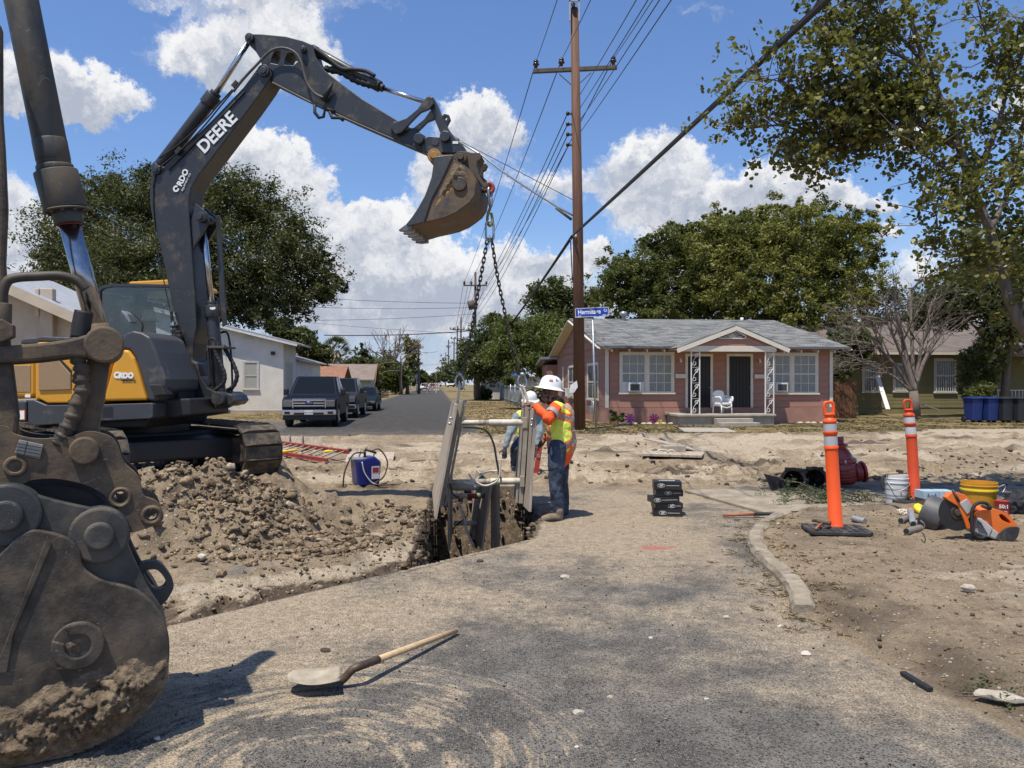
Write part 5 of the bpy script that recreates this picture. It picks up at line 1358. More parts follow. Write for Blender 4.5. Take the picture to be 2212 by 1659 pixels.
for s in (-1, 1):
 limb(b, [f(hh + V((-.05, s * .2, -.24))), f(hh + V((.02, s * .27, -.5))), f(hh + V((.26, s * .25, -.5)))], [.055, .045, .03])
 hand(b, f(hh + V((.26, s * .25, -.5))), EF.x, (EF.x * .5 + V((0, 0, -1))), EF.y * s, 1.0, .7)
 limb(b, [f(hh + V((-.03, s * .1, -.66))), f(hh + V((.4, s * .14, -.62))), f(hh + V((.46, s * .14, -.98)))], [.085, .065, .05])
grow(b, 'body', skin_d, w3, .009, 2)
s_ = MB(); limb(s_, [f(hh + V((-.05, 0, -.24))), f(hh + V((-.06, 0, -.45))), f(hh + V((-.06, 0, -.64)))], [.17, .17, .17], 14)
for s in (-1, 1): limb(s_, [f(hh + V((-.05, s * .17, -.24))), f(hh + V((.02, s * .27, -.5))), f(hh + V((.18, s * .255, -.5)))], [.085, .07, .055])
grow(s_, 'shirt', orangevest, w3, .014, 3, .02)
s_ = MB()
for s in (-1, 1): limb(s_, [f(hh + V((-.03, s * .1, -.66))), f(hh + V((.4, s * .14, -.62))), f(hh + V((.46, s * .14, -.95)))], [.11, .09, .075])
grow(s_, 'trousers', jeans, w3, .014, 3, .02)
hard_hat(f(hh + V((0, 0, .05))), w3, EF.x, .0, mat('cream_hard_hat', (.55, .5, .36), .35, 0, .15, 30))
# ------------------------------------------------------------------ delineator posts
orange = mat('orange_plastic', (.82, .095, .012), .48, 0, .06, 3, dirt=.06, dcol=(.4, .12, .05), dscale=5)
orange2 = mat('faded_orange_plastic', (.58, .062, .012), .55, 0, .1, 3, dirt=.1, dcol=(.3, .1, .05), dscale=6)
refl = mat('grey_reflective_tape', (.47, .49, .51), .35, .15, .06, 12, dirt=.12)
refw = mat('pale_reflective_tape', (.60, .61, .62), .4, .1, .06, 12, dirt=.12)
blackbase = mat('recycled_rubber', (.028, .028, .03), .7, 0, .3, 20, .004, 60, dirt=.35, dcol=(.16, .13, .1), dscale=6)
def delineator(loc, tip, om, rm, label, base=True, bend=0):
 lean = V((tip[0], tip[1], 1)).normalized()
 t = thing('delineator_post', label, 'traffic post', loc, 0, 'orange delineator posts')
 q = V((0, 0, 1)).rotation_difference(lean).to_matrix().to_4x4()
 M = q
 prof = [(.0, .02), (.078, .02), (.080, .05), (.074, .075), (.070, .08), (.066, .86), (.066, .872), (.074, .878), (.074, .9), (.067, .907), (.0655, 1.01), (.0655, 1.022), (.073, 1.03), (.073, 1.055), (.0665, 1.06), (.065, 1.145), (.072, 1.152), (.07, 1.175), (.052, 1.195), (.044, 1.21), (.056, 1.225), (.06, 1.24), (.045, 1.25), (.0, 1.252)]
 if bend:
  def bd(v): v = v.copy(); v.x += bend * max(0, v.z - .75) ** 1.3; return v
 else: bd = lambda v: v
 class BM:
  def __matmul__(s, v): return M @ bd(v)
 MB().lathe(prof, 26, BM()).build('post', om, t, sharp=50)
 for z0, z1 in ((.912, 1.006), (1.064, 1.14)):
  MB().lathe([(.0672, z0), (.0674, (z0 + z1) / 2), (.0672, z1)], 26, BM()).build('reflective_band', rm, t)
 h = MB(); Q = [V((-.042, 0, 1.235)), V((-.05, 0, 1.3)), V((-.042, 0, 1.355)), V((0, 0, 1.365)), V((.042, 0, 1.355)), V((.05, 0, 1.3)), V((.042, 0, 1.235))]
 h.tube([M @ bd(p) for p in smooth_pts(Q, 3)], .0165, 8).build('handle', om, t)
 if base:
  k = MB().prism(rim((0, 0), .34, 8, PI / 8, 2 * PI + PI / 8 - 1e-9)[:8] if False else [(-.31, -.2), (-.27, -.24), (.27, -.24), (.31, -.2), (.31, .2), (.27, .24), (-.27, .24), (-.31, .2)], 0, .035, axis='z')
  for i in range(7): k.box((-.24 + i * .08, 0, .04), (.03, .4, .012))
  k.lathe([(.11, .035), (.1, .06), (.085, .062)], 20)
  o = k.build('rubber_base', blackbase, t, bev=.006); o.rotation_euler = (0, 0, -.12)
 return t
p = G(1806, 1149, .09); p.z = hz(p.x, p.y) + .005
delineator(p, (-.058, 0), orange, refl, 'bright orange post standing on a black rubber base with a hammer')
p2 = G(1977, 1096); p2.z = hz(p2.x, p2.y)
delineator(p2, (-.055, 0), orange2, refw, 'leaning darker orange post beside the white bucket', base=True, bend=-.06)
wood = mat('tool_handle_wood', (.42, .27, .14), .6, 0, .2, 5, .0008, 60, stretch=(1, 1, 1), dirt=.15)
t = thing('hammer', 'hammer with wooden handle lying on the black rubber base', 'hammer', p + V((-.2, -.1, .06)))
MB().tube([V((-.09, -.08, -.005)), V((-.02, 0, .02)), V((.04, .06, .035))], [.013, .015, .012], 8).build('handle', mat('brown_handle', (.3, .1, .04), .5, 0, .2), t)
MB().cyl((-.0, .1, .05), (.09, .03, .04), .02, 12).cyl((.09, .03, .04), (.11, .015, .038), .026, 12).box((-.02, .115, .05), (.05, .03, .03)).build('head', mudsteel, t, bev=.004)
# ------------------------------------------------------------------ buckets, cans, bag, boxes on the right
plw = mat('white_plastic', (.62, .62, .6), .45, 0, .08, 6, dirt=.25, dcol=(.33, .28, .22), dscale=4)
redl = mat('red_label', (.34, .03, .03), .5, 0, .1)
greyl = mat('grey_print', (.32, .33, .33), .5)
def pail(name, loc, r0, r1, h, m, label, cat='bucket', inner=None):
 t = thing(name, label, cat, loc)
 MB().lathe([(0, 0), (r0, 0), (r0 + (r1 - r0) * .7, h * .72), (r1 * 1.03, h * .73), (r1 * 1.03, h * .75), (r1 * .99, h * .76), (r1, h * .86), (r1 * 1.03, h * .87), (r1 * 1.03, h * .89), (r1, h * .9), (r1, h), (r1 * .95, h), (r1 * .9, h * .5), (0, h * .45)], 36).build('shell', m, t, sharp=40)
 return t
q = G(1937, 1094); q.z = hz(q.x, q.y)
t = pail('plastic_bucket', q, .135, .15, .40, plw, 'white plastic bucket with red stripe standing behind the leaning post')
MB().lathe([(.143, .245), (.1435, .27), (.1445, .285)], 36).build('red_stripe', redl, t)
mb = MB()
for z_, w_ in ((.2, .5), (.12, .8), (.08, .7)): mb.cut().lathe([(.1385 + z_ * .03, z_), (.139 + z_ * .03, z_ + .018)], 30)
mb.build('printed_line', greyl, t)
MB().tube(smooth_pts([V((-.155, -.02, .33)), V((-.08, -.16, .2)), V((.08, -.165, .27)), V((.155, -.02, .33))], 6), .004, 6).build('bail', galv, t)
MB().tube(smooth_pts([V((-.15, .0, .39)), V((-.2, -.02, .36)), V((-.21, -.03, .26)), V((-.19, -.04, .2))], 4), .02, 8).build('rubber_flap', blackbase, t)
t = thing('hammer', 'wooden handled tool lying across the rim of the white bucket', 'tool', q + V((0, 0, .415)))
MB().cyl((-.16, -.05, 0), (.12, -.03, .01), .014, 8).build('handle', wood, t); MB().box((.02, -.04, .03), (.05, .11, .04)).build('head', mudsteel, t, bev=.005)
yelb = mat('yellow_plastic', (.55, .26, .015), .5, 0, .12, 4, dirt=.2, dcol=(.25, .12, .03), dscale=5)
yeln = mat('bright_yellow_plastic', (.82, .66, .03), .5, 0, .08)
pb = A(2115, 1104, 9.7); pb.z = hz(pb.x, pb.y)
t = pail('plastic_bucket', pb, .18, .205, .33, yelb, 'open yellow orange bucket behind the cut off saw')
MB().lathe([(.211, .225), (.214, .24), (.211, .255)], 36).build('yellow_ring', yeln, t)
MB().tube(smooth_pts([V((.2, -.03, .25)), V((.28, -.06, .3)), V((.29, -.06, .26)), V((.24, -.08, .2))], 4), .005, 6).build('bail', galv, t)
pc = A(2164, 1108, 9.2); pc.z = hz(pc.x, pc.y)
t = thing('metal_can', 'red tin can with white lettering beside the yellow bucket', 'can', pc)
MB().lathe([(0, 0), (.078, 0), (.078, .165), (.081, .17), (.081, .176), (.074, .178), (0, .17)], 28).build('shell', mat('red_tin', (.42, .03, .02), .35, .2, .1), t, sharp=40)
text('50:1', 'lettering', plw, t, (-.025, -.0785, .115), .06, (PI / 2, 0, -.3), .002, .002)
mb = MB()
for k in range(3): mb.cut().box((-.02, -.0765, .06 - k * .018), (.075, .004, .008))
mb.build('printed_line', plw, t)
# cut off saw, lying with its blade to the left
sy = 7.66; SFo = V((4.45, sy, 0)); SF = Frame(SFo, 0)
sw = thing('cut_off_saw', 'orange cut off saw with black blade lying on the bare dirt', 'power saw', SFo)
zS = lambda L: [(1900.8 + .1406 * a, 1019.5 + .1406 * b) for a, b in L]
SP = lambda L, y=0: SF.pts(zS(L), y)
sorange = mat('saw_orange', (.74, .165, .025), .42, 0, .08, 6, dirt=.15, dcol=(.3, .15, .08), dscale=8)
sgrey = mat('saw_grey', (.42, .41, .40), .5, 0, .1, 8, dirt=.2)
bc = SP([(1190, 620)])[0]
MB().cyl((bc[0], .0, bc[1]), (bc[0], .008, bc[1]), .185, 44).build('blade', mat('blade_black', (.03, .03, .031), .5, .3, .2, 10, dirt=.15), sw)
mb = MB()
for r in (.03, .05, .064): mb.torus((bc[0], -.004, bc[1]), r, .005, 24, 6, Euler((PI / 2, 0, 0)).to_matrix())
mb.cyl((bc[0], -.02, bc[1]), (bc[0], 0, bc[1]), .028, 20).build('blade_washer', mudsteel, sw)
mb = MB().prism(SP([(1000, 385), (1070, 320), (1180, 312), (1290, 345), (1400, 440), (1470, 560), (1520, 570), (1430, 590), (1400, 640), (1340, 720), (1390, 870), (1320, 870), (1270, 720), (1180, 520), (1010, 420)]), -.022, .055)
mb.build('blade_guard', sorange, sw, bev=.012)
MB().prism(SP([(1195, 480), (1310, 402), (1415, 545), (1370, 600), (1310, 640)]), -.034, -.02).build('guard_label', sgrey, sw, bev=.004)
MB().cyl(T(SP([(1095, 265)])[0], -.02), T(SP([(1190, 450)])[0], -.03), .013, 10).build('adjust_lever', mudsteel, sw)
MB().prism(SP([(1300, 640), (1450, 560), (1470, 700), (1440, 900), (1390, 880), (1300, 690)]), .0, .06).build('arm', sorange, sw, bev=.01)
MB().prism(sm2(SP([(1450, 620), (1500, 585), (1640, 570), (1740, 565), (1850, 590), (1960, 660), (2040, 760), (2090, 830), (2060, 900), (1900, 960), (1780, 940), (1560, 800), (1450, 700)]), 3), -.03, .2, holes=[sm2(SP([(1800, 650), (1850, 640), (1930, 700), (1985, 770), (1940, 770), (1840, 720)]), 3)]).build('engine_cover', sorange, sw, bev=.025)
MB().prism(SP([(1450, 680), (1520, 700), (1700, 850), (1640, 985), (1590, 1000), (1450, 930)]), -.05, .19).build('side_panel', sgrey, sw, bev=.015)
mb = MB()
for k in range(7): a, b_ = SP([(1465 + k * 8, 715 + k * 32), (1500 + k * 26, 735 + k * 30)], -.05); b_ = SP([(1560 + k * 16, 790 + k * 27)], -.05)[0]; mb.cut().beam(T(a, -.052), T(b_, -.052), .006, .006)
mb.build('vent_slot', decal_dk, sw)
MB().prism(sm2(SP([(1745, 1040), (1800, 930), (1900, 850), (2000, 830), (2095, 840), (2100, 900), (2060, 1010), (1960, 1068), (1830, 1078)]), 3), -.045, .2).build('rear_cover', blackbase, sw, bev=.02)
MB().prism(SP([(1640, 985), (1700, 855), (1800, 930), (1745, 1035)]), -.04, .19).build('fuel_tank', sgrey, sw, bev=.015)
MB().tube(smooth_pts([T(a, -.07) for a in SP([(1460, 980), (1420, 900), (1410, 700), (1420, 580), (1480, 490), (1580, 470), (1660, 500), (1690, 560)], -.07)] + [T(SP([(1690, 560)])[0], .12)], 5), .017, 10).build('front_handle', rubber, sw)
MB().tube(smooth_pts([T(a, -.06) for a in SP([(1430, 930), (1470, 990), (1560, 1015), (1640, 985)], -.06)], 5), .014, 8).build('foot_bar', rubber, sw)
MB().tube(smooth_pts([T(a, .05) for a in SP([(1700, 570), (1760, 560), (1880, 610), (1980, 700), (2020, 750)], .05)], 5), .015, 8).build('rear_handle', rubber, sw)
# flat hose roll
hp = A(2020, 1112, 8.35)
t = thing('hose_roll', 'grey flat hose roll lying between the yellow tape and saw blade', 'hose', hp)
axr = V((.62, -.62, -.30)).normalized(); Mr = axr.to_track_quat('Z', 'Y').to_matrix().to_4x4()
mb = MB()
prof = [(0, -.11), (.17, -.11), (.19, -.10), (.195, .08)]
for k in range(8): r = .19 - k * .02; prof += [(r, .10), (r - .006, .102), (r - .012, .075)]
mb.lathe(prof + [(0, .08)], 26, Mr); mb.build('hose_coil', mat('grey_layflat', (.085, .085, .088), .55, 0, .2, 8, .002, 40, dirt=.2, dcol=(.2, .17, .13)), t, sharp=25)
def can(a, b, r, name, label, cat, m, cap=None, open_=True):
 a, b = V(a), V(b); t = thing(name, label, cat, a)
 a0 = V((0, 0, 0)); d = b - a
 MB().cyl(a0, d, r, 18).torus(a0 + d * .03, r, .003, 18, 5, d.to_track_quat('Z', 'Y').to_matrix()).torus(a0 + d * .55, r, .002, 18, 5, d.to_track_quat('Z', 'Y').to_matrix()).build('shell', m, t, bev=.004)
 if open_: MB().cyl(d * 1.001, d * 1.004, r * .8, 16).build('dark_mouth', decal_dk, t)
 if cap: MB().cyl(-d.normalized() * .045, a0, r * .96, 18).build('cap', cap, t, bev=.008)
 return t
def AG(x, y, h=0):
 p = G(x, y); z = hz(p.x, p.y); p = G(x, y, z + h); return p
canm = mat('spray_can_grey', (.33, .34, .35), .4, .3, .15, 12, dirt=.2)
a = AG(1967, 1104, .10); can(a, AG(1973, 1132, .034), .034, 'spray_can', 'grey spray can with red cap leaning among the pipe fittings', 'spray can', canm, mat('red_cap', (.75, .1, .03), .5))
can(AG(1868, 1126, .033), AG(1842, 1119, .033), .033, 'spray_can', 'loose grey spray can lying on the dirt right of the post base', 'spray can', canm)
can(AG(1962, 1118, .035), AG(1946, 1125, .035), .035, 'pipe_nipple', 'short dusty pipe fitting left of the red capped can', 'pipe fitting', mat('dusty_pipe', (.25, .23, .2), .6, .3, .2, 10, dirt=.3))
t = can(AG(1988, 1141, .035), AG(1958, 1148, .035), .036, 'pipe_nipple', 'dusty pipe fitting with bent wire nearest the camera beside the saw', 'pipe fitting', MATS['dusty_pipe'])
mb = MB(); P = [AG(1990, 1143, .04), AG(1997, 1138, .12), AG(1995, 1130, .2), AG(1988, 1124, .22)]
MB().tube([p_ - t.location for p_ in smooth_pts(P, 4)], .006, 6).build('wire', galv, t)
a = AG(1990, 1103, .09)
t = thing('tape_roll', 'bright yellow tape roll behind the grey hose roll', 'tape', a)
MB().torus((0, 0, 0), .055, .042, 24, 10, Euler((.5, .6, 0)).to_matrix()).build('tape', yeln, t); MB().tube([V((.03, -.05, .0)), V((-.03, -.09, -.06)), V((-.05, -.1, -.085))], [.03, .028, .02], 6).build('loose_end', yeln, t)
P = []
for k in range(60): a_ = k * .62; P.append(V((.06 * math.cos(a_) + k * .001, .05 * math.sin(a_ * 1.13), .02 + .05 * abs(math.sin(k * .37)))))
t = thing('rope', 'small tangle of white cord beside the red capped can', 'rope', AG(1947, 1114)); MB().tube(smooth_pts(P, 3), .006, 5).build('cord', rope, t)
bluebox = mat('pale_blue_card', (.34, .45, .52), .7, 0, .1, 8)
cardb = mat('brown_card', (.17, .115, .07), .85, 0, .15, 8)
pb2 = A(2018, 1090, 9.9); pb2.z = hz(pb2.x, pb2.y)
t = tag(MB().b2((-.19, -.13, 0), (.16, .13, .1)).build('cardboard_box', cardb, None, bev=.004), 'brown cardboard box under the pale blue cartons', 'box'); t.location = pb2
for k, (x0, x1, rz) in enumerate(((-.2, .0, .05), (.015, .2, -.05))):
 t = thing('carton', ('pale blue carton on the brown box, left one nearer the post', 'pale blue carton on the brown box, right one nearer the saw')[k], 'box', pb2 + V((0, 0, .102)), rz, 'pale blue cartons')
 MB().b2((x0, -.11, 0), (x1, .1, .1)).build('card', bluebox, t, bev=.003)
 for j in range(2): MB().prism([(x0 + .04 + j * .09, .03), (x0 + .075 + j * .09, .03), (x0 + .058 + j * .09, .075)], -.113, -.1095).build('printed_mark', mat('blue_print', (.05, .12, .22), .6), t)
# black bag: a slumped heap of cloth
bg = A(2215, 1112, 9.4); bg.z = hz(bg.x, bg.y)
t = thing('black_bag', 'slumped black bag at the right edge behind the saw', 'bag', bg)
b = MB()
for x, y, z, r in ((-.05, 0, .12, .2), (.2, .05, .16, .22), (.45, 0, .13, .2), (-.22, -.02, .05, .12), (.1, -.12, .08, .18)): b.ell((x, y, z), (r, r * .9, r * .85), 12, 8)
grow(b, 'cloth', mat('black_cloth', (.012, .013, .018), .75, 0, .3, 8, .008, 18), t, .02, 3, .12, world=False)
# boxes marked SIP
sipm = mat('black_card', (.016, .016, .017), .38, 0, .2, 8, dirt=.12, dcol=(.1, .085, .07), dscale=4)
sipw = mat('white_print', (.62, .62, .6), .6)
base = AG(1440, 1112); FS = [(0, -.015, .0, .36, .09, 'bottom box of the black stack beside the dirt road'), (.005, .01, .09, .35, .075, 'second box from the bottom of the black stack'), (-.045, -.01, .165, .34, .08, 'third box up, sticking out left from the black stack'), (.02, .02, .245, .34, .085, 'fourth box up, just below the top of the black stack'), (-.0, -.01, .332, .345, .105, 'topmost box of the black stack with letters on its lid')]
for k, (x, y, z, w, h, lab) in enumerate(FS):
 t = thing('carton', lab, 'box', base + V((x, y, z)), (-.12, .05, .16, -.02, -.10)[k], 'black cartons in the stack')
 MB().b2((-w / 2, -.12, 0), (w / 2, .12, h - .003)).build('card', sipm, t, bev=.004)
 lx = (-.06, .03, -.12, -.02, -.08)[k]
 MB().tube([V((lx + .045 * math.cos(a_), -.1215, h * .5 + .022 * math.sin(a_))) for a_ in [2 * PI * i / 24 for i in range(24)]], .0022, 5, closed=True).build('printed_oval', sipw, t)
 text('SIP', 'lettering', sipw, t, (lx, -.122, h * .5), .036, (PI / 2, 0, 0), .001, .0012, shear=.2)
 MB().b2((lx + .06, -.1225, h * .5 - .002), (w / 2 - .03, -.1195, h * .5 + .002)).build('printed_line', sipw, t)
 if k == 4: text('SIPEDI', 'lid_lettering', sipw, t, (0, 0, h - .002), .075, (0, 0, PI), .001, .002)
# tee fitting and gate valve
iron = mat('black_iron', (.014, .013, .013), .55, .2, .3, 10, .002, 60, dirt=.18, dcol=(.09, .075, .06))
tf = AG(1738, 1060); t = thing('pipe_fitting', 'black iron pipe tee with two open bells lying on the road', 'pipe fitting', tf)
D = V((-.42, -.9, 0)).normalized(); X_ = V((D.y, -D.x, 0)) * -1
for s in (-1, 1):
 c = V((s * .185, s * .06, .185)); Md = Matrix.Translation(c) @ D.to_track_quat('Z', 'Y').to_matrix().to_4x4()
 MB().lathe([(.10, -.28), (.115, -.05), (.14, -.03), (.15, .06), (.19, .065), (.19, .1), (.145, .1), (.135, .02), (.1, -.04), (.095, -.24), (0, -.25)], 26, Md).build('bell', iron, t, sharp=35)
 mb = MB()
 for k in range(6):
  a_ = 2 * PI * k / 6; q_ = Md @ V((.185 * math.cos(a_), .185 * math.sin(a_), .082)); mb.cut().box(q_, (.07, .05, .06), Md.to_3x3())
 mb.build('flange_lug', iron, t, bev=.008)
MB().cyl((-.2, .2, .185), (.22, .3, .185), .125, 22).build('pipe_body', iron, t, bev=.02)
MB().prism([(-.62, .26), (-.35, .2), (-.3, .05), (-.5, .0)], .0, .05).build('gasket_sheet', blackbase, t, bev=.006)
gv = AG(1828, 1046); t = thing('gate_valve', 'red gate valve standing tilted behind the bright orange post', 'valve', gv)
vred = mat('valve_red', (.24, .022, .018), .35, 0, .15, 8, .0015, 50, coat=.3, dirt=.12)
Mv = Matrix.Rotation(-.13, 4, 'Y')
MB().lathe([(0, .0), (.12, .0), (.18, .06), (.2, .2), (.185, .3), (.17, .345), (.2, .35), (.205, .375), (.2, .4), (.15, .41), (.14, .47), (.1, .55), (.07, .58), (.07, .6), (.1, .61), (.1, .64), (.05, .66), (.04, .69), (.055, .70), (.052, .765), (0, .77)], 24, Mv).build('valve_body', vred, t, sharp=35)
mb = MB(); mb.cyl(Mv @ V((.15, -.02, .17)), Mv @ V((.25, -.03, .17)), .15, 22).cyl(Mv @ V((.25, -.03, .17)), Mv @ V((.29, -.03, .17)), .175, 12); mb.build('valve_bell', vred, t, bev=.012)
for k in range(6): q_ = Mv @ V((.19 * math.cos(k * PI / 3 + .3), .19 * math.sin(k * PI / 3 + .3), .375)); MB().cyl(q_ - V((0, 0, .04)), q_ + V((0, 0, .04)), .018, 8).build('bolt', galv, t)
for z in (.10, .15, .2, .25): MB().torus(Mv @ V((0, 0, z)), .196, .012, 26, 6, Mv.to_3x3()).build('rib', vred, t)
# folded shoring on the road beyond
t = thing('trench_shoring', 'folded plywood shoring lying on the dirt road behind the black boxes', 'shoring', G(1455, 985))
slab([A(1390, 978, 17.6), A(1524, 980, 17.6), A(1516, 989, 16.7), A(1386, 985, 16.7)], .05, 'plywood_panel', ply, t, -1)
slab([A(1391, 947, 18.0), A(1408, 946, 18.6), A(1524, 973, 18.6), A(1520, 976, 17.8)], .03, 'plywood_panel', ply, t, 1)
MB().box(A(1455, 972, 17.4), (.5, .3, .22)).cyl(A(1440, 968, 17.3), A(1470, 962, 17.6), .05, 12).build('folding_strut', alum, t, world=True, bev=.02)
mb = MB()
for cx_, cy_, rx_, ry_ in ((1442, 982, 9, 5), (1432, 976, 12, 5), (1450, 978, 8, 6)): mb.cut().tube([A(cx_ + rx_ * math.cos(k * PI / 8), cy_ + ry_ * math.sin(k * PI / 8), 17.0) for k in range(16)], .014, 6, closed=True)
mb.build('hose_loop', whiteh, t, world=True)
# blue pump can
pp = AG(788, 1047); t = thing('hydraulic_pump', 'blue hydraulic pump can with hose standing among the clods', 'pump', pp, .55)
bluep = mat('blue_paint', (.012, .022, .16), .35, 0, .15, 6, coat=.2, dirt=.15)
MB().prism([(-.16, 0), (.2, 0), (.23, .36), (.12, .46), (-.2, .4)], -.14, .14).build('can', bluep, t, bev=.03)
MB().box((-.12, 0, .42), (.22, .26, .03)).build('lid_tray', galv, t, bev=.008)
MB().cyl((.0, 0, .4), (.0, 0, .56), .02, 10).cyl((.0, 0, .56), (.18, -.04, .5), .018, 10).build('pump_handle', rubber, t)
MB().b2((.06, -.146, .1), (.19, -.139, .3)).build('white_label', plw, t); MB().b2((.075, -.149, .2), (.175, -.142, .28)).build('red_print', redl, t)
MB().tube(smooth_pts([V((.02, 0, .5)), V((-.2, -.05, .5)), V((-.36, -.1, .25)), V((-.4, -.12, .0))], 6), .012, 8).build('hose', rubber, t)
MB().tube(smooth_pts([V((.1, 0, .53)), V((.25, 0, .55)), V((.36, -.06, .35)), V((.28, -.1, .12)), V((.1, -.2, .02)), V((.5, -.3, .01))], 6), .012, 8).build('hose', MATS['brown_hose'], t)
MB().tube(smooth_pts([V((-.1, -.145, .38)), V((-.06, -.16, .2)), V((.05, -.18, .05)), V((.15, -.2, .01))], 6), .01, 8).build('hose', whiteh, t)
# ladder and bars
lo = V((-3.75, 15.7, .05)); la = math.atan2(1.9, -1.66)
t = thing('ladder', 'red ladder with grey rungs lying on the dirt behind the track', 'ladder', lo, rot=(-.3, 0, la))
fib = mat('red_fibreglass', (.34, .06, .045), .5, 0, .12, 6, dirt=.15)
for s in (0, .5): MB().b2((0, -s - .02, 0), (3.6, -s + .02, .09)).b2((0, -s - .035, .0), (3.6, -s + .035, .012)).build('rail', fib, t, bev=.004)
for k in range(11): MB().cyl((.15 + k * .31, -.02, .05), (.15 + k * .31, -.48, .05), .019, 10).build('rung', alum, t)
yel = mat('yellow_fibreglass', (.78, .52, .02), .45, 0, .08)
for k, (a, b_, lb) in enumerate((((600, 977), (668, 970), 'yellow handled bar lying across the ladder near the track'), ((700, 976), (758, 972), 'yellow handled bar with dark end beyond the ladder'))):
 u, w_ = AG(*a, .14), AG(*b_, .14); t = thing('digging_tool', lb, 'tool', u)
 d = w_ - u; MB().cyl((0, 0, 0), d * .75, .028, 10).build('handle', yel, t); MB().cyl(d * .75, d, .034, 10).build('grip', blackm, t, bev=.006)
def board(x0, x1, y0, y1, z, name, label, lean=.0, rails=True):
 a, b_ = G(x0, y1), G(x1, y1 - .5); t = thing(name, label, 'shoring', a); h = z
 d = b_ - a; n = V((-d.y, d.x, 0)).normalized()
 slab([a + V((0, 0, h)) + n * lean, b_ + V((0, 0, h * .9)) + n * lean, b_, a], .04, 'plywood_panel', ply, t)
 for f_ in (.25, .55): q_ = a.lerp(b_, f_) - n * .03; MB().beam(q_, q_ + V((0, 0, h * 1.0)) + n * lean, .1, .04, (1, 0, 0)).build('rail', alum, t, world=True)
 q_ = a.lerp(b_, .4); MB().tube(smooth_pts([q_ + V((-.1, -.05, 0)), q_ + V((0, -.08, h * .5)), q_ + V((.05, -.06, h * .9))], 5), .015, 6).build('hose', whiteh, t, world=True)
board(600, 694, 947, 973, .36, 'trench_shoring', 'grey shoring board standing on edge behind the red ladder', .1)
board(745, 848, 979, 997, .17, 'trench_shoring', 'low grey shoring boards lying beyond the blue pump', .5)
# shovel in front
hs = AG(985, 1362, .03); he = AG(775, 1440, .11); bk_ = AG(735, 1466, .05); bt = AG(622, 1472, .055)
t = thing('shovel', 'round point shovel with pale wooden handle lying on the asphalt', 'shovel', hs)
MB().tube([hs, hs.lerp(he, .3), hs.lerp(he, .85)], [.018, .0185, .02], 12).ell(hs, .018, 10, 8).build('handle', mat('ash_handle', (.52, .36, .20), .55, 0, .2, 4, .0006, 60, stretch=(3, 12, 3), dirt=.1), t, world=True)
MB().tube(smooth_pts([hs.lerp(he, .83), hs.lerp(he, .98), he + (bk_ - he) * .35 + V((0, 0, .006)), he + (bk_ - he) * .75 + V((0, 0, -.012)), bk_ + V((0, 0, -.012))], 4), .0225, 12).build('socket', mat('socket_steel', (.10, .065, .045), .55, .4, .3, 16, .001, 60, dirt=.3, dcol=(.35, .3, .22)), t, world=True)
d = (bt - bk_); L = d.length; d.normalize(); s_ = V((d.y, -d.x, 0)).normalized(); vs = []; fs = []
NU, NVV = 12, 10
for i in range(NU + 1):
 u = i / NU; w = .118 * (1 - .0 * u) * (1 if u < .55 else math.sqrt(max(0.0, 1 - ((u - .55) / .47) ** 2)))
 for j in range(NVV + 1):
  v = -1 + 2 * j / NVV
  vs.append(bk_ + d * (L * u * 1.02) + s_ * v * w + V((0, 0, .004 + .03 * v * v * (w / .118) - .022 * math.sin(u * PI) + .012 * u)))
for i in range(NU):
 for j in range(NVV): a_ = i * (NVV + 1) + j; fs.append((a_, a_ + 1, a_ + NVV + 2, a_ + NVV + 1))
ob = MB().add(vs, fs, True).build('blade', mat('shovel_blade', (.40, .34, .25), .6, .2, .25, 12, .0008, 60, dirt=.35, dcol=(.35, .29, .2), dscale=7), t, world=True)
so_ = ob.modifiers.new('thick', 'SOLIDIFY'); so_.thickness = .004
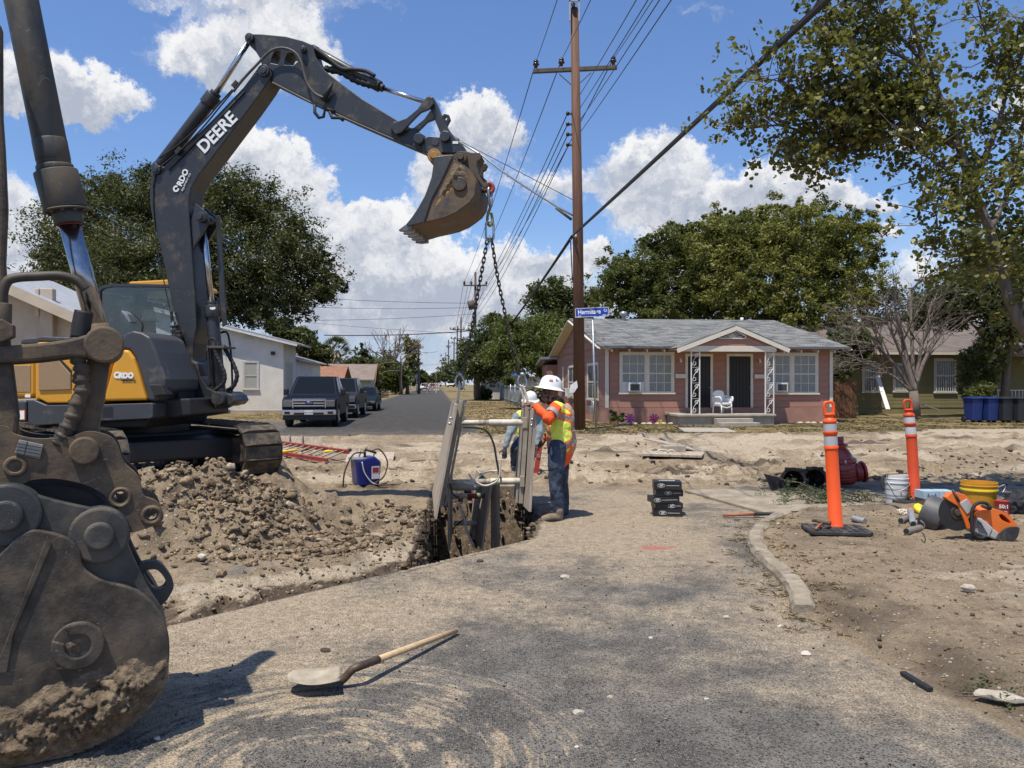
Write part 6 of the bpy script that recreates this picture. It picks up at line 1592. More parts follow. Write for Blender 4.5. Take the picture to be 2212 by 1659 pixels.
# ------------------------------------------------------------------ trees
def leaves_mesh(name, blobs, n, size, m, seed=1, shape='quad', clump=34, cs=.16, up=.35, parent=None, flat=1.0, surf=.55):
 """many small leaves gathered in clumps through the crown's volume; blobs = (centre, (rx,ry,rz), weight)"""
 r = np.random.default_rng(seed)
 w = np.array([b[2] * (b[1][0] * b[1][1] * b[1][2]) ** .62 for b in blobs]); w /= w.sum()
 nc = max(6, n // clump)
 bi = r.choice(len(blobs), nc, p=w)
 C = np.array([tuple(b[0]) for b in blobs])[bi]; Rr = np.array([b[1] for b in blobs])[bi]
 d = r.normal(size=(nc, 3)); d /= np.linalg.norm(d, axis=1)[:, None]
 rad = (r.random(nc) ** surf)[:, None] * (1 + .19 * r.normal(size=(nc, 1)))
 cc = C + d * Rr * rad
 ctone = r.random(nc)
 ci = r.integers(0, nc, n)
 sig = cs * np.minimum(Rr.mean(axis=1), 3.2)[ci][:, None]
 p = cc[ci] + r.normal(size=(n, 3)) * sig * np.array([1, 1, .8])
 nrm = r.normal(size=(n, 3)); nrm[:, 2] = np.abs(nrm[:, 2]) * flat + up; nrm /= np.linalg.norm(nrm, axis=1)[:, None]
 a = np.cross(nrm, r.normal(size=(n, 3))); a /= np.linalg.norm(a, axis=1)[:, None]; b = np.cross(nrm, a)
 s = (size * (.6 + .8 * r.random(n)))[:, None]
 if shape == 'quad':
  vs = np.stack([p - a * s, p - b * s * .42 + nrm * s * .12, p + a * s, p + b * s * .42 + nrm * s * .12], 1); k = 4
 else:
  ang = np.arange(6) * PI / 3
  vs = np.stack([p + (a * math.cos(t) + b * math.sin(t)) * s * (.95 if i % 3 else .8) + nrm * s * .22 * abs(math.sin(t)) for i, t in enumerate(ang)], 1); k = 6
 me = bpy.data.meshes.new(name)
 V_ = vs.reshape(-1, 3)
 me.vertices.add(len(V_)); me.vertices.foreach_set('co', V_.ravel().astype(np.float32))
 me.loops.add(n * k); me.loops.foreach_set('vertex_index', np.arange(n * k, dtype=np.int32))
 me.polygons.add(n); me.polygons.foreach_set('loop_start', np.arange(0, n * k, k, dtype=np.int32))
 me.update(calc_edges=True)
 tone = np.clip(ctone[ci] * .7 + r.random(n) * .3, 0, 1)
 at = me.attributes.new('tone', 'FLOAT', 'POINT'); at.data.foreach_set('value', np.repeat(tone, k).astype(np.float32))
 me.materials.append(m)
 return link(name, me, parent)
bark = mat('grey_brown_bark', (.13, .10, .075), .9, 0, .3, 5, .01, 22, stretch=(3, 3, .7))
barkp = mat('pale_bark', (.15, .118, .09), .85, 0, .3, 5, .006, 22, stretch=(3, 3, .7))
deadw = mat('dead_wood', (.165, .13, .105), .9, 0, .3, 7, .006, 30, stretch=(3, 3, .7))
oakl = leafmat('oak_leaf', (.022, .028, .009), (.092, .094, .03), (.16, .13, .05), .18)
ashl = leafmat('ash_leaf', (.045, .05, .012), (.23, .215, .05), (.34, .29, .09), .36)
roundl = leafmat('round_leaf', (.055, .06, .015), (.20, .18, .045), (.36, .31, .10), .32, .4)
darkl = leafmat('dark_leaf', (.024, .034, .012), (.08, .09, .03), None, .24)
mesq = leafmat('mesquite_leaf', (.055, .075, .018), (.135, .155, .04), None, .3)
dryl = leafmat('dry_leaf', (.10, .095, .035), (.23, .20, .09), None, .25)
def branch(mb, p, d, L, r, depth, rg, spread=.55, droop=0., segs=4, ends=None, minr=.006, kids=(2, 4)):
 P = [V(p)]; d = V(d).normalized(); rr = [r]
 for k in range(segs):
  d = (d + V((rg.gauss(0, .13), rg.gauss(0, .13), rg.gauss(0, .1) - droop))).normalized()
  P.append(P[-1] + d * (L / segs)); rr.append(max(minr, r * (1 - .6 * (k + 1) / segs)))
 mb.tube(P, rr, 7 if r > .05 else (5 if r > .02 else 4), False)
 if ends is not None and depth <= 1: ends.append(P[-1])
 if depth > 0:
  for k in range(rg.randint(*kids)):
   t = rg.uniform(.3, 1.0); i = min(segs - 1, int(t * segs)); q = P[i].lerp(P[i + 1], t * segs - i)
   nd = (d + V((rg.gauss(0, spread), rg.gauss(0, spread), rg.gauss(.12, spread * .7)))).normalized()
   branch(mb, q, nd, L * rg.uniform(.5, .78), rr[i] * .62, depth - 1, rg, spread, droop, max(2, segs - 1), ends, minr, kids)
def tree(name, label, base, top, tr, blobs, n, size, m, group=None, seed=1, limbs=6, cs=.16, clump=34, up=.35, bk=None, surf=.55, cat='tree', shape='quad'):
 base = V(base); t = thing(name, label, cat, base, 0, group); rg = random.Random(seed); mb = MB()
 top = V(top); P = [base + (top - base) * k / 5 + V((rg.gauss(0, .06), rg.gauss(0, .06), 0)) * (top - base).length * .1 * (k > 0) for k in range(6)]
 mb.tube([p - base for p in P], [tr * 1.25, tr, tr * .9, tr * .8, tr * .65, tr * .4], 10)
 big = sorted(blobs, key=lambda b: -b[1][0])[:limbs]
 for b in big:
  s = P[rg.choice((2, 3, 3, 4))]; e = V(b[0]); mid = s.lerp(e, .5) + V((0, 0, (e - s).length * .08))
  mb.tube(smooth_pts([s - base, mid - base, e - base], 4), [tr * .5, tr * .45, tr * .42, tr * .38, tr * .33, tr * .27, tr * .2, tr * .13, tr * .08], 6)
  for k in range(3): branch(mb, mid.lerp(e, rg.random()) - base, (e - s), b[1][0] * .8, tr * .16, 1, rg)
 mb.build('trunk', bk or bark, t)
 o = leaves_mesh('crown', [((V(b[0]) - base), b[1], b[2]) for b in blobs], n, size, m, seed, shape, clump, cs, up, t, surf=surf)
 return t
def PB(L, Y, dy=1.0):
 """crown lobes given where they are seen and how deep they stand: (px, py, radius px, depth offset)"""
 out = []
 for q in L:
  x, y, r = q[:3]; yo = q[3] if len(q) > 3 else 0; rr = r / F * (Y + yo)
  out.append((A(x, y, Y + yo), (rr, rr * dy, rr * .82), 1.0))
 return out
# live oak behind the working excavator
tree('live_oak', 'large dark live oak with rounded crown behind the working excavator', (-21, 51, 0), (-21.2, 51, 8), .5,
     PB([(180, 520, 110, 1), (290, 450, 105, 0), (400, 440, 95, 1), (480, 430, 90, -1), (560, 470, 95, 0), (620, 540, 95, -1), (680, 600, 70, -1), (560, 600, 110, -2), (440, 560, 130, -3), (300, 570, 120, -3), (170, 600, 90, -1), (250, 640, 90, -2), (110, 600, 50, -1), (560, 665, 60, -3), (640, 660, 50, -2), (380, 660, 100, -2), (700, 630, 40, -2), (185, 430, 40, 0), (230, 410, 50, 1), (480, 640, 80, -3), (640, 490, 30, 0), (690, 560, 28, 0), (540, 400, 30, 0), (330, 390, 40, 0), (100, 560, 40, 0), (730, 610, 24, 0)], 51), 150000, .115, oakl, seed=3, cs=.1, clump=36)
# foreground tree on the right, with round leaves
TY = 10.6
def zT(x, y, Y=TY): return A(1555.2 + .4166 * x, .4166 * y, Y)
ft = thing('round_leaved_tree', 'leaning tree with round olive leaves reaching in from the right edge', 'tree', (7.6, 10.75, 0))
off = V((7.6, 10.75, 0)); rg = random.Random(11); mb = MB(); ENDS = []
main = [V((7.6, 10.75, -.05)), zT(1660, 1880, 10.75), zT(1540, 1650), zT(1480, 1480), zT(1400, 1200), zT(1300, 950), zT(1220, 700), zT(1130, 480), zT(1030, 230), zT(970, 0), zT(930, -260)]
mb.tube([p - off for p in smooth_pts(main, 5)], [.088 * (1 - .75 * (i / 50)) for i in range(51)], 10)
LB_ = [([(1222, 760), (1100, 680), (950, 590), (860, 520), (800, 440)], .07), ([(950, 590), (880, 600), (740, 640), (600, 690), (440, 680), (300, 650), (160, 660), (70, 640)], .045), ([(900, 620), (830, 680), (720, 735), (600, 790), (500, 840), (430, 855)], .04),
       ([(1180, 580), (1050, 540), (900, 530), (720, 550), (560, 590), (480, 610)], .05), ([(720, 545), (600, 480), (450, 470), (300, 420), (190, 400)], .03), ([(1130, 480), (1000, 330), (850, 250), (700, 200), (560, 180)], .05), ([(1080, 350), (900, 150), (760, 0), (700, -100)], .045),
       ([(600, 420), (560, 200), (545, 60)], .02), ([(1300, 950), (1420, 700), (1480, 450), (1400, 250), (1330, 0)], .06), ([(1480, 450), (1560, 300), (1620, 100)], .06), ([(1400, 1200), (1530, 900), (1580, 600), (1640, 400)], .055), ([(1300, 950), (1200, 900), (1100, 830), (1040, 800)], .03),
       ([(1350, 1080), (1250, 1050), (1150, 1060), (1120, 1140)], .03), ([(1480, 1480), (1380, 1380), (1270, 1330), (1180, 1340)], .03), ([(1540, 1650), (1700, 1300), (1800, 1000)], .055), ([(1060, 640), (980, 660), (930, 700)], .02), ([(800, 560), (740, 680), (720, 700)], .012), ([(450, 690), (400, 780), (410, 850)], .012)]
CL = []
for L, r in LB_:
 dy = rg.uniform(-.9, .9); n_ = len(L)
 P = smooth_pts([zT(x, y, TY + dy * i / n_) for i, (x, y) in enumerate(L)], 5)
 mb.tube([p - off for p in P], [r * .72 * (1 - .8 * i / (len(P) - 1)) for i in range(len(P))], 7)
 for i in range(3, len(P)):
  for k in range(2):
   d = V((rg.gauss(0, 1), rg.gauss(0, 1), rg.gauss(.5, .8))).normalized(); L_ = rg.uniform(.25, .7)
   q = P[i]; e = q + d * L_; m_ = q.lerp(e, .5) + V((rg.gauss(0, .05), 0, rg.gauss(0, .05)))
   mb.tube([q - off, m_ - off, e - off], [.008, .006, .004], 4, False); CL += [m_, e, e + V((rg.gauss(0, .12), rg.gauss(0, .12), rg.gauss(0, .12)))]
mb.build('trunk', barkp, ft)
bl_ = [(c - off, (.2, .2, .17), 1.0) for c in CL]
def zblob(L): return [(zT(x, y, TY + rg.uniform(-1.2, 1.2)) - off, (r / F * TY * .37,) * 3, .8) for x, y, r in L]
bl_ += zblob([(760, 60, 110), (900, 60, 130), (1050, 100, 120), (1250, 60, 130), (1400, 120, 120), (1500, 30, 120), (640, 130, 90), (430, 240, 90), (560, 330, 90), (700, 300, 110), (860, 330, 120), (1000, 250, 100), (1180, 330, 110), (1330, 380, 100), (1500, 430, 110), (250, 400, 70), (380, 420, 80), (150, 540, 60), (260, 560, 70), (400, 540, 90), (90, 620, 40), (230, 640, 50), (560, 520, 90), (700, 440, 90), (450, 770, 70), (520, 740, 50), (650, 720, 40), (740, 620, 40), (740, 700, 35), (1020, 760, 40), (930, 690, 45),
               (1350, 560, 110), (1420, 700, 120), (1500, 600, 110), (1300, 760, 70), (1150, 650, 40), (1420, 860, 110), (1520, 980, 110), (1250, 960, 80), (1180, 1000, 60), (1340, 1040, 80), (1430, 1130, 110), (1540, 1230, 100), (1160, 1130, 40), (1280, 1180, 60), (1450, 1330, 90), (1540, 1440, 90), (1390, 1450, 60), (1260, 1290, 50), (1180, 1200, 45), (1080, 900, 40), (1050, 860, 30), (1130, 1190, 40), (1480, 240, 100), (1590, 800, 120), (1620, 1100, 120), (1600, 300, 120), (1650, 600, 130)])
leaves_mesh('crown', bl_, 18500, .034, roundl, 5, 'hex', 6, .26, .2, ft, surf=.75)
# crown to the right of the picture, over the tools
leaves_mesh('outer_crown', [(V((1.5, .8, 5.4)), (1.4, 1.3, 1.3), 1), (V((1.0, .2, 3.6)), (1.2, 1.2, 1.3), 1), (V((.1, .4, 2.6)), (.55, .6, .8), 1.2), (V((-.4, .6, 3.8)), (.65, .6, .8), 1.2)], 8000, .037, roundl, 6, 'hex', 8, .3, .2, ft, surf=.75)
# trees behind the houses
G_ = 'green trees behind the houses'
tree('ash_tree', 'broad olive green tree with the highest crown behind the pink house roof', (20, 51, 0), (20, 51, 7), .3, PB([(1600, 690, 70, -2), (1700, 690, 80, -3), (1790, 690, 70, -3), (1860, 700, 50, -2), (1560, 560, 100, 0), (1640, 540, 95, 0), (1730, 530, 95, -1), (1800, 545, 85, 0), (1850, 500, 55, 0), (1760, 470, 55, 1), (1660, 480, 60, 1), (1570, 500, 60, 1), (1820, 620, 85, -1), (1700, 620, 100, -2), (1590, 640, 80, -2), (1880, 560, 40, 0), (1860, 640, 50, 0), (1780, 452, 18, 0), (1730, 450, 16, 0), (1690, 452, 18, 1), (1640, 462, 18, 0), (1850, 462, 20, 0), (1890, 490, 18, 0), (1900, 530, 18, 0), (1545, 500, 18, 0)], 50), 95000, .12, ashl, None, 8, cs=.085, clump=60, surf=.38)
tree('ash_tree', 'darker green tree behind the left end of the pink house roof', (12.5, 53, 0), (12.5, 53, 7), .3, PB([(1370, 690, 60, -1), (1440, 695, 70, -2), (1520, 690, 70, -2), (1390, 600, 85, 0), (1440, 540, 70, 0), (1350, 590, 60, 0), (1500, 560, 80, 1), (1330, 650, 55, -1), (1430, 650, 80, -1), (1520, 620, 80, -1), (1480, 510, 50, 1), (1540, 490, 40, 1), (1570, 462, 16, 1), (1600, 470, 18, 1), (1400, 520, 22, 0), (1340, 550, 20, 0), (1310, 600, 18, 0), (1460, 490, 20, 0)], 52), 62000, .12, leafmat('ash_leaf_dark', (.026, .034, .009), (.115, .12, .032), None, .28), None, 9, cs=.09, clump=60, surf=.38)
tree('thin_tree', 'sparse leafy tree seen just left of the tall utility pole', (6.2, 62, 0), (6.2, 62, 8), .22, PB([(1180, 650, 45, 0), (1215, 640, 45, 0), (1160, 630, 25, 0), (1230, 690, 50, 0), (1260, 660, 40, 1), (1190, 700, 45, 0), (1290, 640, 30, 2), (1200, 612, 22, 0)], 62), 9000, .17, darkl, None, 10, cs=.18, clump=16)
tree('mesquite_tree', 'feathery yellow green tree left of the pink house', (2.2, 50, 0), (2.2, 50, 3), .2, PB([(1120, 740, 55, 0), (1165, 730, 55, 0), (1200, 750, 45, -1), (1090, 760, 45, 0), (1150, 775, 50, -1), (1195, 790, 35, -1), (1110, 710, 35, 0), (1170, 700, 30, 1), (1220, 720, 30, 0)], 50), 34000, .11, mesq, None, 12, cs=.17, up=.1)
tree('broad_tree', 'dark green tree behind the second utility pole', (-3.5, 78, 0), (-3.5, 78, 4), .3, PB([(1040, 750, 40, 0), (1065, 735, 45, 0), (1020, 770, 32, 0), (1005, 790, 22, 0), (1045, 790, 45, -2), (1080, 780, 40, -2), (1100, 760, 40, 0), (1080, 700, 30, 4), (1060, 690, 18, 4)], 78), 24000, .19, darkl, None, 13, cs=.16)
tree('shade_tree', 'dark tree shading the right part of the olive house', (24.6, 38.5, 0), (25, 38.5, 6), .2, PB([(2040, 650, 60, 0), (2100, 640, 70, 0), (2170, 620, 80, 0), (2000, 680, 45, 0), (2080, 600, 45, 1), (2230, 600, 90, 0), (2150, 560, 50, 2), (2250, 680, 80, 0), (2180, 700, 60, 0), (2060, 700, 30, 0)], 38), 34000, .11, darkl, None, 14, cs=.17)
tree('shade_tree', 'dark shaded shrub tree between the pink house and the olive house', (17.6, 41, 0), (17.6, 41, 2.5), .14, PB([(1810, 770, 30, 0), (1830, 740, 32, 0), (1800, 740, 24, 0), (1850, 775, 28, 0), (1820, 800, 22, -1), (1870, 745, 26, 1)], 40), 11000, .11, darkl, None, 15, cs=.17)
tree('leafy_shrub', 'leafy shrub growing against the olive house beside its barred window', (24.5, 39, 0), (24.5, 39, 2), .09, PB([(2110, 770, 32, 0), (2135, 740, 34, 0), (2100, 810, 30, 0), (2130, 800, 30, 0), (2120, 850, 30, -1), (2090, 850, 22, 0), (2150, 770, 30, 0)], 38.6), 9000, .09, leafmat('shrub_leaf', (.05, .065, .018), (.14, .15, .05), None, .28), None, 16, cs=.18, cat='shrub')
# bare tree in front of the olive house
bt_ = V((A(1976, 889, 36.5).x, 36.5, .12)); t = thing('bare_tree', 'bare grey tree with tangled twigs in front of the olive house', 'tree', bt_)
rg = random.Random(21); mb = MB(); o0 = V((0, 0, 0))
mb.tube([o0, V((.0, 0, .6)), V((-.08, 0, 1.2))], [.27, .23, .2], 10)
for e, r, L in (((-1.8, .2, 3.4), .12, 1), ((-.7, .4, 4.9), .13, 1), ((.9, .1, 3.4), .13, 1), ((1.0, .3, 5.6), .1, 1), ((-1.5, -.4, 4.4), .1, 1), ((.1, .6, 6.0), .11, 1), ((-2.6, .1, 2.6), .08, 1)):
 s = V((-.06, 0, 1.1)); e = V(e); P = smooth_pts([s, s.lerp(e, .45) + V((0, 0, .25)), e], 4); mb.tube(P, [r * (1 - .5 * i / 8) for i in range(9)], 8)
 for k in range(6): branch(mb, P[rg.randint(4, 8)], (e - s).normalized() + V((rg.gauss(0, .4), rg.gauss(0, .4), rg.gauss(0, .35))), rg.uniform(1.1, 2.1), r * .42, 3, rg, .55, .01, 3, None, .007, (2, 3))
for k in range(26): branch(mb, V((rg.uniform(-3.6, -.6), rg.uniform(-.6, .8), rg.uniform(2.2, 3.6))), V((-1, 0, rg.gauss(.1, .3))), rg.uniform(.9, 1.7), .022, 2, rg, .6, .04, 3, None, .006, (2, 3))
mb.build('trunk', deadw, t)
tree('bare_leafing_tree', 'dark half bare tree rising behind the bare grey tree', (22, 50, 0), (22, 50, 6), .22, PB([(1900, 700, 40, 0), (1960, 690, 45, 0), (2000, 720, 40, 0), (1930, 640, 30, 0), (1990, 640, 30, 0)], 50), 5000, .12, darkl, None, 22, cs=.22, clump=10, limbs=5)
# far left and far end
G2 = 'distant trees along the street'
tree('roadside_tree', 'dark leafy tree above the annex roof of the white building', (-21, 78, 0), (-21, 78, 4), .3, PB([(640, 735, 30, 0), (665, 750, 28, 0), (690, 760, 26, 0), (620, 720, 28, 0), (600, 705, 25, 0), (660, 725, 20, 2), (690, 785, 22, 0)], 78), 15000, .2, darkl, None, 31, cs=.18)
tree('roadside_tree', 'round dark tree just right of the palm', (-22, 112, 0), (-22, 112, 4), .3, PB([(765, 790, 22, 0), (790, 800, 22, 0), (745, 800, 18, 0), (780, 785, 14, 0)], 110), 7000, .26, darkl, None, 32)
tree('roadside_tree', 'tall narrow green tree left of the barricades', (-17, 118, 0), (-17, 118, 6), .25, PB([(785, 760, 10, 0), (788, 775, 12, 0), (795, 800, 18, 0), (800, 820, 18, 0), (782, 745, 7, 0)], 112), 5200, .24, darkl, None, 33)
tree('roadside_tree', 'mixed olive tree mass left of the street beside the barricades', (-17, 125, 0), (-17, 125, 4), .3, PB([(830, 800, 26, 0), (855, 805, 25, 0), (820, 822, 25, 0), (850, 830, 22, 0), (870, 820, 20, 0), (845, 785, 18, 2), (815, 790, 15, 2)], 120), 14000, .25, mesq, None, 34)
tree('roadside_tree', 'pale sparse tall tree left of the far street end', (-15.5, 128, 0), (-15.5, 128, 9), .22, PB([(885, 745, 14, 0), (890, 765, 15, 0), (900, 750, 10, 0), (882, 785, 14, 0), (878, 732, 9, 0), (895, 785, 12, 0)], 126), 3000, .26, dryl, None, 35, clump=12, cs=.2)
tree('roadside_tree', 'low dark hedge of trees left of the vanishing street', (-20, 165, 0), (-20, 165, 4), .3, PB([(890, 812, 18, 0), (910, 815, 16, 0), (925, 820, 13, 0), (870, 810, 16, 0), (940, 824, 9, 0)], 165), 6000, .34, darkl, None, 36)
for k, (bx, by, sc_, lb) in enumerate(((842, 830, 1.0, 'grey bare tree left of the street in the distance'), (815, 828, .7, 'smaller grey bare tree far left of the street'))):
 b0 = A(bx, by, 122); t = thing('bare_tree', lb, 'tree', b0); mb = MB(); rg = random.Random(40 + k)
 for j in range(4): branch(mb, V((0, 0, 1)), V((rg.gauss(0, .35), 0, 1)), 4.2 * sc_, .14, 3, rg, .4, -.02, 4, None, .03, (2, 4))
 mb.tube([V((0, 0, -1)), V((0, 0, 1.2))], [.25, .2], 7); mb.build('trunk', deadw, t)
# palm
pb = A(727, 830, 105); t = thing('palm_tree', 'fan palm with a shaggy pale skirt behind the orange roof', 'tree', pb); hp_ = A(727, 748, 105).z - pb.z
MB().tube([V((0, 0, 0)), V((.1, 0, hp_ - .6))], [.35, .28], 9).build('trunk', deadw, t)
rg = random.Random(5); mb = MB(); mb2 = MB()
for k in range(40):
 a_ = rg.uniform(0, 2 * PI); el_ = rg.uniform(-.2, 1.3); d = V((math.cos(a_) * math.cos(el_), math.sin(a_) * math.cos(el_), math.sin(el_)))
 c = V((0, 0, hp_ - .4)) + d * 1.0; s_ = d.orthogonal().normalized(); u = d.cross(s_)
 for j in range(7): b_ = (j - 3) * .32; e = c + (d * math.cos(b_) + s_ * math.sin(b_)) * 1.2 - V((0, 0, .15)); mb.add([c, c.lerp(e, .5) + u * .06, e, c.lerp(e, .5) - u * .06 + s_ * .05], [(0, 1, 2, 3)])
for k in range(60):
 a_ = rg.uniform(0, 2 * PI); z = hp_ - rg.uniform(.4, 2.4); r_ = .9 - .2 * (hp_ - z - .4); c = V((math.cos(a_) * .25, math.sin(a_) * .25, z)); e = V((math.cos(a_) * r_, math.sin(a_) * r_, z - .9)); s_ = V((-math.sin(a_), math.cos(a_), 0)) * .15
 mb2.add([c - s_, c + s_, e + s_, e - s_], [(0, 1, 2, 3)])
mb.build('fronds', mat('palm_green', (.07, .085, .03), .6), t); mb2.build('dead_skirt', mat('palm_dead', (.27, .22, .14), .9), t)
for k, (L, Y, n_, lb) in enumerate((([(-300 + i * 95, 800 - 14 * math.sin(i * 2.1), 52) for i in range(13)], 150, 24000, 'far trees along the horizon on the left'), ([(985 + i * 75, 806 - 14 * math.sin(i * 1.7), 40) for i in range(22)], 170, 30000, 'far trees along the horizon on the right'), ([(880 + i * 16, 818 + 3 * math.sin(i * 2.3), 13) for i in range(8)], 330, 6000, 'far trees closing the end of the street'))):
 o = leaves_mesh('far_trees', PB([(x, min(y, 808), r) for x, y, r in L] if k < 2 else L, Y), n_, .4 if k < 2 else .6, darkl, 50 + k, cs=.2)
 o['kind'] = 'stuff'; tag(o, lb, 'trees')
for k, (x, y, r, Y, m_, lb) in enumerate(((1045, 850, 14, 80, mesq, 'light green bush beside the foot of the second utility pole'), (1170, 848, 24, 42, leafmat('brown_bush', (.10, .085, .04), (.2, .17, .09), None, .2), 'brownish green bush behind the stooping worker'), (1098, 822, 10, 70, mesq, 'small green bush in front of the white house'))):
 t = thing('bush', lb, 'bush', A(x, y + r, Y))
 leaves_mesh('foliage', [(v - t.location, s, w) for v, s, w in PB([(x, y, r), (x - r * .6, y + r * .3, r * .6), (x + r * .5, y + r * .4, r * .6)], Y)], 3500, .1 if Y < 60 else .16, m_, 60 + k, parent=t, cs=.2)
# ------------------------------------------------------------------ pink house
HO = V((3.95, 32, 0)); HF = Frame(HO, YW); HLF = Frame(HO, YW + PI / 2)
pink = mat('pink_brown_siding', (.35, .18, .133), .75, 0, .1, 2, .0006, 60, stretch=(.6, 2, 4), dirt=.12, dcol=(.2, .12, .09), dscale=1.5)
stucco = mat('pink_stucco', (.35, .185, .135), .85, 0, .15, 2, .006, 30, dirt=.2, dcol=(.2, .14, .11), dscale=1.2)
trim = mat('cream_trim', (.66, .60, .50), .6, 0, .06, 3, dirt=.08, dcol=(.4, .34, .26))
pane = mat('dark_pane', (.09, .10, .10), .08, 0, .2, 1.2, spec=.8); blind = mat('window_blind', (.36, .37, .34), .6, 0, .15, 2)
conc = mat('concrete', (.36, .32, .26), .85, 0, .15, 3, .003, 40, dirt=.2, dcol=(.2, .17, .13), dscale=2)
blackdoor = mat('black_door', (.013, .010, .009), .5)
white = mat('white_metal', (.72, .70, .66), .5, 0, .05)
def shingle(name, c1, c2, sx=3.2, sy=7):
 m = bpy.data.materials.new(name); m.use_nodes = True; t = NT(m.node_tree); p = t.n['Principled BSDF']
 uv = t.node('ShaderNodeTexCoord').outputs['Object']
 b = t.node('ShaderNodeTexBrick'); t.put(b.inputs['Vector'], t.vec(t.xyz(uv)[0], t.m('MULTIPLY', t.xyz(uv)[1], 1.0), 0.0))
 b.inputs['Scale'].default_value = 1; b.inputs['Brick Width'].default_value = .5; b.inputs['Row Height'].default_value = .15; b.inputs['Mortar Size'].default_value = .006
 b.inputs['Color1'].default_value = (*c1, 1); b.inputs['Color2'].default_value = (*c2, 1); b.inputs['Mortar'].default_value = (*[q * .5 for q in c1], 1); b.inputs['Bias'].default_value = -.1
 t.put(p.inputs['Base Color'], t.mix(t.ss(t.noise(uv, .8, 5), .3, .7, 0, .35), b.outputs[0], c2)); p.inputs['Roughness'].default_value = .9
 n = t.node('ShaderNodeBump'); n.inputs['Distance'].default_value = .015; t.put(n.inputs['Height'], t.m('SUBTRACT', 1, b.outputs[1])); t.put(p.inputs['Normal'], n.outputs[0])
 return m
roofm = shingle('grey_shingle', (.06, .063, .06), (.255, .255, .24))
house = thing('house', 'pink house with grey shingle roof and white framed porch', 'house', HO, YW)
HD = 13.4; HW = HF.hit(1795, 800)[0]; RZ = 4.95; RY = HD / 2 + .1; EZ = 3.22
zH = lambda x, y: (1175 + .3007 * x, 639.4 + .3007 * y)
def hp(x, y, yo=0): return HF.hit(*zH(x, y), yo)
def hrect(x0, y0, x1, y1, yo=0):
 a, b = hp(x0, y1, yo), hp(x1, y0, yo); return a[0], a[1], b[0], b[1]
MB().b2((.02, .02, 0), (HW - .02, HD, EZ)).prism([(.02, EZ), (HD - .02, EZ), (RY, RZ - .12)], .02, HW - .02, axis='x').build('wall', pink, house)
MB().b2((-.05, -.06, -.15), (HW + .05, .0, .66)).b2((-.05, 0, -.15), (.0, HD, .66)).build('foundation_skirt', stucco, house)
W1 = hrect(541, 402, 935, 697); W2 = hrect(1588, 407, 1968, 700); D1 = hrect(1014, 415, 1212, 828); D2 = hrect(1310, 415, 1500, 825)
bd_cache = {}
def board_piece(x0, x1, z0, z1, parent, fr, m=pink, name='siding_board'):
 w = round(x1 - x0, 3); h = round(z1 - z0, 3); k = (w, h, m.name)
 if k not in bd_cache:
  me = MB().add([(0, -.008, 0), (w, -.008, 0), (w, 0, 0), (0, 0, 0), (0, -.002, h - .012), (w, -.002, h - .012), (w, 0, h - .012), (0, 0, h - .012)], [(0, 3, 2, 1), (4, 5, 6, 7), (0, 1, 5, 4), (1, 2, 6, 5), (2, 3, 7, 6), (3, 0, 4, 7)]).data(name); me.materials.append(m); bd_cache[k] = me
 o = link(name, bd_cache[k], parent)
 if fr == 'f': o.location = (x0, 0, z0)
 else: o.location = (0, x1, z0); o.rotation_euler = (0, 0, -PI / 2)
def courses(x0, x1, z0, z1, n, opens, parent, fr, m=pink):
 h = (z1 - z0) / n
 for k in range(n):
  a, b = z0 + k * h, z0 + (k + 1) * h; cuts = sorted((o[0], o[2]) for o in opens if o[1] < b - .03 and o[3] > a + .03)
  c = x0
  for s, e in cuts:
   if s > c + .05: board_piece(c, s, a, b, parent, fr, m)
   c = max(c, e)
  if x1 > c + .05: board_piece(c, x1, a, b, parent, fr, m)
courses(.12, HW - .12, .68, EZ - .02, 9, [W1, W2, D1, D2], house, 'f')
def lp(px, py): return HLF.hit(px, py)
LW = []
for a in ((315, 420, 395, 710), (178, 470, 240, 708), (95, 475, 145, 615)):
 p, q = lp(*zH(a[2], a[3])), lp(*zH(a[0], a[1])); LW.append((p[0], p[1], min(q[0], HD - .3), min(q[1], 2.75)))
LW[0] = (LW[0][0], .95, LW[0][2], 2.62); LW[1] = (LW[1][0], .95, LW[1][2], 2.62); LW[2] = (max(LW[2][0], 9.8), 1.35, 11.2, 2.62)
courses(.12, HD - .1, .68, EZ - .02, 9, LW, house, 's')
for z0 in (3.25, 3.65, 4.05):
 f_ = (RZ - .15 - z0) / (RZ - .15 - EZ) * HD / 2
 board_piece(RY - f_ + .3, RY + f_ - .3, z0, z0 + .38, house, 's')
mb = MB()
for x in (.0, HW): mb.cut().b2((x - .07, -.035, .66), (x + .07, .05, EZ))
mb.build('corner_board', trim, house, bev=.005)
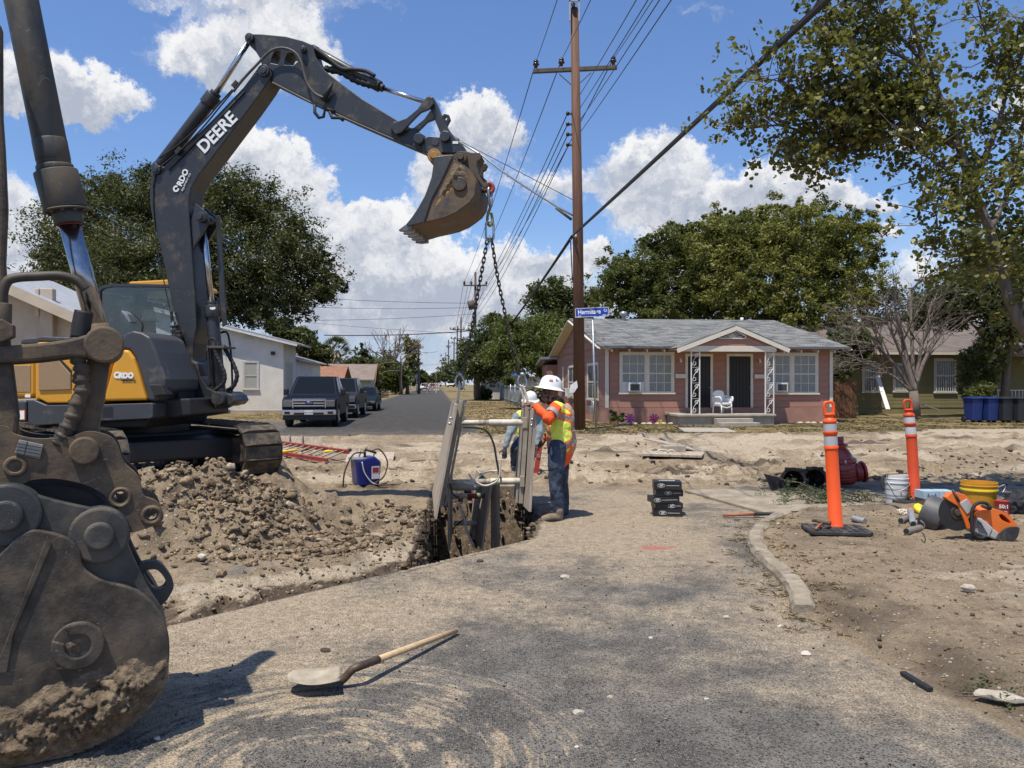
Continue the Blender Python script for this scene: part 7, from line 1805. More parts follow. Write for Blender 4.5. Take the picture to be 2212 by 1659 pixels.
def window(parent, rect, place, panes=(3, 2), sashes=1, frame_m=trim, low=None, fw=.10, pm=None, name='window'):
 """outer rect in wall metres; place maps (x, depth outward, z) into the parent"""
 x0, z0, x1, z1 = rect
 def bx(mb, a, b): mb.add([place(*p) for p in [(a[0], a[1], a[2]), (b[0], a[1], a[2]), (b[0], b[1], a[2]), (a[0], b[1], a[2]), (a[0], a[1], b[2]), (b[0], a[1], b[2]), (b[0], b[1], b[2]), (a[0], b[1], b[2])]], [(0, 3, 2, 1), (4, 5, 6, 7), (0, 1, 5, 4), (1, 2, 6, 5), (2, 3, 7, 6), (3, 0, 4, 7)])
 mb = MB(); bx(mb, (x0, 0, z1 - fw), (x1, .045, z1)); bx(mb, (x0, 0, z0), (x0 + fw, .04, z1 - fw)); bx(mb, (x1 - fw, 0, z0), (x1, .04, z1 - fw))
 w = mb.build(name, frame_m, parent, bev=.004)
 mb = MB(); bx(mb, (x0 - .04, 0, z0 - .05), (x1 + .04, .09, z0 + .02)); mb.build('sill', frame_m, w, bev=.004)
 sw_ = (x1 - x0 - 2 * fw - (sashes - 1) * .14) / sashes
 for s in range(sashes):
  a = x0 + fw + s * (sw_ + .14); zb, zt = z0 + .02, z1 - fw
  if s: mb = MB(); bx(mb, (a - .14, 0, zb), (a, .042, zt)); mb.build('mullion', frame_m, w, bev=.003)
  mb = MB(); t_ = .028
  bx(mb, (a, .0, zb), (a + sw_, .03, zb + .05)); bx(mb, (a, 0, (zb + zt) / 2 - .025), (a + sw_, .034, (zb + zt) / 2 + .025)); bx(mb, (a, 0, zt - .04), (a + sw_, .03, zt)); bx(mb, (a, 0, zb + .05), (a + .04, .029, zt - .04)); bx(mb, (a + sw_ - .04, 0, zb + .05), (a + sw_, .029, zt - .04))
  for i in range(1, panes[0]): xx = a + sw_ * i / panes[0]; bx(mb, (xx - .012, 0, zb + .05), (xx + .012, .022, zt - .04))
  for half in range(2):
   lo, hi = (zb + .05, (zb + zt) / 2 - .025) if half == 0 else ((zb + zt) / 2 + .025, zt - .04)
   for j in range(1, panes[1]): zz = lo + (hi - lo) * j / panes[1]; bx(mb, (a + .04, 0, zz - .011), (a + sw_ - .04, .0215, zz + .011))
  mb.build('sash', frame_m, w)
  mb = MB(); bx(mb, (a + .01, .002, zb), (a + sw_ - .01, .012, zt)); mb.build('pane', pm or pane, w)
  if pm is None: mb = MB(); bx(mb, (a + .02, -.06, zb), (a + sw_ - .02, -.055, zt)); mb.build('blind', blind, w)
 return w
FPL = lambda x, d, z: (x, -d - .008, z); SPL = lambda x, d, z: (-d - .008, x, z)
paneb = mat('curtained_pane', (.20, .215, .20), .12, 0, .3, 2.2, spec=.7, stretch=(9, 1, 1))
for r_ in (W1, W2): window(house, r_, FPL, (3, 2), 2, pm=paneb)
for r_ in LW: window(house, r_, SPL, (2, 1), 1, pm=mat('grey_pane', (.14, .16, .17), .12, 0, .3, 1.5, spec=.7))
for r_ in (D1, D2):
 x0, z0, x1, z1 = r_
 d = MB().b2((x0, -.05, z0), (x0 + .11, -.008, z1)).b2((x1 - .11, -.05, z0), (x1, -.008, z1)).b2((x0 + .11, -.05, z1 - .11), (x1 - .11, -.008, z1)).build('door_frame', trim, house, bev=.004)
 MB().b2((x0 + .11, -.02, z0), (x1 - .11, -.01, z1 - .11)).build('door', blackdoor, d)
 mb = MB()
 for k in range(7): x = x0 + .14 + (x1 - x0 - .28) * k / 6; mb.b2((x - .008, -.04, z0 + .05), (x + .008, -.028, z1 - .14))
 for k in range(5): z = z0 + .06 + (z1 - z0 - .25) * k / 4; mb.b2((x0 + .12, -.042, z - .012), (x1 - .12, -.026, z + .012))
 mb.build('security_grille', mat('grille_black', (.02, .018, .018), .4, .3), d)
 MB().ell((x1 - .17, -.06, z0 + 1.0), .03).build('handle', mat('brass', (.4, .27, .08), .3, .8), d)
# main roof: two slopes with thickness
def slope(parent, x0, x1, y0, z0, y1, z1, th, m, name='roof'):
 L = math.hypot(y1 - y0, z1 - z0); a = math.atan2(z1 - z0, y1 - y0)
 o = MB().b2((x0, 0, -th), (x1, L, 0)).build(name, m, parent); o.location = (0, y0, z0); o.rotation_euler = (a, 0, 0); return o
x0r, x1r = -.42, HW + .55
sl = slope(house, x0r, x1r, -.62, EZ - .03, RY, RZ, .05, roofm)
a2 = math.atan2(RZ - EZ + .03, HD + .62 - RY)
o = MB().b2((x0r, 0, -.05), (x1r, math.hypot(RZ - EZ + .03, HD + .62 - RY), 0)).build('roof', roofm, house); o.location = (x0r + x1r, HD + .62, EZ - .03); o.rotation_euler = (a2, 0, PI)
mb = MB().beam((x0r - .01, -.6, EZ - .13), (x0r - .01, RY, RZ - .12), .03, .16, (1, 0, 0)).cut().beam((x0r - .01, HD + .6, EZ - .13), (x0r - .01, RY, RZ - .12), .03, .16, (1, 0, 0)).cut().beam((x1r + .01, -.6, EZ - .13), (x1r + .01, RY, RZ - .12), .03, .16, (1, 0, 0))
mb.build('rake_board', trim, house, world=False)
MB().prism([(-.6, EZ - .1), (RY, RZ - .12), (RY, RZ - .15), (-.6, EZ - .13)], x0r + .01, 0, axis='x').prism([(HD + .6, EZ - .1), (RY, RZ - .12), (RY, RZ - .15), (HD + .6, EZ - .13)], x0r + .01, 0, axis='x').build('soffit', trim, house)
raf = MB().b2((-.022, -.5, -.13), (.022, 0, -.01)).data('rafter_tail'); raf.materials.append(trim)
for k in range(14):
 x = .1 + k * (HW - .2) / 13
 if hp(960, 400)[0] < x < hp(1660, 400)[0]: continue
 o = link('rafter_tail', raf, house); o.location = (x, -.06, EZ - .02); o.rotation_euler = (.22, 0, 0)
MB().b2((x0r, -.64, EZ - .11), (x1r, -.615, EZ - .02)).build('eave_board', mat('dark_drip_edge', (.1, .1, .1), .6), house)
# porch roof
PY = -1.75
ap, lf, rt_ = hp(1385, 215, PY), hp(960, 378, PY), hp(1760, 378, PY)
def porch_side(p, q, nm, m, y0, y1, t0, t1):
 d = V((q[0] - p[0], q[1] - p[1])).normalized(); n = V((-d.y, d.x));  n = n if n.y > 0 else -n
 MB().prism([tuple(V(p) + n * t0), tuple(V(q) + n * t0), tuple(V(q) + n * t1), tuple(V(p) + n * t1)], y0, y1).build(nm, m, house)
porch_side(lf, ap, 'porch_roof', roofm, PY, 3.2, .0, .05); porch_side(ap, rt_, 'porch_roof', roofm, PY, 3.2, .002, .052)
porch_side((lf[0] - .05, lf[1] - .02), (ap[0], ap[1] - .005), 'porch_rake', trim, PY - .03, PY, -.16, .0); porch_side((ap[0], ap[1] - .005), (rt_[0] + .05, rt_[1] - .02), 'porch_rake', trim, PY - .032, PY - .002, -.16, .0)
bl, br = hp(972, 372, PY + .2), hp(1662, 372, PY + .2)
bm_ = MB().b2((bl[0], PY + .08, hp(972, 397, PY)[1]), (br[0], PY + .22, hp(972, 356, PY)[1])).build('porch_beam', trim, house, bev=.006)
MB().b2((bl[0], PY + .22, hp(972, 397, PY)[1] + .1), (bl[0] + .14, 0, hp(972, 356, PY)[1])).b2((br[0] - .14, PY + .22, hp(972, 397, PY)[1] + .1), (br[0], 0, hp(972, 356, PY)[1])).build('porch_side_beam', trim, house)
g_ = [(bl[0] + .2, hp(972, 355, PY)[1]), (br[0] - .1, hp(972, 355, PY)[1]), (ap[0], ap[1] - .17)]
MB().prism(g_, PY + .1, PY + .16).build('porch_gable', pink, house)
MB().prism([(bl[0] + .1, hp(972, 360, PY)[1]), (br[0] - .1, hp(972, 360, PY)[1]), (br[0] - .1, hp(972, 365, PY)[1]), (bl[0] + .1, hp(972, 365, PY)[1])], PY + .2, -.01).build('porch_ceiling', trim, house)
c, e = hp(1358, 303, PY), hp(1452, 303, PY); r_ = e[0] - c[0]
vt = MB().prism([(c[0] - r_, c[1]), (c[0] + r_, c[1]), (c[0] + r_, c[1] + r_ * .18), (c[0] + r_ * .15, c[1] + r_ * .62), (c[0] - r_ * .15, c[1] + r_ * .62), (c[0] - r_, c[1] + r_ * .18)], PY + .07, PY + .1).build('gable_vent', decal_dk, house)
mb = MB()
for k in range(11): a_ = PI * (.06 + .88 * k / 10); L_ = r_ * (.92 if k in (0, 10) else .6 / max(.6, math.sin(a_)) * 1.0); mb.cut().beam((c[0], PY + .06, c[1] + .02), (c[0] + L_ * math.cos(a_), PY + .06, c[1] + .02 + L_ * math.sin(a_) * .95), .02, .02, (0, 1, 0))
mb.build('vent_slat', trim, vt)
mb = MB()
for a, b_ in (((-1, 0), (1, 0)), ((1, 0), (1, .18)), ((1, .18), (.15, .62)), ((-.15, .62), (.15, .62)), ((-.15, .62), (-1, .18)), ((-1, .18), (-1, 0))): mb.beam((c[0] + a[0] * r_, PY + .06, c[1] + a[1] * r_), (c[0] + b_[0] * r_, PY + .06, c[1] + b_[1] * r_), .045, .045, (0, 1, 0))
mb.build('vent_frame', trim, vt)
p0, p1 = hp(965, 860, PY - .15), hp(1670, 860, PY - .15); sz_ = hp(1000, 850, PY)[1]
MB().b2((p0[0], PY - .15, sz_ - .09), (p1[0], -.06, sz_)).build('porch_slab', conc, house, bev=.015)
MB().b2((p0[0] + .1, PY - .05, -.1), (p1[0] - .05, -.06, sz_ - .09)).build('porch_base', conc, house)
s0, s1 = hp(1243, 900, PY - .5), hp(1500, 900, PY - .5)
MB().b2((s0[0], PY - .55, -.1), (s1[0], PY - .151, sz_ * .66)).cut().b2((s0[0], PY - .95, -.1), (s1[0] + .12, PY - .551, sz_ * .33)).build('step', conc, house, bev=.012)
for xa in (1058, 1590):
 u, w_ = hp(xa, 600, PY + .15)[0], hp(xa + 60, 600, PY + .15)[0]; zt = hp(972, 397, PY)[1]
 cl = MB().b2((u - .02, PY + .13, sz_), (u + .02, PY + .17, zt)).b2((w_ - .02, PY + .13, sz_), (w_ + .02, PY + .17, zt)).build('porch_column', white, house)
 n_ = 4; mb = MB(); hh = (zt - sz_) / n_; wd = w_ - u
 for k in range(n_):
  zb = sz_ + k * hh
  mb.cut().b2((u, PY + .14, zb + hh - .012), (w_, PY + .16, zb + hh))
  for fl in (0, 1):
   cx_, cz_ = (u + wd * .66, zb + hh * .74) if fl == 0 else (u + wd * .36, zb + hh * .26)
   mb.cut().tube([V((cx_ + (wd * .3 - .0045 * i) * math.cos(i * .42 + fl * PI), PY + .15, cz_ + (wd * .3 - .0045 * i) * math.sin(i * .42 + fl * PI))) for i in range(18)], .011, 5)
  mb.cut().tube([V((u + .02, PY + .15, zb + .02)), V((u + wd * .35, PY + .15, zb + hh * .5)), V((w_ - .02, PY + .15, zb + hh - .04))], .011, 5)
 mb.build('iron_scroll', white, cl)
for xx, yy in ((978, 575), (1545, 578)):
 a = hp(xx - 38, yy + 15); b_ = hp(xx + 36, yy - 15); MB().b2((a[0], -.13, a[1]), (b_[0], -.01, b_[1])).build('mail_box', trim, house, bev=.01)
for xx, yy in ((979, 467), (1547, 470)): a = hp(xx, yy); MB().ell((a[0], -.09, a[1]), (.05, .05, .07)).box((a[0], -.04, a[1] + .08), (.06, .08, .05)).build('porch_light', white, house)
for xx, yy, nm in ((568, 165, 'roof_vent'), (1422, 172, 'roof_pipe')):
 q_ = HF.hit(*zH(xx, yy), RY - .3); z_ = RZ - .05
 if nm == 'roof_vent': MB().lathe([(.1, 0), (.1, .2), (.2, .22), (.2, .36), (.16, .42), (0, .45)], 16, Matrix.Translation((q_[0], RY - .4, z_ - .05))).build(nm, galv, house)
 else: MB().cyl((q_[0], RY - .3, z_ - .1), (q_[0], RY - .3, z_ + .14), .08, 10).build(nm, white, house)
acw = mat('ac_white', (.66, .65, .60), .5, 0, .05)
def ac_unit(loc, rz, label, w=.5, h=.36, d=.24):
 t = thing('window_air_conditioner', label, 'air conditioner', loc, rz, 'window air conditioners')
 MB().b2((-w / 2, -d, 0), (w / 2, 0, h)).build('case', acw, t, bev=.015)
 MB().b2((-w / 2 + .05, -d - .006, .04), (w / 2 - .05, -d + .002, h - .05)).build('grille', decal_dk, t)
 mb = MB()
 for k in range(7): z = .06 + k * (h - .13) / 6; mb.b2((-w / 2 + .05, -d - .01, z), (w / 2 - .05, -d - .004, z + .008))
 mb.build('fins', mat('ac_fins', (.2, .2, .2), .5), t)
for xx, lb in ((642, 'window air conditioner in the left front window of the pink house'), (1692, 'window air conditioner behind the right porch column of the pink house')):
 q_ = hp(xx, 686); ac_unit(HO + HF.x * q_[0] + HF.y * -.03 + V((0, 0, q_[1])), YW, lb)
 u0, u1 = hp(xx - 85 if xx < 1000 else xx - 80, 650), hp(xx + 75 if xx < 1000 else xx + 62, 650)
 MB().b2((u0[0], -.04, q_[1] - .02), (u1[0], -.03, q_[1] + .4)).build('filler_panel', acw, house)
q_ = LW[1]; ac_unit(HO + HF.y * (q_[0] + q_[2]) * .5 + HF.x * -.03 + V((0, 0, 1.0)), YW - PI / 2, 'larger white air conditioner on the side wall nearest the utility pole', .6, .42, .42)
q_ = LW[2]; ac_unit(HO + HF.y * (q_[0] + q_[2]) * .5 + HF.x * -.03 + V((0, 0, 1.38)), YW - PI / 2, 'far air conditioner on the side wall towards the back of the house', .6, .42, .36)
# rear lean-to eave seen past the pole
MB().prism([(HD - .2, 3.1), (HD + 2.2, 2.75), (HD + 2.2, 2.85), (HD - .2, 3.25)], -1.0, 3, axis='x').build('rear_roof', galv, house)
MB().b2((-.6, HD, 0), (3, HD + 2, 2.78)).build('rear_room', pink, house)
# gas meter
gm = HO + HF.y * 1.3 + HF.x * -.35; t = thing('gas_meter', 'grey gas meter with pipes at the side wall behind the sign post', 'meter', gm, YW)
MB().box((0, 0, .55), (.22, .28, .3)).cyl((0, 0, .7), (0, 0, .95), .06, 10).build('meter', galv, t, bev=.03); MB().tube([V((0, -.2, 0)), V((0, -.2, .9)), V((0, 0, .95)), V((.2, .1, .95)), V((.2, .1, 0))], .025, 7).build('pipe', galv, t)
# wicker chair
q_ = hp(1285, 842, -1.1); t = thing('wicker_chair', 'white wicker armchair on the porch between the two dark doors', 'chair', HO + HF.x * q_[0] + HF.y * -1.05 + V((0, 0, sz_)), YW + .35)
wk = mat('white_wicker', (.74, .74, .72), .7, 0, .12, 60, .006, 120)
MB().prism(sm2([(-.27, -.24), (.27, -.24), (.26, .26), (-.26, .26)], 4), .36, .44, axis='z').build('seat', wk, t, bev=.02)
MB().prism(sm2([(-.27, .42), (.27, .42), (.29, .8), (.16, .93), (-.16, .93), (-.29, .8)], 4), .22, .26).build('backrest', wk, t, bev=.015)
for s in (-1, 1):
 MB().tube(smooth_pts([V((s * .28, .24, .72)), V((s * .33, .0, .66)), V((s * .32, -.24, .66)), V((s * .28, -.27, .5))], 5), .035, 9).build('armrest', wk, t)
 MB().prism([(-.26, .3), (.24, .3), (.24, .62), (-.26, .62)], s * .27 - .012, s * .27 + .012, axis='x').build('side_panel', wk, t)
 for yy in (-.24, .24): MB().cyl((s * .25, yy, .38), (s * .27, yy * 1.1, 0), .026, 8).build('leg', wk, t)
MB().tube(smooth_pts([V((-.25, -.25, .3)), V((0, -.26, .24)), V((.25, -.25, .3))], 5), .03, 7).build('apron', wk, t)
# pinwheels, flag, plant, edging stones in front of the house
pw = [mat('pinwheel_pink', (.6, .05, .22), .4), mat('pinwheel_purple', (.2, .06, .38), .4), mat('pinwheel_red', (.6, .03, .06), .4)]
for k, (xx, yy, lb) in enumerate(((615, 880, 'pink and purple pinwheel left of the two by the house wall'), (790, 882, 'red and purple pinwheel nearer the porch steps'))):
 q_ = hp(xx, yy, -.5); t = thing('pinwheel', lb, 'pinwheel', HO + HF.x * q_[0] + HF.y * -.5, YW, None)
 MB().cyl((0, 0, 0), (0, 0, q_[1]), .01, 6).build('stick', white, t)
 for j in range(8):
  a_ = j * PI / 4; b_ = a_ + .55; MB().add([(0, -.02, q_[1]), (.2 * math.cos(a_), -.05, q_[1] + .2 * math.sin(a_)), (.23 * math.cos(b_ - .1), -.02, q_[1] + .23 * math.sin(b_ - .1)), (.12 * math.cos(b_ + .15), -.06, q_[1] + .12 * math.sin(b_ + .15))], [(0, 1, 2, 3)]).build('vane', pw[(j + k) % 2 if k == 0 else (1, 2)[j % 2]], t)
fl_ = A(1427, 938, 26.5); fl_.z = 0; t = thing('marker_flag', 'small yellow utility flag standing in the dry lawn', 'flag', fl_)
MB().cyl((0, 0, 0), (.02, 0, .42), .006, 6).build('wire', galv, t); MB().add([(.02, 0, .42), (-.11, .03, .40), (-.02, .06, .24), (.05, .01, .27)], [(0, 1, 2, 3)]).build('flag', mat('flag_yellow', (.85, .55, .02), .6), t)
q_ = hp(530, 890, -.4); t = thing('garden_plant', 'spiky green plant at the foot of the pink wall', 'plant', HO + HF.x * q_[0] + HF.y * -.45)
leaves_mesh('leaves', [(V((-.15, 0, .3)), (.22, .2, .28), 1), (V((.12, 0, .25)), (.18, .2, .25), 1)], 700, .07, mesq, 71, parent=t); MB().cyl((0, 0, 0), (0, 0, .3), .02, 6).build('stem', bark, t)
edg = mat('edging_stone', (.5, .42, .31), .9, 0, .25, 8, .01, 30); rg = random.Random(6)
for k in range(22):
 x = .4 + k * .3 + rg.uniform(-.06, .06); y = -.85 + rg.uniform(-.05, .05)
 if x > hp(965, 900)[0] - .2: x += 4.9
 if x > HW: continue
 b = MB().ell((0, 0, 0), (.13 * rg.uniform(.7, 1.2), .08, .06), 8, 5).build('edging_stone', edg); b.location = HO + HF.x * x + HF.y * y + V((0, 0, .03)); b.rotation_euler = (0, 0, rg.uniform(-.4, .4))
 tag(b, 'pale flat stone edging the bed along the pink house wall', 'stone', 'edging stones along the pink house')
pth = MB().b2((s0[0] + .3, -5.2, -.05), (s1[0] + .6, PY - .95, .03)).build('garden_path', conc, None, kind='structure'); pth.location = HO; pth.rotation_euler = (0, 0, YW - .22); pth.location += HF.x * -1.6
# ------------------------------------------------------------------ olive house
OO = V((17.0, 42, .25)); OFm = Frame(OO, YW)
zR = lambda x, y: (1771.2 + .1992 * x, 604.8 + .1992 * y)
olive_s = mat('olive_siding', (.20, .17, .075), .8, 0, .12, 2, dirt=.15, dcol=(.15, .12, .07))
h2 = thing('house', 'olive sided house with brown roof and white window bars at right', 'house', OO, YW)
def op(x, y, yo=0): return (OFm.hit(*zR(x, y), yo)[0], OFm.hit(*zR(x, y), yo)[1] - OO.z)
OW = [op(455, 1165) + op(645, 850), op(788, 1160) + op(945, 850), op(1232, 1170) + op(1475, 800)]
OW = [(a, b, c, d) for a, b, c, d in OW]
MB().b2((.0, .02, -.3), (20, 9, 3.25)).build('wall', olive_s, h2)
courses(.0, 13.0, .1, 3.2, 15, OW, h2, 'f', olive_s)
OPL = lambda x, d, z: (x, -d - .008, z)
dark_pane = mat('blackish_pane', (.035, .04, .04), .1, spec=.7)  # one even, nearly black glass colour
for r_ in OW:
 w = window(h2, r_, OPL, (1, 1), 1, pm=dark_pane); mb = MB(); x0, z0, x1, z1 = r_
 for k in range(9): x = x0 + .12 + (x1 - x0 - .24) * k / 8; mb.cut().b2((x - .012, -.11, z0 + .05), (x + .012, -.09, z1 - .12))
 for z in (z0 + .06, (z0 + z1) / 2, z1 - .13): mb.cut().b2((x0 + .08, -.112, z - .015), (x1 - .08, -.088, z + .015))
 mb.build('window_bar', white, w)
 mb = MB(); xm = (x0 + x1) / 2
 for k in range(4): mb.tube([V((xm + .07 * math.cos(i * .6 + k) * (1 - i * .05), -.115, z0 + .35 + k * .09 + .05 * math.sin(i * .6 + k))) for i in range(10)], .009, 4)
 mb.build('scroll', white, w, kind='stuff')
brownroof = shingle('brown_shingle', (.12, .095, .08), (.19, .155, .13))
slope(h2, -.6, 20.5, -.6, 3.15, 5.5, 5.3, .08, brownroof); MB().b2((-.6, -.64, 3.0), (20.5, -.6, 3.14)).build('eave_board', trim, h2)
px_ = op(1900, 700, -1.5); MB().prism([(px_[0] - .3, 2.95), (px_[0] + 3.5, 4.1), (px_[0] + 8, 2.95), (px_[0] + 8, 2.85), (px_[0] - .3, 2.85)], -2.2, 1).build('porch_roof', brownroof, h2)
cx_ = op(1985, 1000, -2)[0]; mb = MB()
for dx in (0, .32): mb.b2((cx_ + dx - .02, -2.02, .3), (cx_ + dx + .02, -1.98, 2.85))
pc_ = mb.build('porch_column', white, h2); mb = MB()
for k in range(5):
 for s in (-1, 1): mb.tube([V((cx_ + .16 + s * (.02 + .0065 * i) * math.cos(i * .45), -2, .6 + k * .48 + .014 * i * math.sin(i * .45))) for i in range(14)], .012, 5)
mb.build('iron_scroll', white, pc_, kind='stuff')
mb = MB().b2((cx_ - .6, -2.02, 1.05), (cx_ + 3, -1.98, 1.09))
for k in range(16): mb.cut().b2((cx_ - .5 + k * .2, -2.01, .3), (cx_ - .47 + k * .2, -1.99, 1.05))
mb.build('porch_rail', white, h2)
wf = mat('weathered_brown_plank', (.15, .07, .03), .85, 0, .45, 3, .004, 40, stretch=(14, 14, .5), island=.3)
fo = A(1792, 893, 37); fo.z = .0; t = thing('plank_fence', 'short rough brown plank fence beside the right wall of the pink house', 'fence', fo, YW)
rg = random.Random(3)
for k in range(11): x = k * .125; o = MB().b2((0, rg.uniform(-.02, .02), 0), (.118, .03, 1.7 + rg.uniform(-.1, .08))).build('plank', wf, t); o.location = (x, 0, 0); o.rotation_euler = (0, rg.uniform(-.02, .02), 0)
t = thing('leaning_board', 'long white board leaning against the olive house wall', 'board', A(1918, 884, 40.2)); MB().beam(A(1918, 884, 40.2) - t.location, A(1895, 812, 41.6) - t.location, .22, .05).build('board', white, t)
t = thing('broken_board', 'short pale board lying by the foot of the bare tree', 'board', A(2008, 886, 37.5)); MB().beam((-.3, 0, .25), (.45, .1, .02), .2, .05).build('board', trim, t)
gr_ = mat('bin_blue', (.012, .03, .14), .5, 0, .1); gd_ = mat('bin_dark', (.022, .025, .03), .5, 0, .1)
def wheelie_bin(loc, rz, m, label, group):
 t = thing('wheeled_bin', label, 'wheeled bin', loc, rz, group)
 MB().box((0, 0, .54), (.50, .55, .92)).build('body', m, t, bev=.03); bb = t.children[0]
 for v in bb.data.vertices:
  k = .84 + .16 * v.co.z; v.co.x *= k * 1.05; v.co.y *= k * 1.05
 MB().prism([(-.33, 1.0), (.34, 1.0), (.34, 1.04), (.1, 1.1), (-.33, 1.06)], -.31, .31, axis='x').build('lid', m, t, bev=.015)
 MB().cyl((-.24, .33, 1.0), (.24, .33, 1.0), .02, 8).build('handle', m, t)
 for s in (-1, 1): MB().cyl((s * .2, .27, .12), (s * .27, .27, .12), .12, 16).build('wheel', rubber, t)
 MB().b2((-.1, -.266, .72), (.1, -.258, .76)).build('stamped_mark', greyl, t); MB().b2((-.12, -.246, .5), (.12, -.236, .515)).build('moulded_bar', gd_, t)
b0 = A(2101, 912, 33);
for k, (px, m_, lb) in enumerate(((2102, gr_, 'blue wheeled bin at the left end of the row of four'), (2136, gr_, 'blue wheeled bin beside the dark grey ones'), (2168, gd_, 'dark grey wheeled bin next to the blue ones'), (2200, gd_, 'dark grey wheeled bin cut by the right picture edge'))):
 p = A(px, 912, 33.2 - k * .12); p.z = 0; wheelie_bin(p, .18, m_, lb, 'wheeled bins in a row')
# ------------------------------------------------------------------ white building on the left, annex, far left building
wb_m = mat('white_stucco', (.66, .62, .55), .85, 0, .1, 1.2, .003, 30, dirt=.2, dcol=(.33, .30, .26), dscale=.8)
beige = mat('beige_stucco', (.52, .43, .33), .85, 0, .1, 1.5, .003, 30, dirt=.12, dcol=(.3, .25, .2), dscale=.8)
metal = mat('pale_metal_roof', (.55, .56, .57), .4, .3, .08, 2)
WO = V((-13.67, 46, 0)); WF = Frame(WO, YW); wb = thing('building', 'white stucco building with low gable facing the street corner', 'building', WO, YW)
WZ = 4.1; wr = -7.6; ridge = 6.0
MB().prism([(0, -.2), (0, WZ), (wr, ridge), (-15, WZ), (-15, -.2)], 0, 4).build('wall', wb_m, wb)
def rib_roof(parent, p, q, y0, y1, th=.08, name='roof'):
 """a sheet-metal slope from p to q in the gable plane, with standing ribs"""
 p = V((p[0], 0, p[1])); q = V((q[0], 0, q[1])); d = (q - p).normalized(); n = V((-d.z, 0, d.x)); n = n if n.z > 0 else -n
 o = MB().add([p + V((0, y0, 0)), q + V((0, y0, 0)), q + V((0, y1, 0)), p + V((0, y1, 0)), p + n * th + V((0, y0, 0)), q + n * th + V((0, y0, 0)), q + n * th + V((0, y1, 0)), p + n * th + V((0, y1, 0))], [(0, 1, 2, 3), (4, 5, 6, 7), (0, 1, 5, 4), (1, 2, 6, 5), (2, 3, 7, 6), (3, 0, 4, 7)]).build(name, metal, parent)
 mb = MB(); k = y0 + .1
 while k < y1: mb.beam(p + n * (th + .015) + V((0, k, 0)), q + n * (th + .015) + V((0, k, 0)), .04, .03, n); k += .45
 mb.build('roof_ribs', metal, o, kind='stuff')
 return o
rib_roof(wb, (.9, WZ - .1), (wr, ridge + .1), -.5, 4.4); rib_roof(wb, (wr, ridge + .1), (-15.6, WZ - .1), -.5, 4.4)
MB().beam((.9, -.48, WZ - .12), (wr, -.48, ridge + .06), .04, .2).build('fascia', mat('fascia_white', (.6, .6, .58), .6), wb)
a, b_ = WF.hit(525, 841), WF.hit(560, 780)
window(wb, (a[0], a[1], b_[0], b_[1]), FPL, (1, 1), 1, mat('old_white_trim', (.5, .48, .44), .7, 0, .1), pm=mat('blind_pane', (.37, .36, .31), .5, 0, .15, 3, stretch=(1, 1, 20)))
a = WF.hit(590, 763); MB().b2((a[0] - .12, -.1, a[1] - .1), (a[0] + .12, -.005, a[1] + .1)).build('wall_vent', decal_dk, wb)
WSF = Frame(WO, YW + PI / 2); a, b_ = WSF.hit(617, 842), WSF.hit(630, 783)
window(wb, (min(a[0], b_[0]), a[1], max(a[0], b_[0]), b_[1]), lambda x, d, z: (d + .008, x, z), (2, 1), 1, MATS['old_white_trim'], pm=MATS['blind_pane'])
MB().b2((-3, 4, -.2), (-.05, 15, 3.2)).build('annex_wall', wb_m, wb); rib_roof(wb, (.35, 3.15), (-6, 4.9), 4.4, 15.5)
wk_ = MB().b2((-6, -2.2, .0), (.6, -1.2, .16)).build('pavement', conc, None, kind='structure'); wk_.location = WO; wk_.rotation_euler = (0, 0, YW)
LO = V((-17.0, 34, 0)); LF = Frame(LO, YW); lb2 = thing('building', 'beige building with pale ribbed metal roof at the left edge', 'building', LO, YW)
q_ = [LF.hit(*z) for z in ((215, 700), (5, 607), (-60, 578))]
sl_ = (q_[1][1] - q_[0][1]) / (q_[1][0] - q_[0][0]); xr = q_[0][0] + 1.5
zz = lambda x: q_[0][1] + (x - q_[0][0]) * sl_
MB().prism([(xr, -.2), (xr, zz(xr)), (-7.5, zz(-7.5)), (-15, zz(xr)), (-15, -.2)], 0, 9).build('wall', beige, lb2)
rib_roof(lb2, (xr + .8, zz(xr + .8) + .02), (-7.5, zz(-7.5) + .02), -.9, 9.5, .1); rib_roof(lb2, (-7.5, zz(-7.5) + .02), (-15.5, zz(xr + .8)), -.9, 9.5, .1)
MB().beam((xr + .8, -.88, zz(xr + .8) - .12), (-7.5, -.88, zz(-7.5) - .12), .05, .42).build('fascia', beige, lb2)
a, b_ = LF.hit(94, 760), LF.hit(122, 640); MB().b2((a[0], -.35, -.2), (b_[0], 0, b_[1] + .3)).cut().b2((a[0] - .18, -.4, LF.hit(94, 686)[1]), (a[0] - .001, 0, b_[1] + .3)).build('pilaster', beige, lb2, bev=.03)
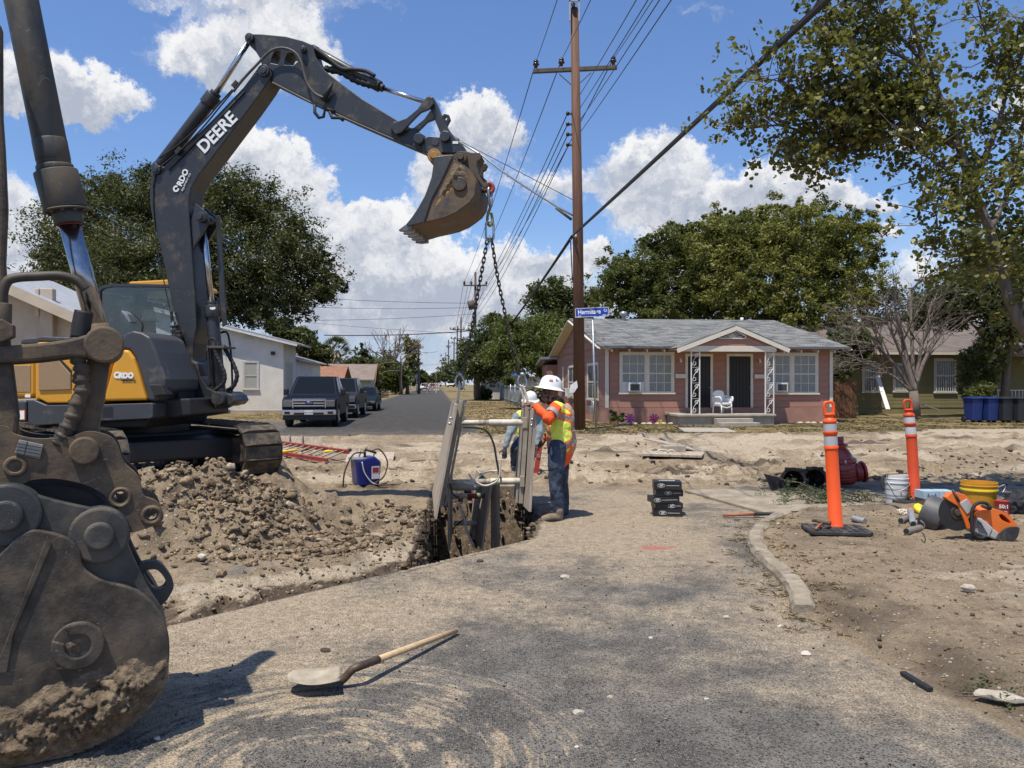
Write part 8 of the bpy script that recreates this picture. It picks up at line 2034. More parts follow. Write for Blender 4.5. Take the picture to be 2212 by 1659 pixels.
# houses further along
def small_house(loc, rz, w, d, h, rh, wm_, rm_, label, name='house', ov=.5):
 t = thing(name, label, 'house', loc, rz)
 MB().prism([(0, -.3), (w, -.3), (w, h), (w / 2, h + rh), (0, h)], 0, d).build('wall', wm_, t)
 for s in (0, 1):
  p = (-ov, h - ov * rh / (w / 2)) if s == 0 else (w + ov, h - ov * rh / (w / 2)); q = (w / 2, h + rh)
  k = MB().prism([p, q, (q[0], q[1] + .12), (p[0], p[1] + .12)], -ov, d + ov).build('roof', rm_, t)
 return t
terra = mat('orange_shingle', (.26, .125, .075), .85, 0, .2, 2, .004, 8); tan_ = mat('tan_wall', (.42, .37, .3), .85, 0, .1)
p = A(733, 838, 74); p.z = 0; t = small_house(p, YW + PI / 2, 6, 6, 2.2, 1.15, tan_, terra, 'small house with an orange shingle roof past the white building')
p = A(800, 836, 92); p.z = 0; t = small_house(p, YW + PI / 2 + .0, 7, 6, 2.3, 1.7, mat('pale_green_wall', (.36, .39, .34), .85), mat('grey_brown_roof', (.2, .155, .125), .85, 0, .2, 1.5), 'pale green house with grey roof beyond the orange roofed one')
MB().prism([(-.55, 1.62), (3.5, 3.98), (7.55, 1.62), (7.55, 1.85), (3.5, 4.22), (-.55, 1.85)], -.62, -.5).build('barge_board', mat('brown_barge', (.2, .1, .05), .8), t)
p = A(1170, 838, 84); p.z = 0; t = small_house(p, YW + PI / 2, 8, 6.5, 2.6, 1.3, mat('plain_white_wall', (.6, .6, .58), .8), metal, 'plain white house with pale metal roof beyond the wire fence')
o = MB().b2((1.5, -.03, .6), (2.6, -.001, 2.0)).build('window', dark_pane, t)
def panel_fence(p0, p1, h, name, label, m, n, gap=.12, post=None, pname='slat', rails=True, cat='fence'):
 p0, p1 = V(p0), V(p1); d = p1 - p0; L = d.length; t = thing(name, label, cat, p0, math.atan2(d.y, d.x)); w = L / n
 me = MB().b2((0, -.012, .03), (w * (1 - gap), .012, h)).data(pname); me.materials.append(m)
 for k in range(n): o = link(pname, me, t); o.location = (k * w, 0, 0)
 if rails:
  for z in (.25, h - .15): MB().b2((0, .013, z), (L, .05, z + .06)).build('rail', m, t)
 if post:
  for k in range(post + 1): MB().cyl((L * k / post, .03, -.1), (L * k / post, .03, h + .12), .045, 8).build('post', galv, t)
 return t
gslat = mat('grey_slat', (.27, .28, .27), .6, .2, .25, 2, island=.25)
panel_fence((.62, 55, 0), (-2.2, 96, 0), 1.5, 'slat_fence', 'grey slatted fence running away beside the right verge', gslat, 110, .1, 8)
panel_fence(A(754, 846, 80) * V((1, 1, 0)), A(797, 846, 84) * V((1, 1, 0)), 1.35, 'board_fence', 'solid grey fence left of the street behind the parked cars', mat('dark_grey_board', (.13, .13, .125), .8, 0, .2, 2, island=.15), 14, .02)
panel_fence(A(806, 847, 88) * V((1, 1, 0)), A(840, 847, 90) * V((1, 1, 0)), 1.0, 'iron_fence', 'dark iron bar fence left of the street before the barricades', decal_dk, 26, .72)
# ------------------------------------------------------------------ utility poles, sign, wires
polem = mat('creosote_pole', (.125, .06, .034), .8, 0, .35, 2.2, .006, 30, stretch=(7, 7, .35), dirt=.2, dcol=(.06, .032, .02), dscale=2)
polef = mat('far_pole', (.09, .05, .035), .85, 0, .2, 2)
greyarm = mat('grey_timber', (.10, .085, .07), .85, 0, .25, 4, .003, 60)
insul = mat('dark_insulator', (.03, .016, .012), .2, 0, .1)
PY_ = 27.6; zP = lambda x, y, Y=PY_: A(1080 + .4164 * x, .4164 * y, Y)
pb_ = A(1252, 929, PY_); pb_.z = -.2; t = thing('utility_pole', 'tall brown wooden utility pole left of the pink house', 'utility pole', pb_)
pt = zP(386, 45); MB().tube([pb_ - pb_, (pt - pb_) * .5 + V((.03, 0, 0)), pt - pb_], [.215, .185, .145], 18).build('pole', polem, t)
UP = t
ca = MB().beam(zP(172, 370), zP(607, 350), .14, .14).build('crossarm', greyarm, t, world=True, bev=.01)
for a, b_ in (((308, 385), (378, 447)), ((472, 378), (402, 443))): MB().beam(zP(*a), zP(*b_), .05, .02).build('brace', greyarm, t, world=True)
INS = [(187, 335), (319, 325), (588, 318)]
def insulator(p, up, parent, s=1.0):
 q = V(up).normalized().to_track_quat('Z', 'Y').to_matrix().to_4x4(); M = Matrix.Translation(p) @ q @ Matrix.Scale(s, 4)
 MB().lathe([(.0, -.1), (.05, -.1), (.05, -.03), (.1, -.02), (.1, .02), (.05, .05), (.085, .07), (.08, .1), (.04, .15), (0, .16)], 14, M).build('insulator', insul, parent, world=True)
for x, y in INS: insulator(zP(x, y), (0, 0, 1), t, 1.15)
for y in (590, 645, 698, 752):
 MB().box(zP(362, y), (.2, .1, .05)).build('bracket', greyarm, t, world=True); insulator(zP(352, y), (-.2, -1, .1), t, .7)
for x in (362, 410): MB().beam(zP(x, 110, 27.4), zP(x, -30, 27.4), .06, .05).build('top_bracket', galv, t, world=True)
MB().beam(zP(350, 5, 27.4), zP(418, 5, 27.4), .05, .05).build('top_bracket', galv, t, world=True); insulator(zP(380, 22, 27.4), (0, 0, -1), t, .8)
arm0 = [zP(420, 1140), zP(300, 1075), zP(110, 955), zP(0, 880), A(1040, 335, 27.8), A(990, 305, 28)]
MB().tube(arm0, .036, 8).build('lamp_arm', galv, t, world=True); MB().tube([zP(372, 1140), zP(290, 1078)], .05, 8).build('lamp_arm_brace', greyarm, t, world=True)
MB().tube([A(990, 305, 28), A(972, 297, 28.1), A(955, 297, 28.1)], [.09, .14, .06], 10).build('lamp_head', galv, t, world=True)
for q_ in ((8, 878), (38, 905), (110, 958)): MB().box(zP(*q_), (.05, .05, .18)).build('clamp', galv, t, world=True)
MB().box(zP(388, 1220, 27.36), (.12, .06, .1)).build('cable_clamp', white, t, world=True)
mb = MB(); mb.add([A(*q_, 27.3) for q_ in ((1232, 832), (1246, 822), (1248, 836), (1240, 848), (1230, 848))], [(0, 1, 2, 3, 4)]); fo_ = mb.build('paper_notice', mat('paper', (.7, .7, .68), .7), None); tag(fo_, 'curled white paper notice fixed to the tall utility pole', 'notice'); so2 = fo_.modifiers.new('thick', 'SOLIDIFY'); so2.thickness = .01
def far_pole(px, ytop, ybase, Y, arms, label, r=.17):
 b = A(px, ybase, Y); tp = A(px + 1, ytop, Y); t = thing('utility_pole', label, 'utility pole', b, 0, 'utility poles along the street')
 MB().tube([V((0, 0, 0)), tp - b], [r, r * .75], 10).build('pole', polef, t)
 for yy, w in arms:
  c = A(px + 1, yy, Y) - b; MB().beam(c + V((-w / 2, -.2, 0)), c + V((w / 2, -.2, 0)), .16, .16).build('crossarm', greyarm, t)
  for s in (-.95, -.35, .95): insulator(b + c + V((s * w / 2, -.2, .25)), (0, 0, 1), t, 1.6)
 return t
pl2 = far_pole(1026, 588, 857, 90, [(617, 2.7)], 'second utility pole with white lamp bracket beside the feathery tree')
c = A(1024, 776, 89.6); MB().cyl(c + V((-.5, 0, .1)), c + V((.3, 0, 0)), .25, 10).build('transformer_bracket', white, pl2, world=True)
mb = MB(); mb.cyl(A(1016, 650, 89.7), A(1020, 668, 89.7), .4, 10).build('transformer', greyarm, pl2, world=True)
for px, yt, yb, Y, ar, lb in ((995, 685, 836, 150, [(713, 3.2)], 'dark pole with crossarm, third along the right of the street'), (987, 704, 836, 172, [(712, 3.2), (732, 2.8)], 'pole standing just left of the third pole'), (980, 729, 836, 205, [(741, 3.0)], 'thin pole with short crossarm left of the taller pair'), (968, 734, 836, 215, [(750, 1)], 'dark leaning pole nearest the street end on its right'), (962, 761, 834, 300, [(775, 3)], 'farthest small pole at the street end')): far_pole(px, yt, yb, Y, ar, lb, .2)
far_pole(853, 737, 838, 120, [], 'bare pole among the trees left of the street', .16)
wire_m = mat('black_wire', (.012, .012, .013), .5); cab_m = mat('cable_black', (.022, .018, .016), .6, 0, .2, 8)
def wire(a, b, r, label, grp, sag=0.0, m=wire_m, n=14, nm='power_line'):
 a, b = V(a), V(b); t = None
 P = [a.lerp(b, k / n) - V((0, 0, sag * 4 * (k / n) * (1 - k / n))) - a for k in range(n + 1)]
 o = MB().tube(P, r, 6).build(nm, m); o.location = a; tag(o, label, 'cable', grp)
WN = ('leftmost crossarm insulator', 'middle crossarm insulator', 'right end of the crossarm', 'topmost side spool', 'second side spool from the top', 'third side spool from the top', 'lowest side spool')
GN = 'thin wires from the tall pole towards the camera'; GFm = 'thin wires from the tall pole to the second pole'
for wn, ((x, y), (x1, y1)) in zip(WN, (((187, 322), (293, 0)), ((319, 312), (465, 0)), ((588, 305), (785, 0)), ((416, 490), (700, 0)), ((416, 560), (760, 0)), ((418, 620), (820, 0)), ((421, 680), (955, -110)))):
 k = 1.0 + 700 / max(1, y); X1, Y1 = x + (x1 - x) * (y + 900) / (y - y1), -900
 wire(zP(x, y), zP(X1, Y1, 8.5), .011, 'thin power line from the ' + wn + ' up over the camera', GN, .05)
for wn, ((x, y), (px, py)) in zip(WN, (((187, 322), (1001, 612)), ((319, 312), (1013, 613)), ((588, 305), (1050, 612)), ((350, 590), (1022, 650)), ((350, 645), (1022, 662)), ((352, 698), (1023, 676)), ((356, 752), (1023, 690)))):
 wire(zP(x, y), A(px, py, 90), .017, 'thin power line from the ' + wn + ' down to the second pole', GFm, .7)
wire(zP(375, 1225), A(2060, -255, 6.5), .036, 'thick black cable sweeping from the tall pole to the upper right', None, .03, cab_m, nm='service_cable')
wire(zP(378, 1215), zP(300, 1300, 27) * 0 + A(2056, -262, 6.5), .016, 'thinner strand lashed along the thick black cable at upper right', None, .02, wire_m, nm='service_cable')
wire(zP(375, 1225), A(1032, 774, 89), .055, 'thick black cable descending from the tall pole to the second pole', None, .6, cab_m, nm='service_cable')
wire(zP(375, 1035), A(985, 300, 28.2), .012, 'straight stay wire above the lamp arm', None, 0, wire_m, nm='stay_wire')
wire(zP(366, 1240), zP(376, 1455), .02, 'short loose wire hanging down the tall pole', None, 0, wire_m, nm='loose_wire')
for k, (x0, y0, x1, y1, Y) in enumerate(((700, 724, 1024, 714, 100), (600, 638, 1026, 655, 110), (640, 662, 1026, 664, 112), (640, 692, 1026, 678, 114), (600, 690, 990, 720, 150), (860, 790, 960, 785, 230), (870, 802, 965, 812, 240))):
 wire(A(x0, y0, Y * .98), A(x1, y1, Y), .028 if k else .06, ('thick dark cable crossing the far street, lowest of the near bundle', 'highest thin wire crossing the sky above the street', 'thin wire second highest above the street', 'thin wire third highest above the street', 'sloping thin wire just above the thick far cable', 'upper short wire near the vanishing street end', 'lower short wire near the vanishing street end')[k], 'distant wires crossing the street', .25)
for k in range(6):
 wire(A(1001 + k * 9, 613 + 8 * (k % 2), 90), A(983 + k * 4.4, 712 + 4 * (k % 2), 150), .025, 'thin wire between the far poles along the street', 'wires between the far poles', .5)
# street sign
sb = A(1288, 933, 26.5); sb.z = -.1; t = thing('street_sign', 'blue street name sign on a grey post beside the tall pole', 'street sign', sb, -.12)
st_ = A(1280, 684, 26.5) - sb; MB().cyl((.0, 0, 0), (st_.x, 0, st_.z), .034, 10).build('post', galv, t)
u = A(1279, 674.5, 26.45) - sb
tilt = .035; Ms = Euler((0, -tilt, 0))
bs = MB().prism([(-.575, -.16), (.575, -.16), (.575, .16), (-.575, .16)], -.012, .0).build('sign_plate', mat('sign_blue', (.012, .055, .36), .4), t, bev=.004); bs.location = u; bs.rotation_euler = Ms
mb = MB()
for a, b_ in (((-.565, .15), (.565, .15)), ((-.565, -.15), (.565, -.15)), ((-.565, -.15), (-.565, .15)), ((.565, -.15), (.565, .15))): mb.beam((a[0], -.014, a[1]), (b_[0], -.014, b_[1]), .016, .004, (0, 1, 0))
mb.build('sign_border', white, bs)
wl = mat('sign_white', (.85, .87, .9), .5)
text('Hermitage', 'lettering', wl, bs, (-.09, -.0145, .015), .225, (PI / 2, 0, 0), .001, .004, sx=.82)
text('Ct', 'lettering', wl, bs, (.46, -.0145, .045), .135, (PI / 2, 0, 0), .001, .002, sx=.85)
text('4500', 'block_number', wl, bs, (-.43, -.0145, -.122), .062, (PI / 2, 0, 0), .001, .001); text('4800', 'block_number', wl, bs, (.42, -.0145, -.115), .062, (PI / 2, 0, 0), .001, .001)
MB().prism([(.52, -.135), (.55, -.115), (.52, -.095)], -.0145, -.012).cut().prism([(-.55, -.125), (-.53, -.14), (-.53, -.11)], -.0145, -.012).build('arrow', wl, bs)
# barricades, stop sign, far cars
bw = mat('barricade_white', (.72, .68, .62), .6); bo_ = mat('barricade_orange', (.62, .17, .09), .6)
def barricade(px, label):
 b = A(px, 848, 126); t = thing('barricade', label, 'barricade', b, YW, 'striped barricades')
 for s in (-.75, .75): MB().b2((s - .04, -.03, 0), (s + .04, .03, 1.65)).b2((s - .05, -.6, 0), (s + .05, .6, .08)).build('upright', bw, t)
 for z in (.35, .85, 1.35):
  r_ = MB().b2((-1.25, -.06, z), (1.25, -.035, z + .24)).build('rail', bw, t)
  mb = MB()
  for k in range(7): x = -1.22 + k * .35; mb.cut().prism([(x, z + .005), (x + .16, z + .005), (x + .26, z + .235), (x + .1, z + .235)], -.064, -.0595)
  mb.build('orange_stripe', bo_, r_)
barricade(873, 'orange and white barricade on the left half of the street'); barricade(932, 'orange and white barricade across the middle of the far street')
b = A(900, 846, 128); t = thing('stop_sign', 'round backed grey sign on a post beside the left barricade', 'road sign', b); MB().cyl((0, 0, 0), (0, 0, 2.6), .05, 8).build('post', galv, t); MB().prism(rim((0, 2.5), .4, 8, PI / 8, 2 * PI + PI / 8 - 1e-7)[:8], -.07, -.04).build('plate', mat('sign_back', (.4, .41, .4), .5, .3), t)
# ------------------------------------------------------------------ vehicles
tyre = mat('tyre', (.014, .014, .015), .8, 0, .1); alloy = mat('alloy', (.45, .46, .48), .3, .8, .05)
vglass = mat('vehicle_glass', (.008, .01, .012), .12, 0, 0, spec=.22); lampm = mat('headlight', (.16, .16, .155), .1, .3, .1, 20); chr_ = mat('chrome_trim', (.62, .62, .63), .18, 1, .05)
def paint(name, c): return mat(name, c, .45, .0, .05, 2, spec=.12, coat=.04, dirt=.06, dcol=(.16, .14, .12), dscale=3)
def vehicle(kind, name, label, cat, loc, rz, pm, L, W, H, plate=None, badge=None):
 """front faces -y; x across"""
 t = thing(name, label, cat, loc, rz, None); hw = W / 2
 pk = kind == 'pickup'; hood = 1.14 if pk else .86; belt = 1.22 if pk else .92; wr_ = .40 if pk else .33; fa, ra = (.98, L - 1.25) if pk else (.92, L - .95); gz = .42 if pk else .28
 def arch(c): return [(c + (wr_ + .07) * math.cos(PI - k * PI / 8), max(gz, wr_ + (wr_ + .07) * math.sin(k * PI / 8))) for k in range(9)]
 O_ = [(.04, gz + .03)] + arch(fa) + arch(ra) + [(L - .05, gz + .03), (L, gz + .3), (L - .02, belt - .02)] + ([(L - .1, belt + .03), (3.85, belt + .03), (1.32, belt + .03), (1.2, hood + .04), (.3, hood), (.1, hood - .06), (.03, .8)] if pk else [(L - .3, belt + .08), (3.9, belt + .06), (1.45, belt + .05), (1.2, hood + .06), (.5, hood - .08), (.12, hood - .22), (.0, .5)])
 MB().prism(O_, -hw, hw, axis='x').build('body', pm, t, bev=.07, seg=3)
 g0, g1, g2, g3 = (1.3, 2.15, 3.5, 3.95) if pk else (1.35, 2.2, 3.4, 4.4)
 tw, bw2 = hw * .76, hw * .95; z0, z1 = belt + .0, H
 vs = [(-bw2, g0, z0), (bw2, g0, z0), (bw2, g3, z0), (-bw2, g3, z0), (-tw, g1, z1), (tw, g1, z1), (tw, g2, z1), (-tw, g2, z1)]
 MB().add(vs, [(0, 3, 2, 1), (4, 5, 6, 7), (0, 1, 5, 4), (1, 2, 6, 5), (2, 3, 7, 6), (3, 0, 4, 7)]).build('cab', pm, t, bev=.06, seg=3)
 def pnl(a, b, c, d, out, nm, m=vglass, k=.88):
  a, b, c, d = map(V, (a, b, c, d)); ce = (a + b + c + d) / 4; n = V(out)
  Q = [ce + (q - ce) * k + n * .012 for q in (a, b, c, d)]; MB().add(Q + [q - n * .01 for q in Q], [(0, 1, 2, 3), (7, 6, 5, 4), (0, 1, 5, 4), (1, 2, 6, 5), (2, 3, 7, 6), (3, 0, 4, 7)]).build(nm, m, t)
 pnl(vs[0], vs[1], vs[5], vs[4], (0, -.8, .6), 'windscreen'); pnl(vs[2], vs[3], vs[7], vs[6], (0, .8, .6), 'rear_window')
 for s in (0, 1):
  a, b, c, d = (V(vs[1]), V(vs[2]), V(vs[6]), V(vs[5])) if s else (V(vs[0]), V(vs[3]), V(vs[7]), V(vs[4])); n = V((.95 if s else -.95, 0, .3))
  m0, m1 = a.lerp(b, .52), d.lerp(c, .46)
  pnl(a.lerp(m0, .08), m0, m1, d.lerp(m1, .05), n, 'side_window', vglass, .84); pnl(m0, b, c, m1, n, 'side_window', vglass, .84)
 for s in (-1, 1):
  for y in (fa, ra):
   w = MB().cyl((s * (hw - .26), y, wr_), (s * (hw - .01), y, wr_), wr_, 26).build('wheel', tyre, t, bev=.03)
   MB().cyl((s * (hw - .05), y, wr_), (s * (hw + .004), y, wr_), wr_ * .66, 20).build('rim', alloy, w, bev=.015)
  my = g0 + .35; MB().box((s * (hw + .1), my, belt + .12), (.2, .12, .26 if pk else .15)).build('wing_mirror', blackm if pk else pm, t, bev=.04)
  MB().box((s * (hw - .24), .02 if pk else .12, hood - .24 if pk else hood - .3), (.36, .14, .26 if pk else .12)).build('headlight', lampm, t, bev=.03)
  for k in (0, 1): MB().box((s * (hw + .012), 1.95 + k * 1.0, belt - .08), (.02, .2, .035)).build('door_handle', pm, t, bev=.008)
 if pk:
  g = MB().b2((-hw + .42, -.03, .76), (hw - .42, .05, 1.08)).build('grille', blackm, t, bev=.02)
  for z in (.80, .9, 1.0): MB().b2((-hw + .44, -.05, z), (hw - .44, -.03, z + .045)).build('grille_bar', chr_, g, bev=.006)
  MB().b2((-hw + .40, -.045, .74), (-hw + .43, -.02, 1.09)).b2((hw - .43, -.045, .74), (hw - .40, -.02, 1.09)).b2((-hw + .43, -.045, 1.06), (hw - .43, -.02, 1.09)).build('grille_frame', chr_, g)
  bp = MB().b2((-hw + .01, -.12, .46), (hw - .01, .08, .68)).build('bumper', chr_, t, bev=.04)
  MB().b2((-.55, -.128, .49), (.55, -.11, .57)).build('bumper_slot', blackm, bp)
  for s in (-1, 1): MB().box((s * (hw - .22), -.12, .56), (.2, .03, .1)).build('fog_light', blackm, bp)
  MB().b2((-hw + .05, -.05, .28), (hw - .05, .12, .455)).build('air_dam', blackm, t, bev=.02)
  mb = MB().ell((0, -.055, .93), (.15, .018, .062), 20, 8).build('badge', mat('badge_blue', (.01, .03, .14), .25), t)
  if badge: text(badge, 'badge_lettering', chr_, mb, (0, -.075, .93), .085, (PI / 2, 0, 0), .001, 0, shear=.3)
  MB().b2((-hw + .1, 4.0, belt - .45), (hw - .1, L - .12, belt + .034)).build('bed', blackm, t)
 else:
  MB().prism([(-.5, .36), (.5, .36), (.62, .58), (-.62, .58)], -.02, .04).build('grille', blackm, t, bev=.02); MB().b2((-.6, -.025, .6), (.6, .0, .63)).build('grille_bar', chr_, t)
 if plate:
  pl_ = MB().b2((-.16, -.145, .5) if pk else (-.16, -.06, .42), (.16, -.13, .66) if pk else (.16, -.03, .56)).build('number_plate', plw, t)
  text(plate, 'plate_lettering', mat('plate_ink', (.02, .03, .1), .5), pl_, (0, -.147 if pk else -.062, .565 if pk else .48), .085, (PI / 2, 0, 0), .0006, 0)
 return t
p = A(668, 918, 29.2); p.z = 0; vehicle('pickup', 'pickup_truck', 'dark navy pickup with chrome grille parked nearest the excavator', 'pickup truck', p, YW + .03, paint('navy_paint', (.005, .007, .018)), 5.9, 2.03, 1.96, '8X-4738', 'Ford')
p = A(724, 894, 36.8); p.z = 0; vehicle('pickup', 'pickup_truck', 'dark grey pickup parked behind the navy one', 'pickup truck', p, YW, paint('charcoal_car_paint', (.022, .026, .032)), 5.9, 2.0, 1.95)
p = A(778, 878, 46); p.z = 0; vehicle('sedan', 'parked_car', 'black sedan with sunshade parked last behind the pickups', 'car', p, YW, paint('black_car_paint', (.008, .014, .016)), 4.8, 1.85, 1.45)
p = A(974, 833, 190); p.z = .9; vehicle('sedan', 'parked_car', 'tiny white car near the far end of the street', 'car', p, YW, paint('white_car_paint', (.7, .7, .7)), 4.6, 1.85, 1.6)
p = A(917, 842, 160); p.z = .3; vehicle('sedan', 'parked_car', 'tiny pale car behind the far barricade', 'car', p, YW, paint('silver_car_paint', (.5, .5, .48)), 4.6, 1.85, 1.5)
# ------------------------------------------------------------------ kerb, stones, clods, grass
def rock_bases(k, sub, seed, rough=.3):
 out = []; r = np.random.default_rng(seed)
 for i in range(k):
  bm = bmesh.new()
  for k_ in range((0, 11, 26, 60)[sub]):
   d = r.normal(size=3); d /= np.linalg.norm(d); bm.verts.new(d * (1 - rough * 1.3 * r.random()) * np.array([1, .86, .8]))
  h_ = bmesh.ops.convex_hull(bm, input=bm.verts); bmesh.ops.delete(bm, geom=list({q for q in h_['geom_interior'] if isinstance(q, bmesh.types.BMVert)}), context='VERTS'); bmesh.ops.triangulate(bm, faces=bm.faces)
  if sub == 2:
   bmesh.ops.subdivide_edges(bm, edges=bm.edges, cuts=1, use_grid_fill=True); bmesh.ops.triangulate(bm, faces=bm.faces)
   for q in bm.verts: q.co *= 1 + .1 * r.normal()
  bm.verts.index_update(); v = np.array([q.co[:] for q in bm.verts]); f = np.array([[q.index for q in p.verts] for p in bm.faces]); bm.free()
  out.append((v, f))
 return out
def scatter(name, P, S, m, seed=1, sub=1, rough=.3, sink=.25, flat=.8, kind='stuff', k=7):
 """loose stones or clods, joined: far too many to count"""
 r = np.random.default_rng(seed); B = rock_bases(k, sub, seed, rough); VV, FF, off = [], [], 0
 for p, s in zip(P, S):
  v, f = B[r.integers(0, k)]; a = r.random() * 2 * PI; b = r.normal() * .4; c, d = math.cos(a), math.sin(a)
  Rz = np.array([[c, -d, 0], [d, c, 0], [0, 0, 1]]); cb, sb_ = math.cos(b), math.sin(b); Rx = np.array([[1, 0, 0], [0, cb, -sb_], [0, sb_, cb]])
  q = (v * np.array([1, 1, flat])) @ (Rz @ Rx).T * s + np.array(p) + np.array([0, 0, s * flat * (1 - 2 * sink)])
  VV.append(q); FF.append(f + off); off += len(v)
 v = np.concatenate(VV); f = np.concatenate(FF); me = bpy.data.meshes.new(name)
 me.vertices.add(len(v)); me.vertices.foreach_set('co', v.ravel().astype(np.float32)); me.loops.add(f.size); me.loops.foreach_set('vertex_index', f.ravel().astype(np.int32))
 me.polygons.add(len(f)); me.polygons.foreach_set('loop_start', np.arange(0, f.size, 3, dtype=np.int32)); me.update(calc_edges=True); me.materials.append(m)
 return link(name, me, kind=kind)
def clodmat(name, c1, c2, c3):
 """clods of several soils: the tone changes from lump to lump"""
 m = bpy.data.materials.new(name); m.use_nodes = True; t = NT(m.node_tree); p = t.n['Principled BSDF']
 oc = t.node('ShaderNodeTexCoord').outputs['Object']; g = t.node('ShaderNodeNewGeometry').outputs['Random Per Island']
 n = t.noise(oc, 30, 6, .7)
 c = t.mix(t.ss(g, .1, .75), c1, c2); c = t.mix(t.ss(g, .9, .94), c, c3)
 c = t.mix(1.0, c, t.mix(t.ss(n, .3, .7), (.55, .55, .55), (1.4, 1.4, 1.4)), 'MULTIPLY')
 t.put(p.inputs['Base Color'], c); p.inputs['Roughness'].default_value = .95; p.inputs['Specular IOR Level'].default_value = .15
 b = t.node('ShaderNodeBump'); b.inputs['Distance'].default_value = .012; t.put(b.inputs['Height'], t.noise(oc, 55, 5, .7)); t.put(p.inputs['Normal'], b.outputs[0])
 return m
nr = np.random.default_rng(77)
clm = clodmat('soil_clods', (.12, .088, .057), (.30, .222, .142), (.40, .325, .23))
def ground_pts(n, fn, keep=None):
 P = []
 while len(P) < n:
  XY = fn(n * 2);
  if keep is not None: XY = XY[keep(XY[:, 0], XY[:, 1])]
  P.extend(XY.tolist())
 P = np.array(P[:n]); return np.column_stack([P, height(P[:, 0], P[:, 1])])
def along_crest(n):
 k = nr.integers(0, len(CREST) - 1, n); u = nr.random(n); a = np.array(CREST)
 p = a[k] * (1 - u)[:, None] + a[k + 1] * u[:, None]
 return np.column_stack([p[:, 0] + nr.normal(size=n) * .35 + .15, p[:, 1] - np.abs(nr.normal(size=n)) * .55 * (.5 + p[:, 2]) + .2])
P = ground_pts(2600, along_crest); P = P[fbm(P[:, 0], P[:, 1], 1.5, 3, .5, 141) > .43]; scatter('spoil_clods', P, .012 + .03 * nr.random(len(P)) ** 2.6 + (nr.random(len(P)) < .05) * .05 * nr.random(len(P)), clm, 3, 2, .34, .42)
dp = V((-1.6, 7.9, 0))
P = ground_pts(1500, lambda n: np.column_stack([-2.3 + nr.normal(size=n) * .95, 7.75 + nr.normal(size=n) * .42]), lambda x, y: (seg_dist(x, y, CUT0, CUT1)[0] > .95) & (x < -.95))
scatter('spoil_clods', P, .012 + .045 * nr.random(len(P)) ** 2.6 + (nr.random(len(P)) < .06) * .07 * nr.random(len(P)), clm, 4, 2, .34, .36)
P = ground_pts(900, lambda n: np.column_stack([nr.uniform(-3.4, -.8, n), nr.uniform(4.2, 8.2, n)]), lambda x, y: (seg_dist(x, y, CUT0, CUT1)[1] < 0) & (seg_dist(x, y, CUT0, CUT1)[0] < .95))
scatter('trench_rubble', P, .008 + .03 * nr.random(len(P)) ** 3, clm, 5, 1, .3, .3)
P = ground_pts(2600, lambda n: np.column_stack([nr.uniform(-12, 16, n), 12.4 + np.abs(nr.normal(size=n)) * 4.6]), lambda x, y: (y < 26) & (fbm(x * .6, y * 2.2, 1, 4, .6, 91) > .5))
scatter('road_clods', P, .012 + .075 * nr.random(len(P)) ** 3.4, clodmat('road_clods', (.06, .045, .032), (.22, .17, .115), (.4, .33, .24)), 6, 1, .3, .35, .6)
P = ground_pts(2400, lambda n: np.column_stack([nr.uniform(-2.6, 4.6, n), 2.5 + 7.5 * nr.random(n) ** 1.4]), lambda x, y: (seg_dist(x, y, CUT0, CUT1)[1] > 0) & ~inside(x, y, HOLE))
scatter('gravel', P, .0035 + .009 * nr.random(len(P)) ** 2.4, clodmat('gravel_mix', (.055, .05, .045), (.2, .17, .13), (.50, .46, .39)), 7, 1, .28, .2)
P = ground_pts(2200, lambda n: np.column_stack([nr.uniform(2.2, 7.5, n), nr.uniform(2.8, 9.8, n)]), lambda x, y: inside(x, y, [tuple(p) for p in KERB[::-1]] + [(9, 10.6), (9, 2), (2.4, 3)]))
scatter('verge_gravel', P, .004 + .022 * nr.random(len(P)) ** 4, clodmat('verge_grit', (.07, .055, .04), (.26, .2, .14), (.55, .49, .40)), 8, 1, .28, .3)
MATS_L = clodmat('large_clods', (.05, .038, .028), (.23, .17, .11), (.34, .28, .2)); P = ground_pts(26, along_crest); scatter('spoil_clods', P, .05 + .05 * nr.random(len(P)), MATS_L, 14, 2, .36, .62)
P = ground_pts(26, lambda n: np.column_stack([-2.2 + nr.normal(size=n) * .8, 7.7 + nr.normal(size=n) * .35]), lambda x, y: (seg_dist(x, y, CUT0, CUT1)[0] > .95) & (x < -.95)); scatter('spoil_clods', P, .05 + .05 * nr.random(len(P)), MATS_L, 15, 2, .36, .4)
Q = [V((*a, 0)).lerp(V((*b, 0)), nr.random()) for a, b in zip(HOLE, HOLE[1:] + HOLE[:1]) for k in range(70)]; P = np.array([(q.x + nr.normal() * .03, q.y + nr.normal() * .03, -abs(nr.normal()) * .55) for q in Q if q.y > 8.2 or q.x < -.3 and seg_dist(np.array(q.x), np.array(q.y), CUT0, CUT1)[0] > .15])
scatter('trench_rubble', P, .02 + .06 * nr.random(len(P)) ** 2, clodmat('trench_wall_clods', (.045, .034, .024), (.17, .125, .08), (.33, .27, .2)), 9, 2, .34, .5)
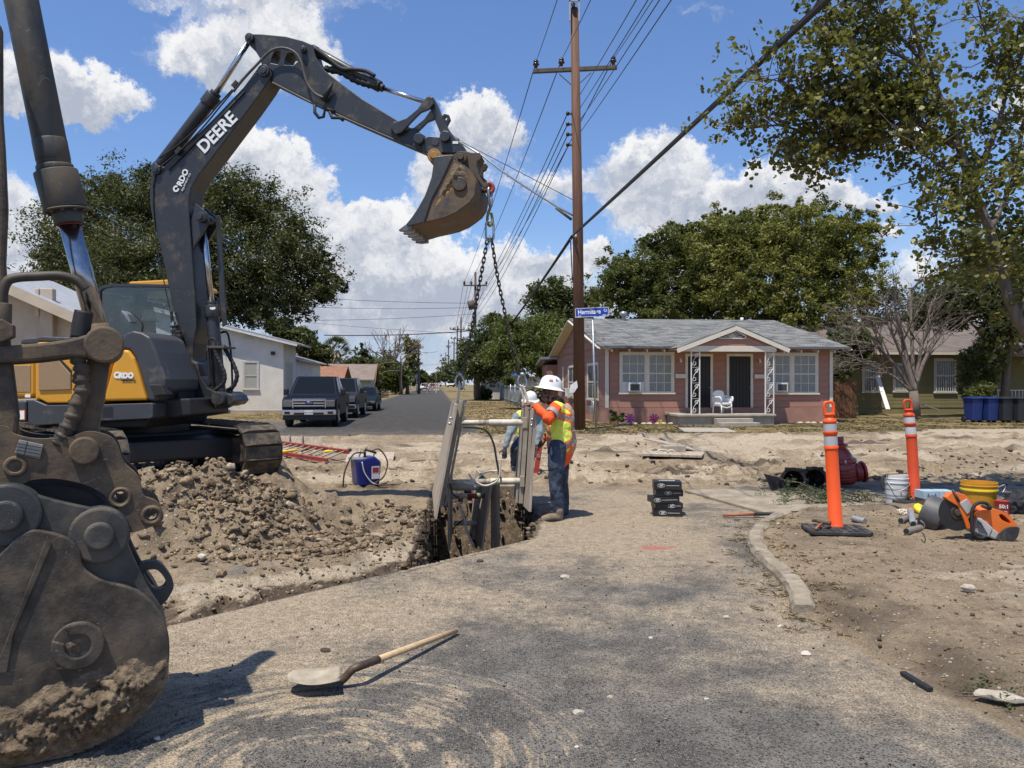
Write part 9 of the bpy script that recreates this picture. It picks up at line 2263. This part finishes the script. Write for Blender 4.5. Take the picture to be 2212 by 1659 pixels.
# single stones one can point at
stm = mat('limestone', (.42, .37, .29), .9, 0, .25, 12, .008, 40); stw = mat('white_stone', (.52, .47, .39), .9, 0, .15, 12, .006, 40); std = mat('dark_clod', (.065, .05, .038), .95, 0, .35, 14, .012, 40)
z6 = lambda x, y: (1105.9 + .5 * x, 1123.2 + .5 * y)
for k, (px, py, r, m_, lb) in enumerate(((*z6(285, 838), .032, stm, 'largest pale stone standing in the middle of the near asphalt'), (*z6(425, 768), .017, stm, 'small tan stone just up and right of the largest pale stone'), (*z6(600, 511), .016, stw, 'small white stone on the road halfway to the kerb'), (*z6(1160, 462), .022, stw, 'pale stone just below the broken kerb end'), (*z6(1270, 584), .034, stw, 'bright white stone below the end of the kerb'),
  (*z6(925, 424), .028, stm, 'tan stone on the road left of the kerb end'), (*z6(1970, 300), .055, stm, 'rounded pale stone on the dirt verge below the saw'), (*z6(280, 984), .014, stw, 'small white stone near the bottom edge below the largest stone'), (*z6(840, 776), .013, stw, 'tiny white stone on the asphalt right of the tan dust patch'), (*z6(1745, 710), .016, stw, 'small white stone beside the dark flat bar on the verge'),
  (340, 1597, .017, stw, 'small pale pebble below the near excavator bucket'), (703, 1407, .032, std, 'dark clod on the road above the shovel blade'), (437, 1203, .04, stw, 'white stone in front of the spoil heap'), (1220, 1250, .05, MATS['cutter_steel'] if False else stm, 'flat pale stone on the dusty road in front of the worker'), (1037, 1214, .035, std, 'dark flat clod on the road edge below the trench'), (2193, 950, .09, std, 'dark clod on the pale drive in front of the wheeled bins'))):
 p = AG(px, py); b_, f_ = rock_bases(1, 3, 200 + k, .3)[0]
 me = bpy.data.meshes.new('stone'); me.from_pydata((b_ * np.array([1.15, .9, .8]) * r).tolist(), [], f_.tolist()); me.materials.append(m_); o = link('stone', me); o.location = p + V((0, 0, r * .2)); tag(o, lb, 'stone')
b_, f_ = rock_bases(1, 3, 260, .3)[0]; me = bpy.data.meshes.new('stone'); me.from_pydata((b_ * np.array([.15, .055, .04])).tolist(), [], f_.tolist()); me.materials.append(stm); o = link('stone', me); o.location = AG(*z6(2120, 790)) + V((0, 0, .03)); o.rotation_euler = (0, 0, -.5); tag(o, 'long white rock among green weeds at the lower right', 'stone')
p = AG(*z6(1797, 745)); o = MB().box((0, 0, .01), (.035, .24, .02)).build('flat_bar', decal_dk, None, bev=.003); o.location = p + V((0, .12, .006)); o.rotation_euler = (0, 0, .12); tag(o, 'short dark flat bar lying on the dirt verge', 'metal bar')
# kerb: worn concrete lengths with a broken end
kc = mat('kerb_concrete', (.30, .25, .18), .9, 0, .25, 6, .012, 26, dirt=.5, dcol=(.17, .13, .095), dscale=4)
KP = [p.xy for p in smooth_pts([(a, b, 0) for a, b in KERB], 5)]; bounds = [0, 11, 20, 27, len(KP) - 1]
kerb = thing('kerb', 'worn curved concrete kerb with a broken near end', 'kerb', (2.4, 7, 0)); kerb['kind'] = 'structure'; del kerb['category']; del kerb['label']
rg = random.Random(9)
for a, b in zip(bounds[:-1], bounds[1:]):
 L = [V((q[0], q[1], 0)) for q in KP[a:b + 1]]; vs = []; fs = []; n = len(L)
 if b < len(KP) - 1: L[-1] = L[-1].lerp(L[-2], .06)
 for i, q in enumerate(L):
  t_ = (L[min(n - 1, i + 1)] - L[max(0, i - 1)]).normalized(); s_ = V((-t_.y, t_.x, 0)); j = lambda s: rg.uniform(-s, s)
  for off_, z in ((-.075, -.05), (-.07 + j(.008), .045), (-.05 + j(.01), .085 + j(.012)), (.055 + j(.012), .095 + j(.008)), (.085 + j(.01), .07), (.09, -.05)): vs.append(q + s_ * off_ + V((0, 0, z)))
 for i in range(n - 1):
  for k in range(6): k2 = (k + 1) % 6; fs.append((i * 6 + k, i * 6 + k2, (i + 1) * 6 + k2, (i + 1) * 6 + k))
 fs += [tuple(range(6)), tuple(range(n * 6 - 6, n * 6))]
 MB().add(vs, fs).build('kerb_stone', kc, kerb, world=True)
# dry grass
def blades(name, P, hgt, m, seed, lean=.5, w=.0035, per=6, fl=1.0):
 r = np.random.default_rng(seed); n = len(P) * per; p = np.repeat(P, per, 0) + np.column_stack([r.normal(size=(n, 2)) * hgt * .35, np.zeros(n)])
 a = r.random(n) * 2 * PI; h = hgt * (.4 + r.random(n) * .9); d = np.column_stack([np.cos(a), np.sin(a), np.zeros(n)]); s = np.column_stack([-np.sin(a), np.cos(a), np.zeros(n)]) * w * (1 + r.random(n))[:, None]
 ln = (lean * (.3 + r.random(n)))[:, None]; mid = p + d * ln * h[:, None] * .45 + np.array([0, 0, 1]) * (h * .6 * fl)[:, None]; tip = p + d * ln * h[:, None] * 1.3 + np.array([0, 0, 1]) * (h * fl * (.95 - ln[:, 0] * .35))[:, None]
 v = np.stack([p - s, p + s, mid + s * .7, tip, mid - s * .7], 1).reshape(-1, 3); me = bpy.data.meshes.new(name)
 me.vertices.add(len(v)); me.vertices.foreach_set('co', v.ravel().astype(np.float32)); me.loops.add(n * 5); me.loops.foreach_set('vertex_index', np.arange(n * 5, dtype=np.int32)); me.polygons.add(n); me.polygons.foreach_set('loop_start', np.arange(0, n * 5, 5, dtype=np.int32)); me.update(calc_edges=True)
 at = me.attributes.new('tone', 'FLOAT', 'POINT'); at.data.foreach_set('value', np.repeat(r.random(n), 5).astype(np.float32)); me.materials.append(m); return link(name, me, kind='stuff')
straw = mat('straw', (.36, .275, .155), .9, 0, .35, 25)
lawn = mat('lawn_blade', (.235, .18, .085), .9, 0, .4, 3, c2=(.12, .115, .045), cscale=5)
KA = np.array(KERB)
P = ground_pts(260, lambda n: KA[nr.integers(2, len(KA), n)] + nr.normal(size=(n, 2)) * np.array([.16, .3])); blades('dry_grass', P, .05, straw, 1, .9, .0012, 7, .4)
P = ground_pts(620, lambda n: np.column_stack([nr.uniform(2.1, 7, n), nr.uniform(3.3, 9.6, n)]), lambda x, y: inside(x, y, [tuple(p) for p in KERB[::-1]] + [(9, 10.6), (9, 2), (2.4, 3.6)]) & (fbm(x, y, 1.3, 4, .6, 131) > .48)); blades('dry_grass', P, .028, straw, 2, 1.0, .0011, 6, .42)
P = ground_pts(7500, lambda n: np.column_stack([nr.uniform(-1.5, 30, n), nr.uniform(24.6, 36, n)]), lambda x, y: (fbm(x, y, .9, 4, .6, 71) > .4) & (zones(x, y)[1] > .4) & ~((x > 3.6) & (y > 31.5 + .1 * x) & (x < 14))); blades('lawn_grass', P, .075, lawn, 3, .8, .006, 6, .45)
P = ground_pts(5000, lambda n: np.column_stack([nr.uniform(-14, 3, n), nr.uniform(25, 70, n)]), lambda x, y: (zones(x, y)[1] > .5)); blades('verge_grass', P, .09, straw, 4, .8, .009, 6, .45)
# weeds and the fallen branch
t = thing('weed', 'low green weed patch around the long white rock', 'plant', AG(*z6(2060, 770)))
leaves_mesh('leaves', [(V((x, y, .01)), (.14, .08, .022), 1) for x, y in ((-.1, .05), (.06, .1), (.2, .0), (.12, -.1), (.3, -.08), (.36, .06))], 700, .013, leafmat('weed_leaf', (.05, .06, .025), (.13, .14, .06), None, .2), 91, parent=t, cs=.4); MB().tube([V((-.15, .05, .01)), V((.1, 0, .02)), V((.35, 0, .01))], .004, 5).build('stem', bark, t)
fb = AG(1830, 1085); t = thing('fallen_branch', 'fallen feathery green branch lying around the bright orange post', 'branch', fb); mb = MB(); rg = random.Random(8); CC = []
for k in range(22):
 s = V((rg.uniform(-.9, .9), rg.uniform(-.5, .6), .05)); d = V((rg.gauss(0, 1), rg.gauss(0, .6), rg.uniform(0, .5))).normalized(); e = s + d * rg.uniform(.25, .6); mb.tube([s, s.lerp(e, .5) + V((0, 0, .05)), e], [.009, .006, .003], 5); CC += [s.lerp(e, .4), s.lerp(e, .7), e]
mb.build('twigs', barkp, t); leaves_mesh('leaves', [(c, (.1, .08, .05), 1) for c in CC], 3600, .018, leafmat('branch_leaf', (.035, .05, .022), (.11, .135, .07), None, .25), 92, parent=t, cs=.5)
# slab and digging bar by the black boxes
sl = MB().prism([tuple((AG(*q) - AG(1570, 1080)).xy) for q in ((1478, 1064), (1556, 1060), (1790, 1075), (1860, 1100), (1652, 1112))], .0, .035, axis='z').build('concrete_slab', mat('dusty_slab', (.30, .25, .18), .9, 0, .2, 5, .004, 40, dirt=.5, dcol=(.2, .155, .11), dscale=3), None, bev=.006); sl.location = AG(1570, 1080); tag(sl, 'flat pale concrete slab left lying right of the black boxes', 'slab')
a, b = AG(1562, 1113, .03), AG(1770, 1106, .04); t = thing('digging_bar', 'long bar with wooden end lying along the concrete slab', 'tool', a); MB().cyl((0, 0, 0), (b - a) * .33, .018, 10).build('handle', MATS['brown_handle'], t); MB().cyl((b - a) * .32, b - a, .022, 10).build('bar', decal_dk, t)
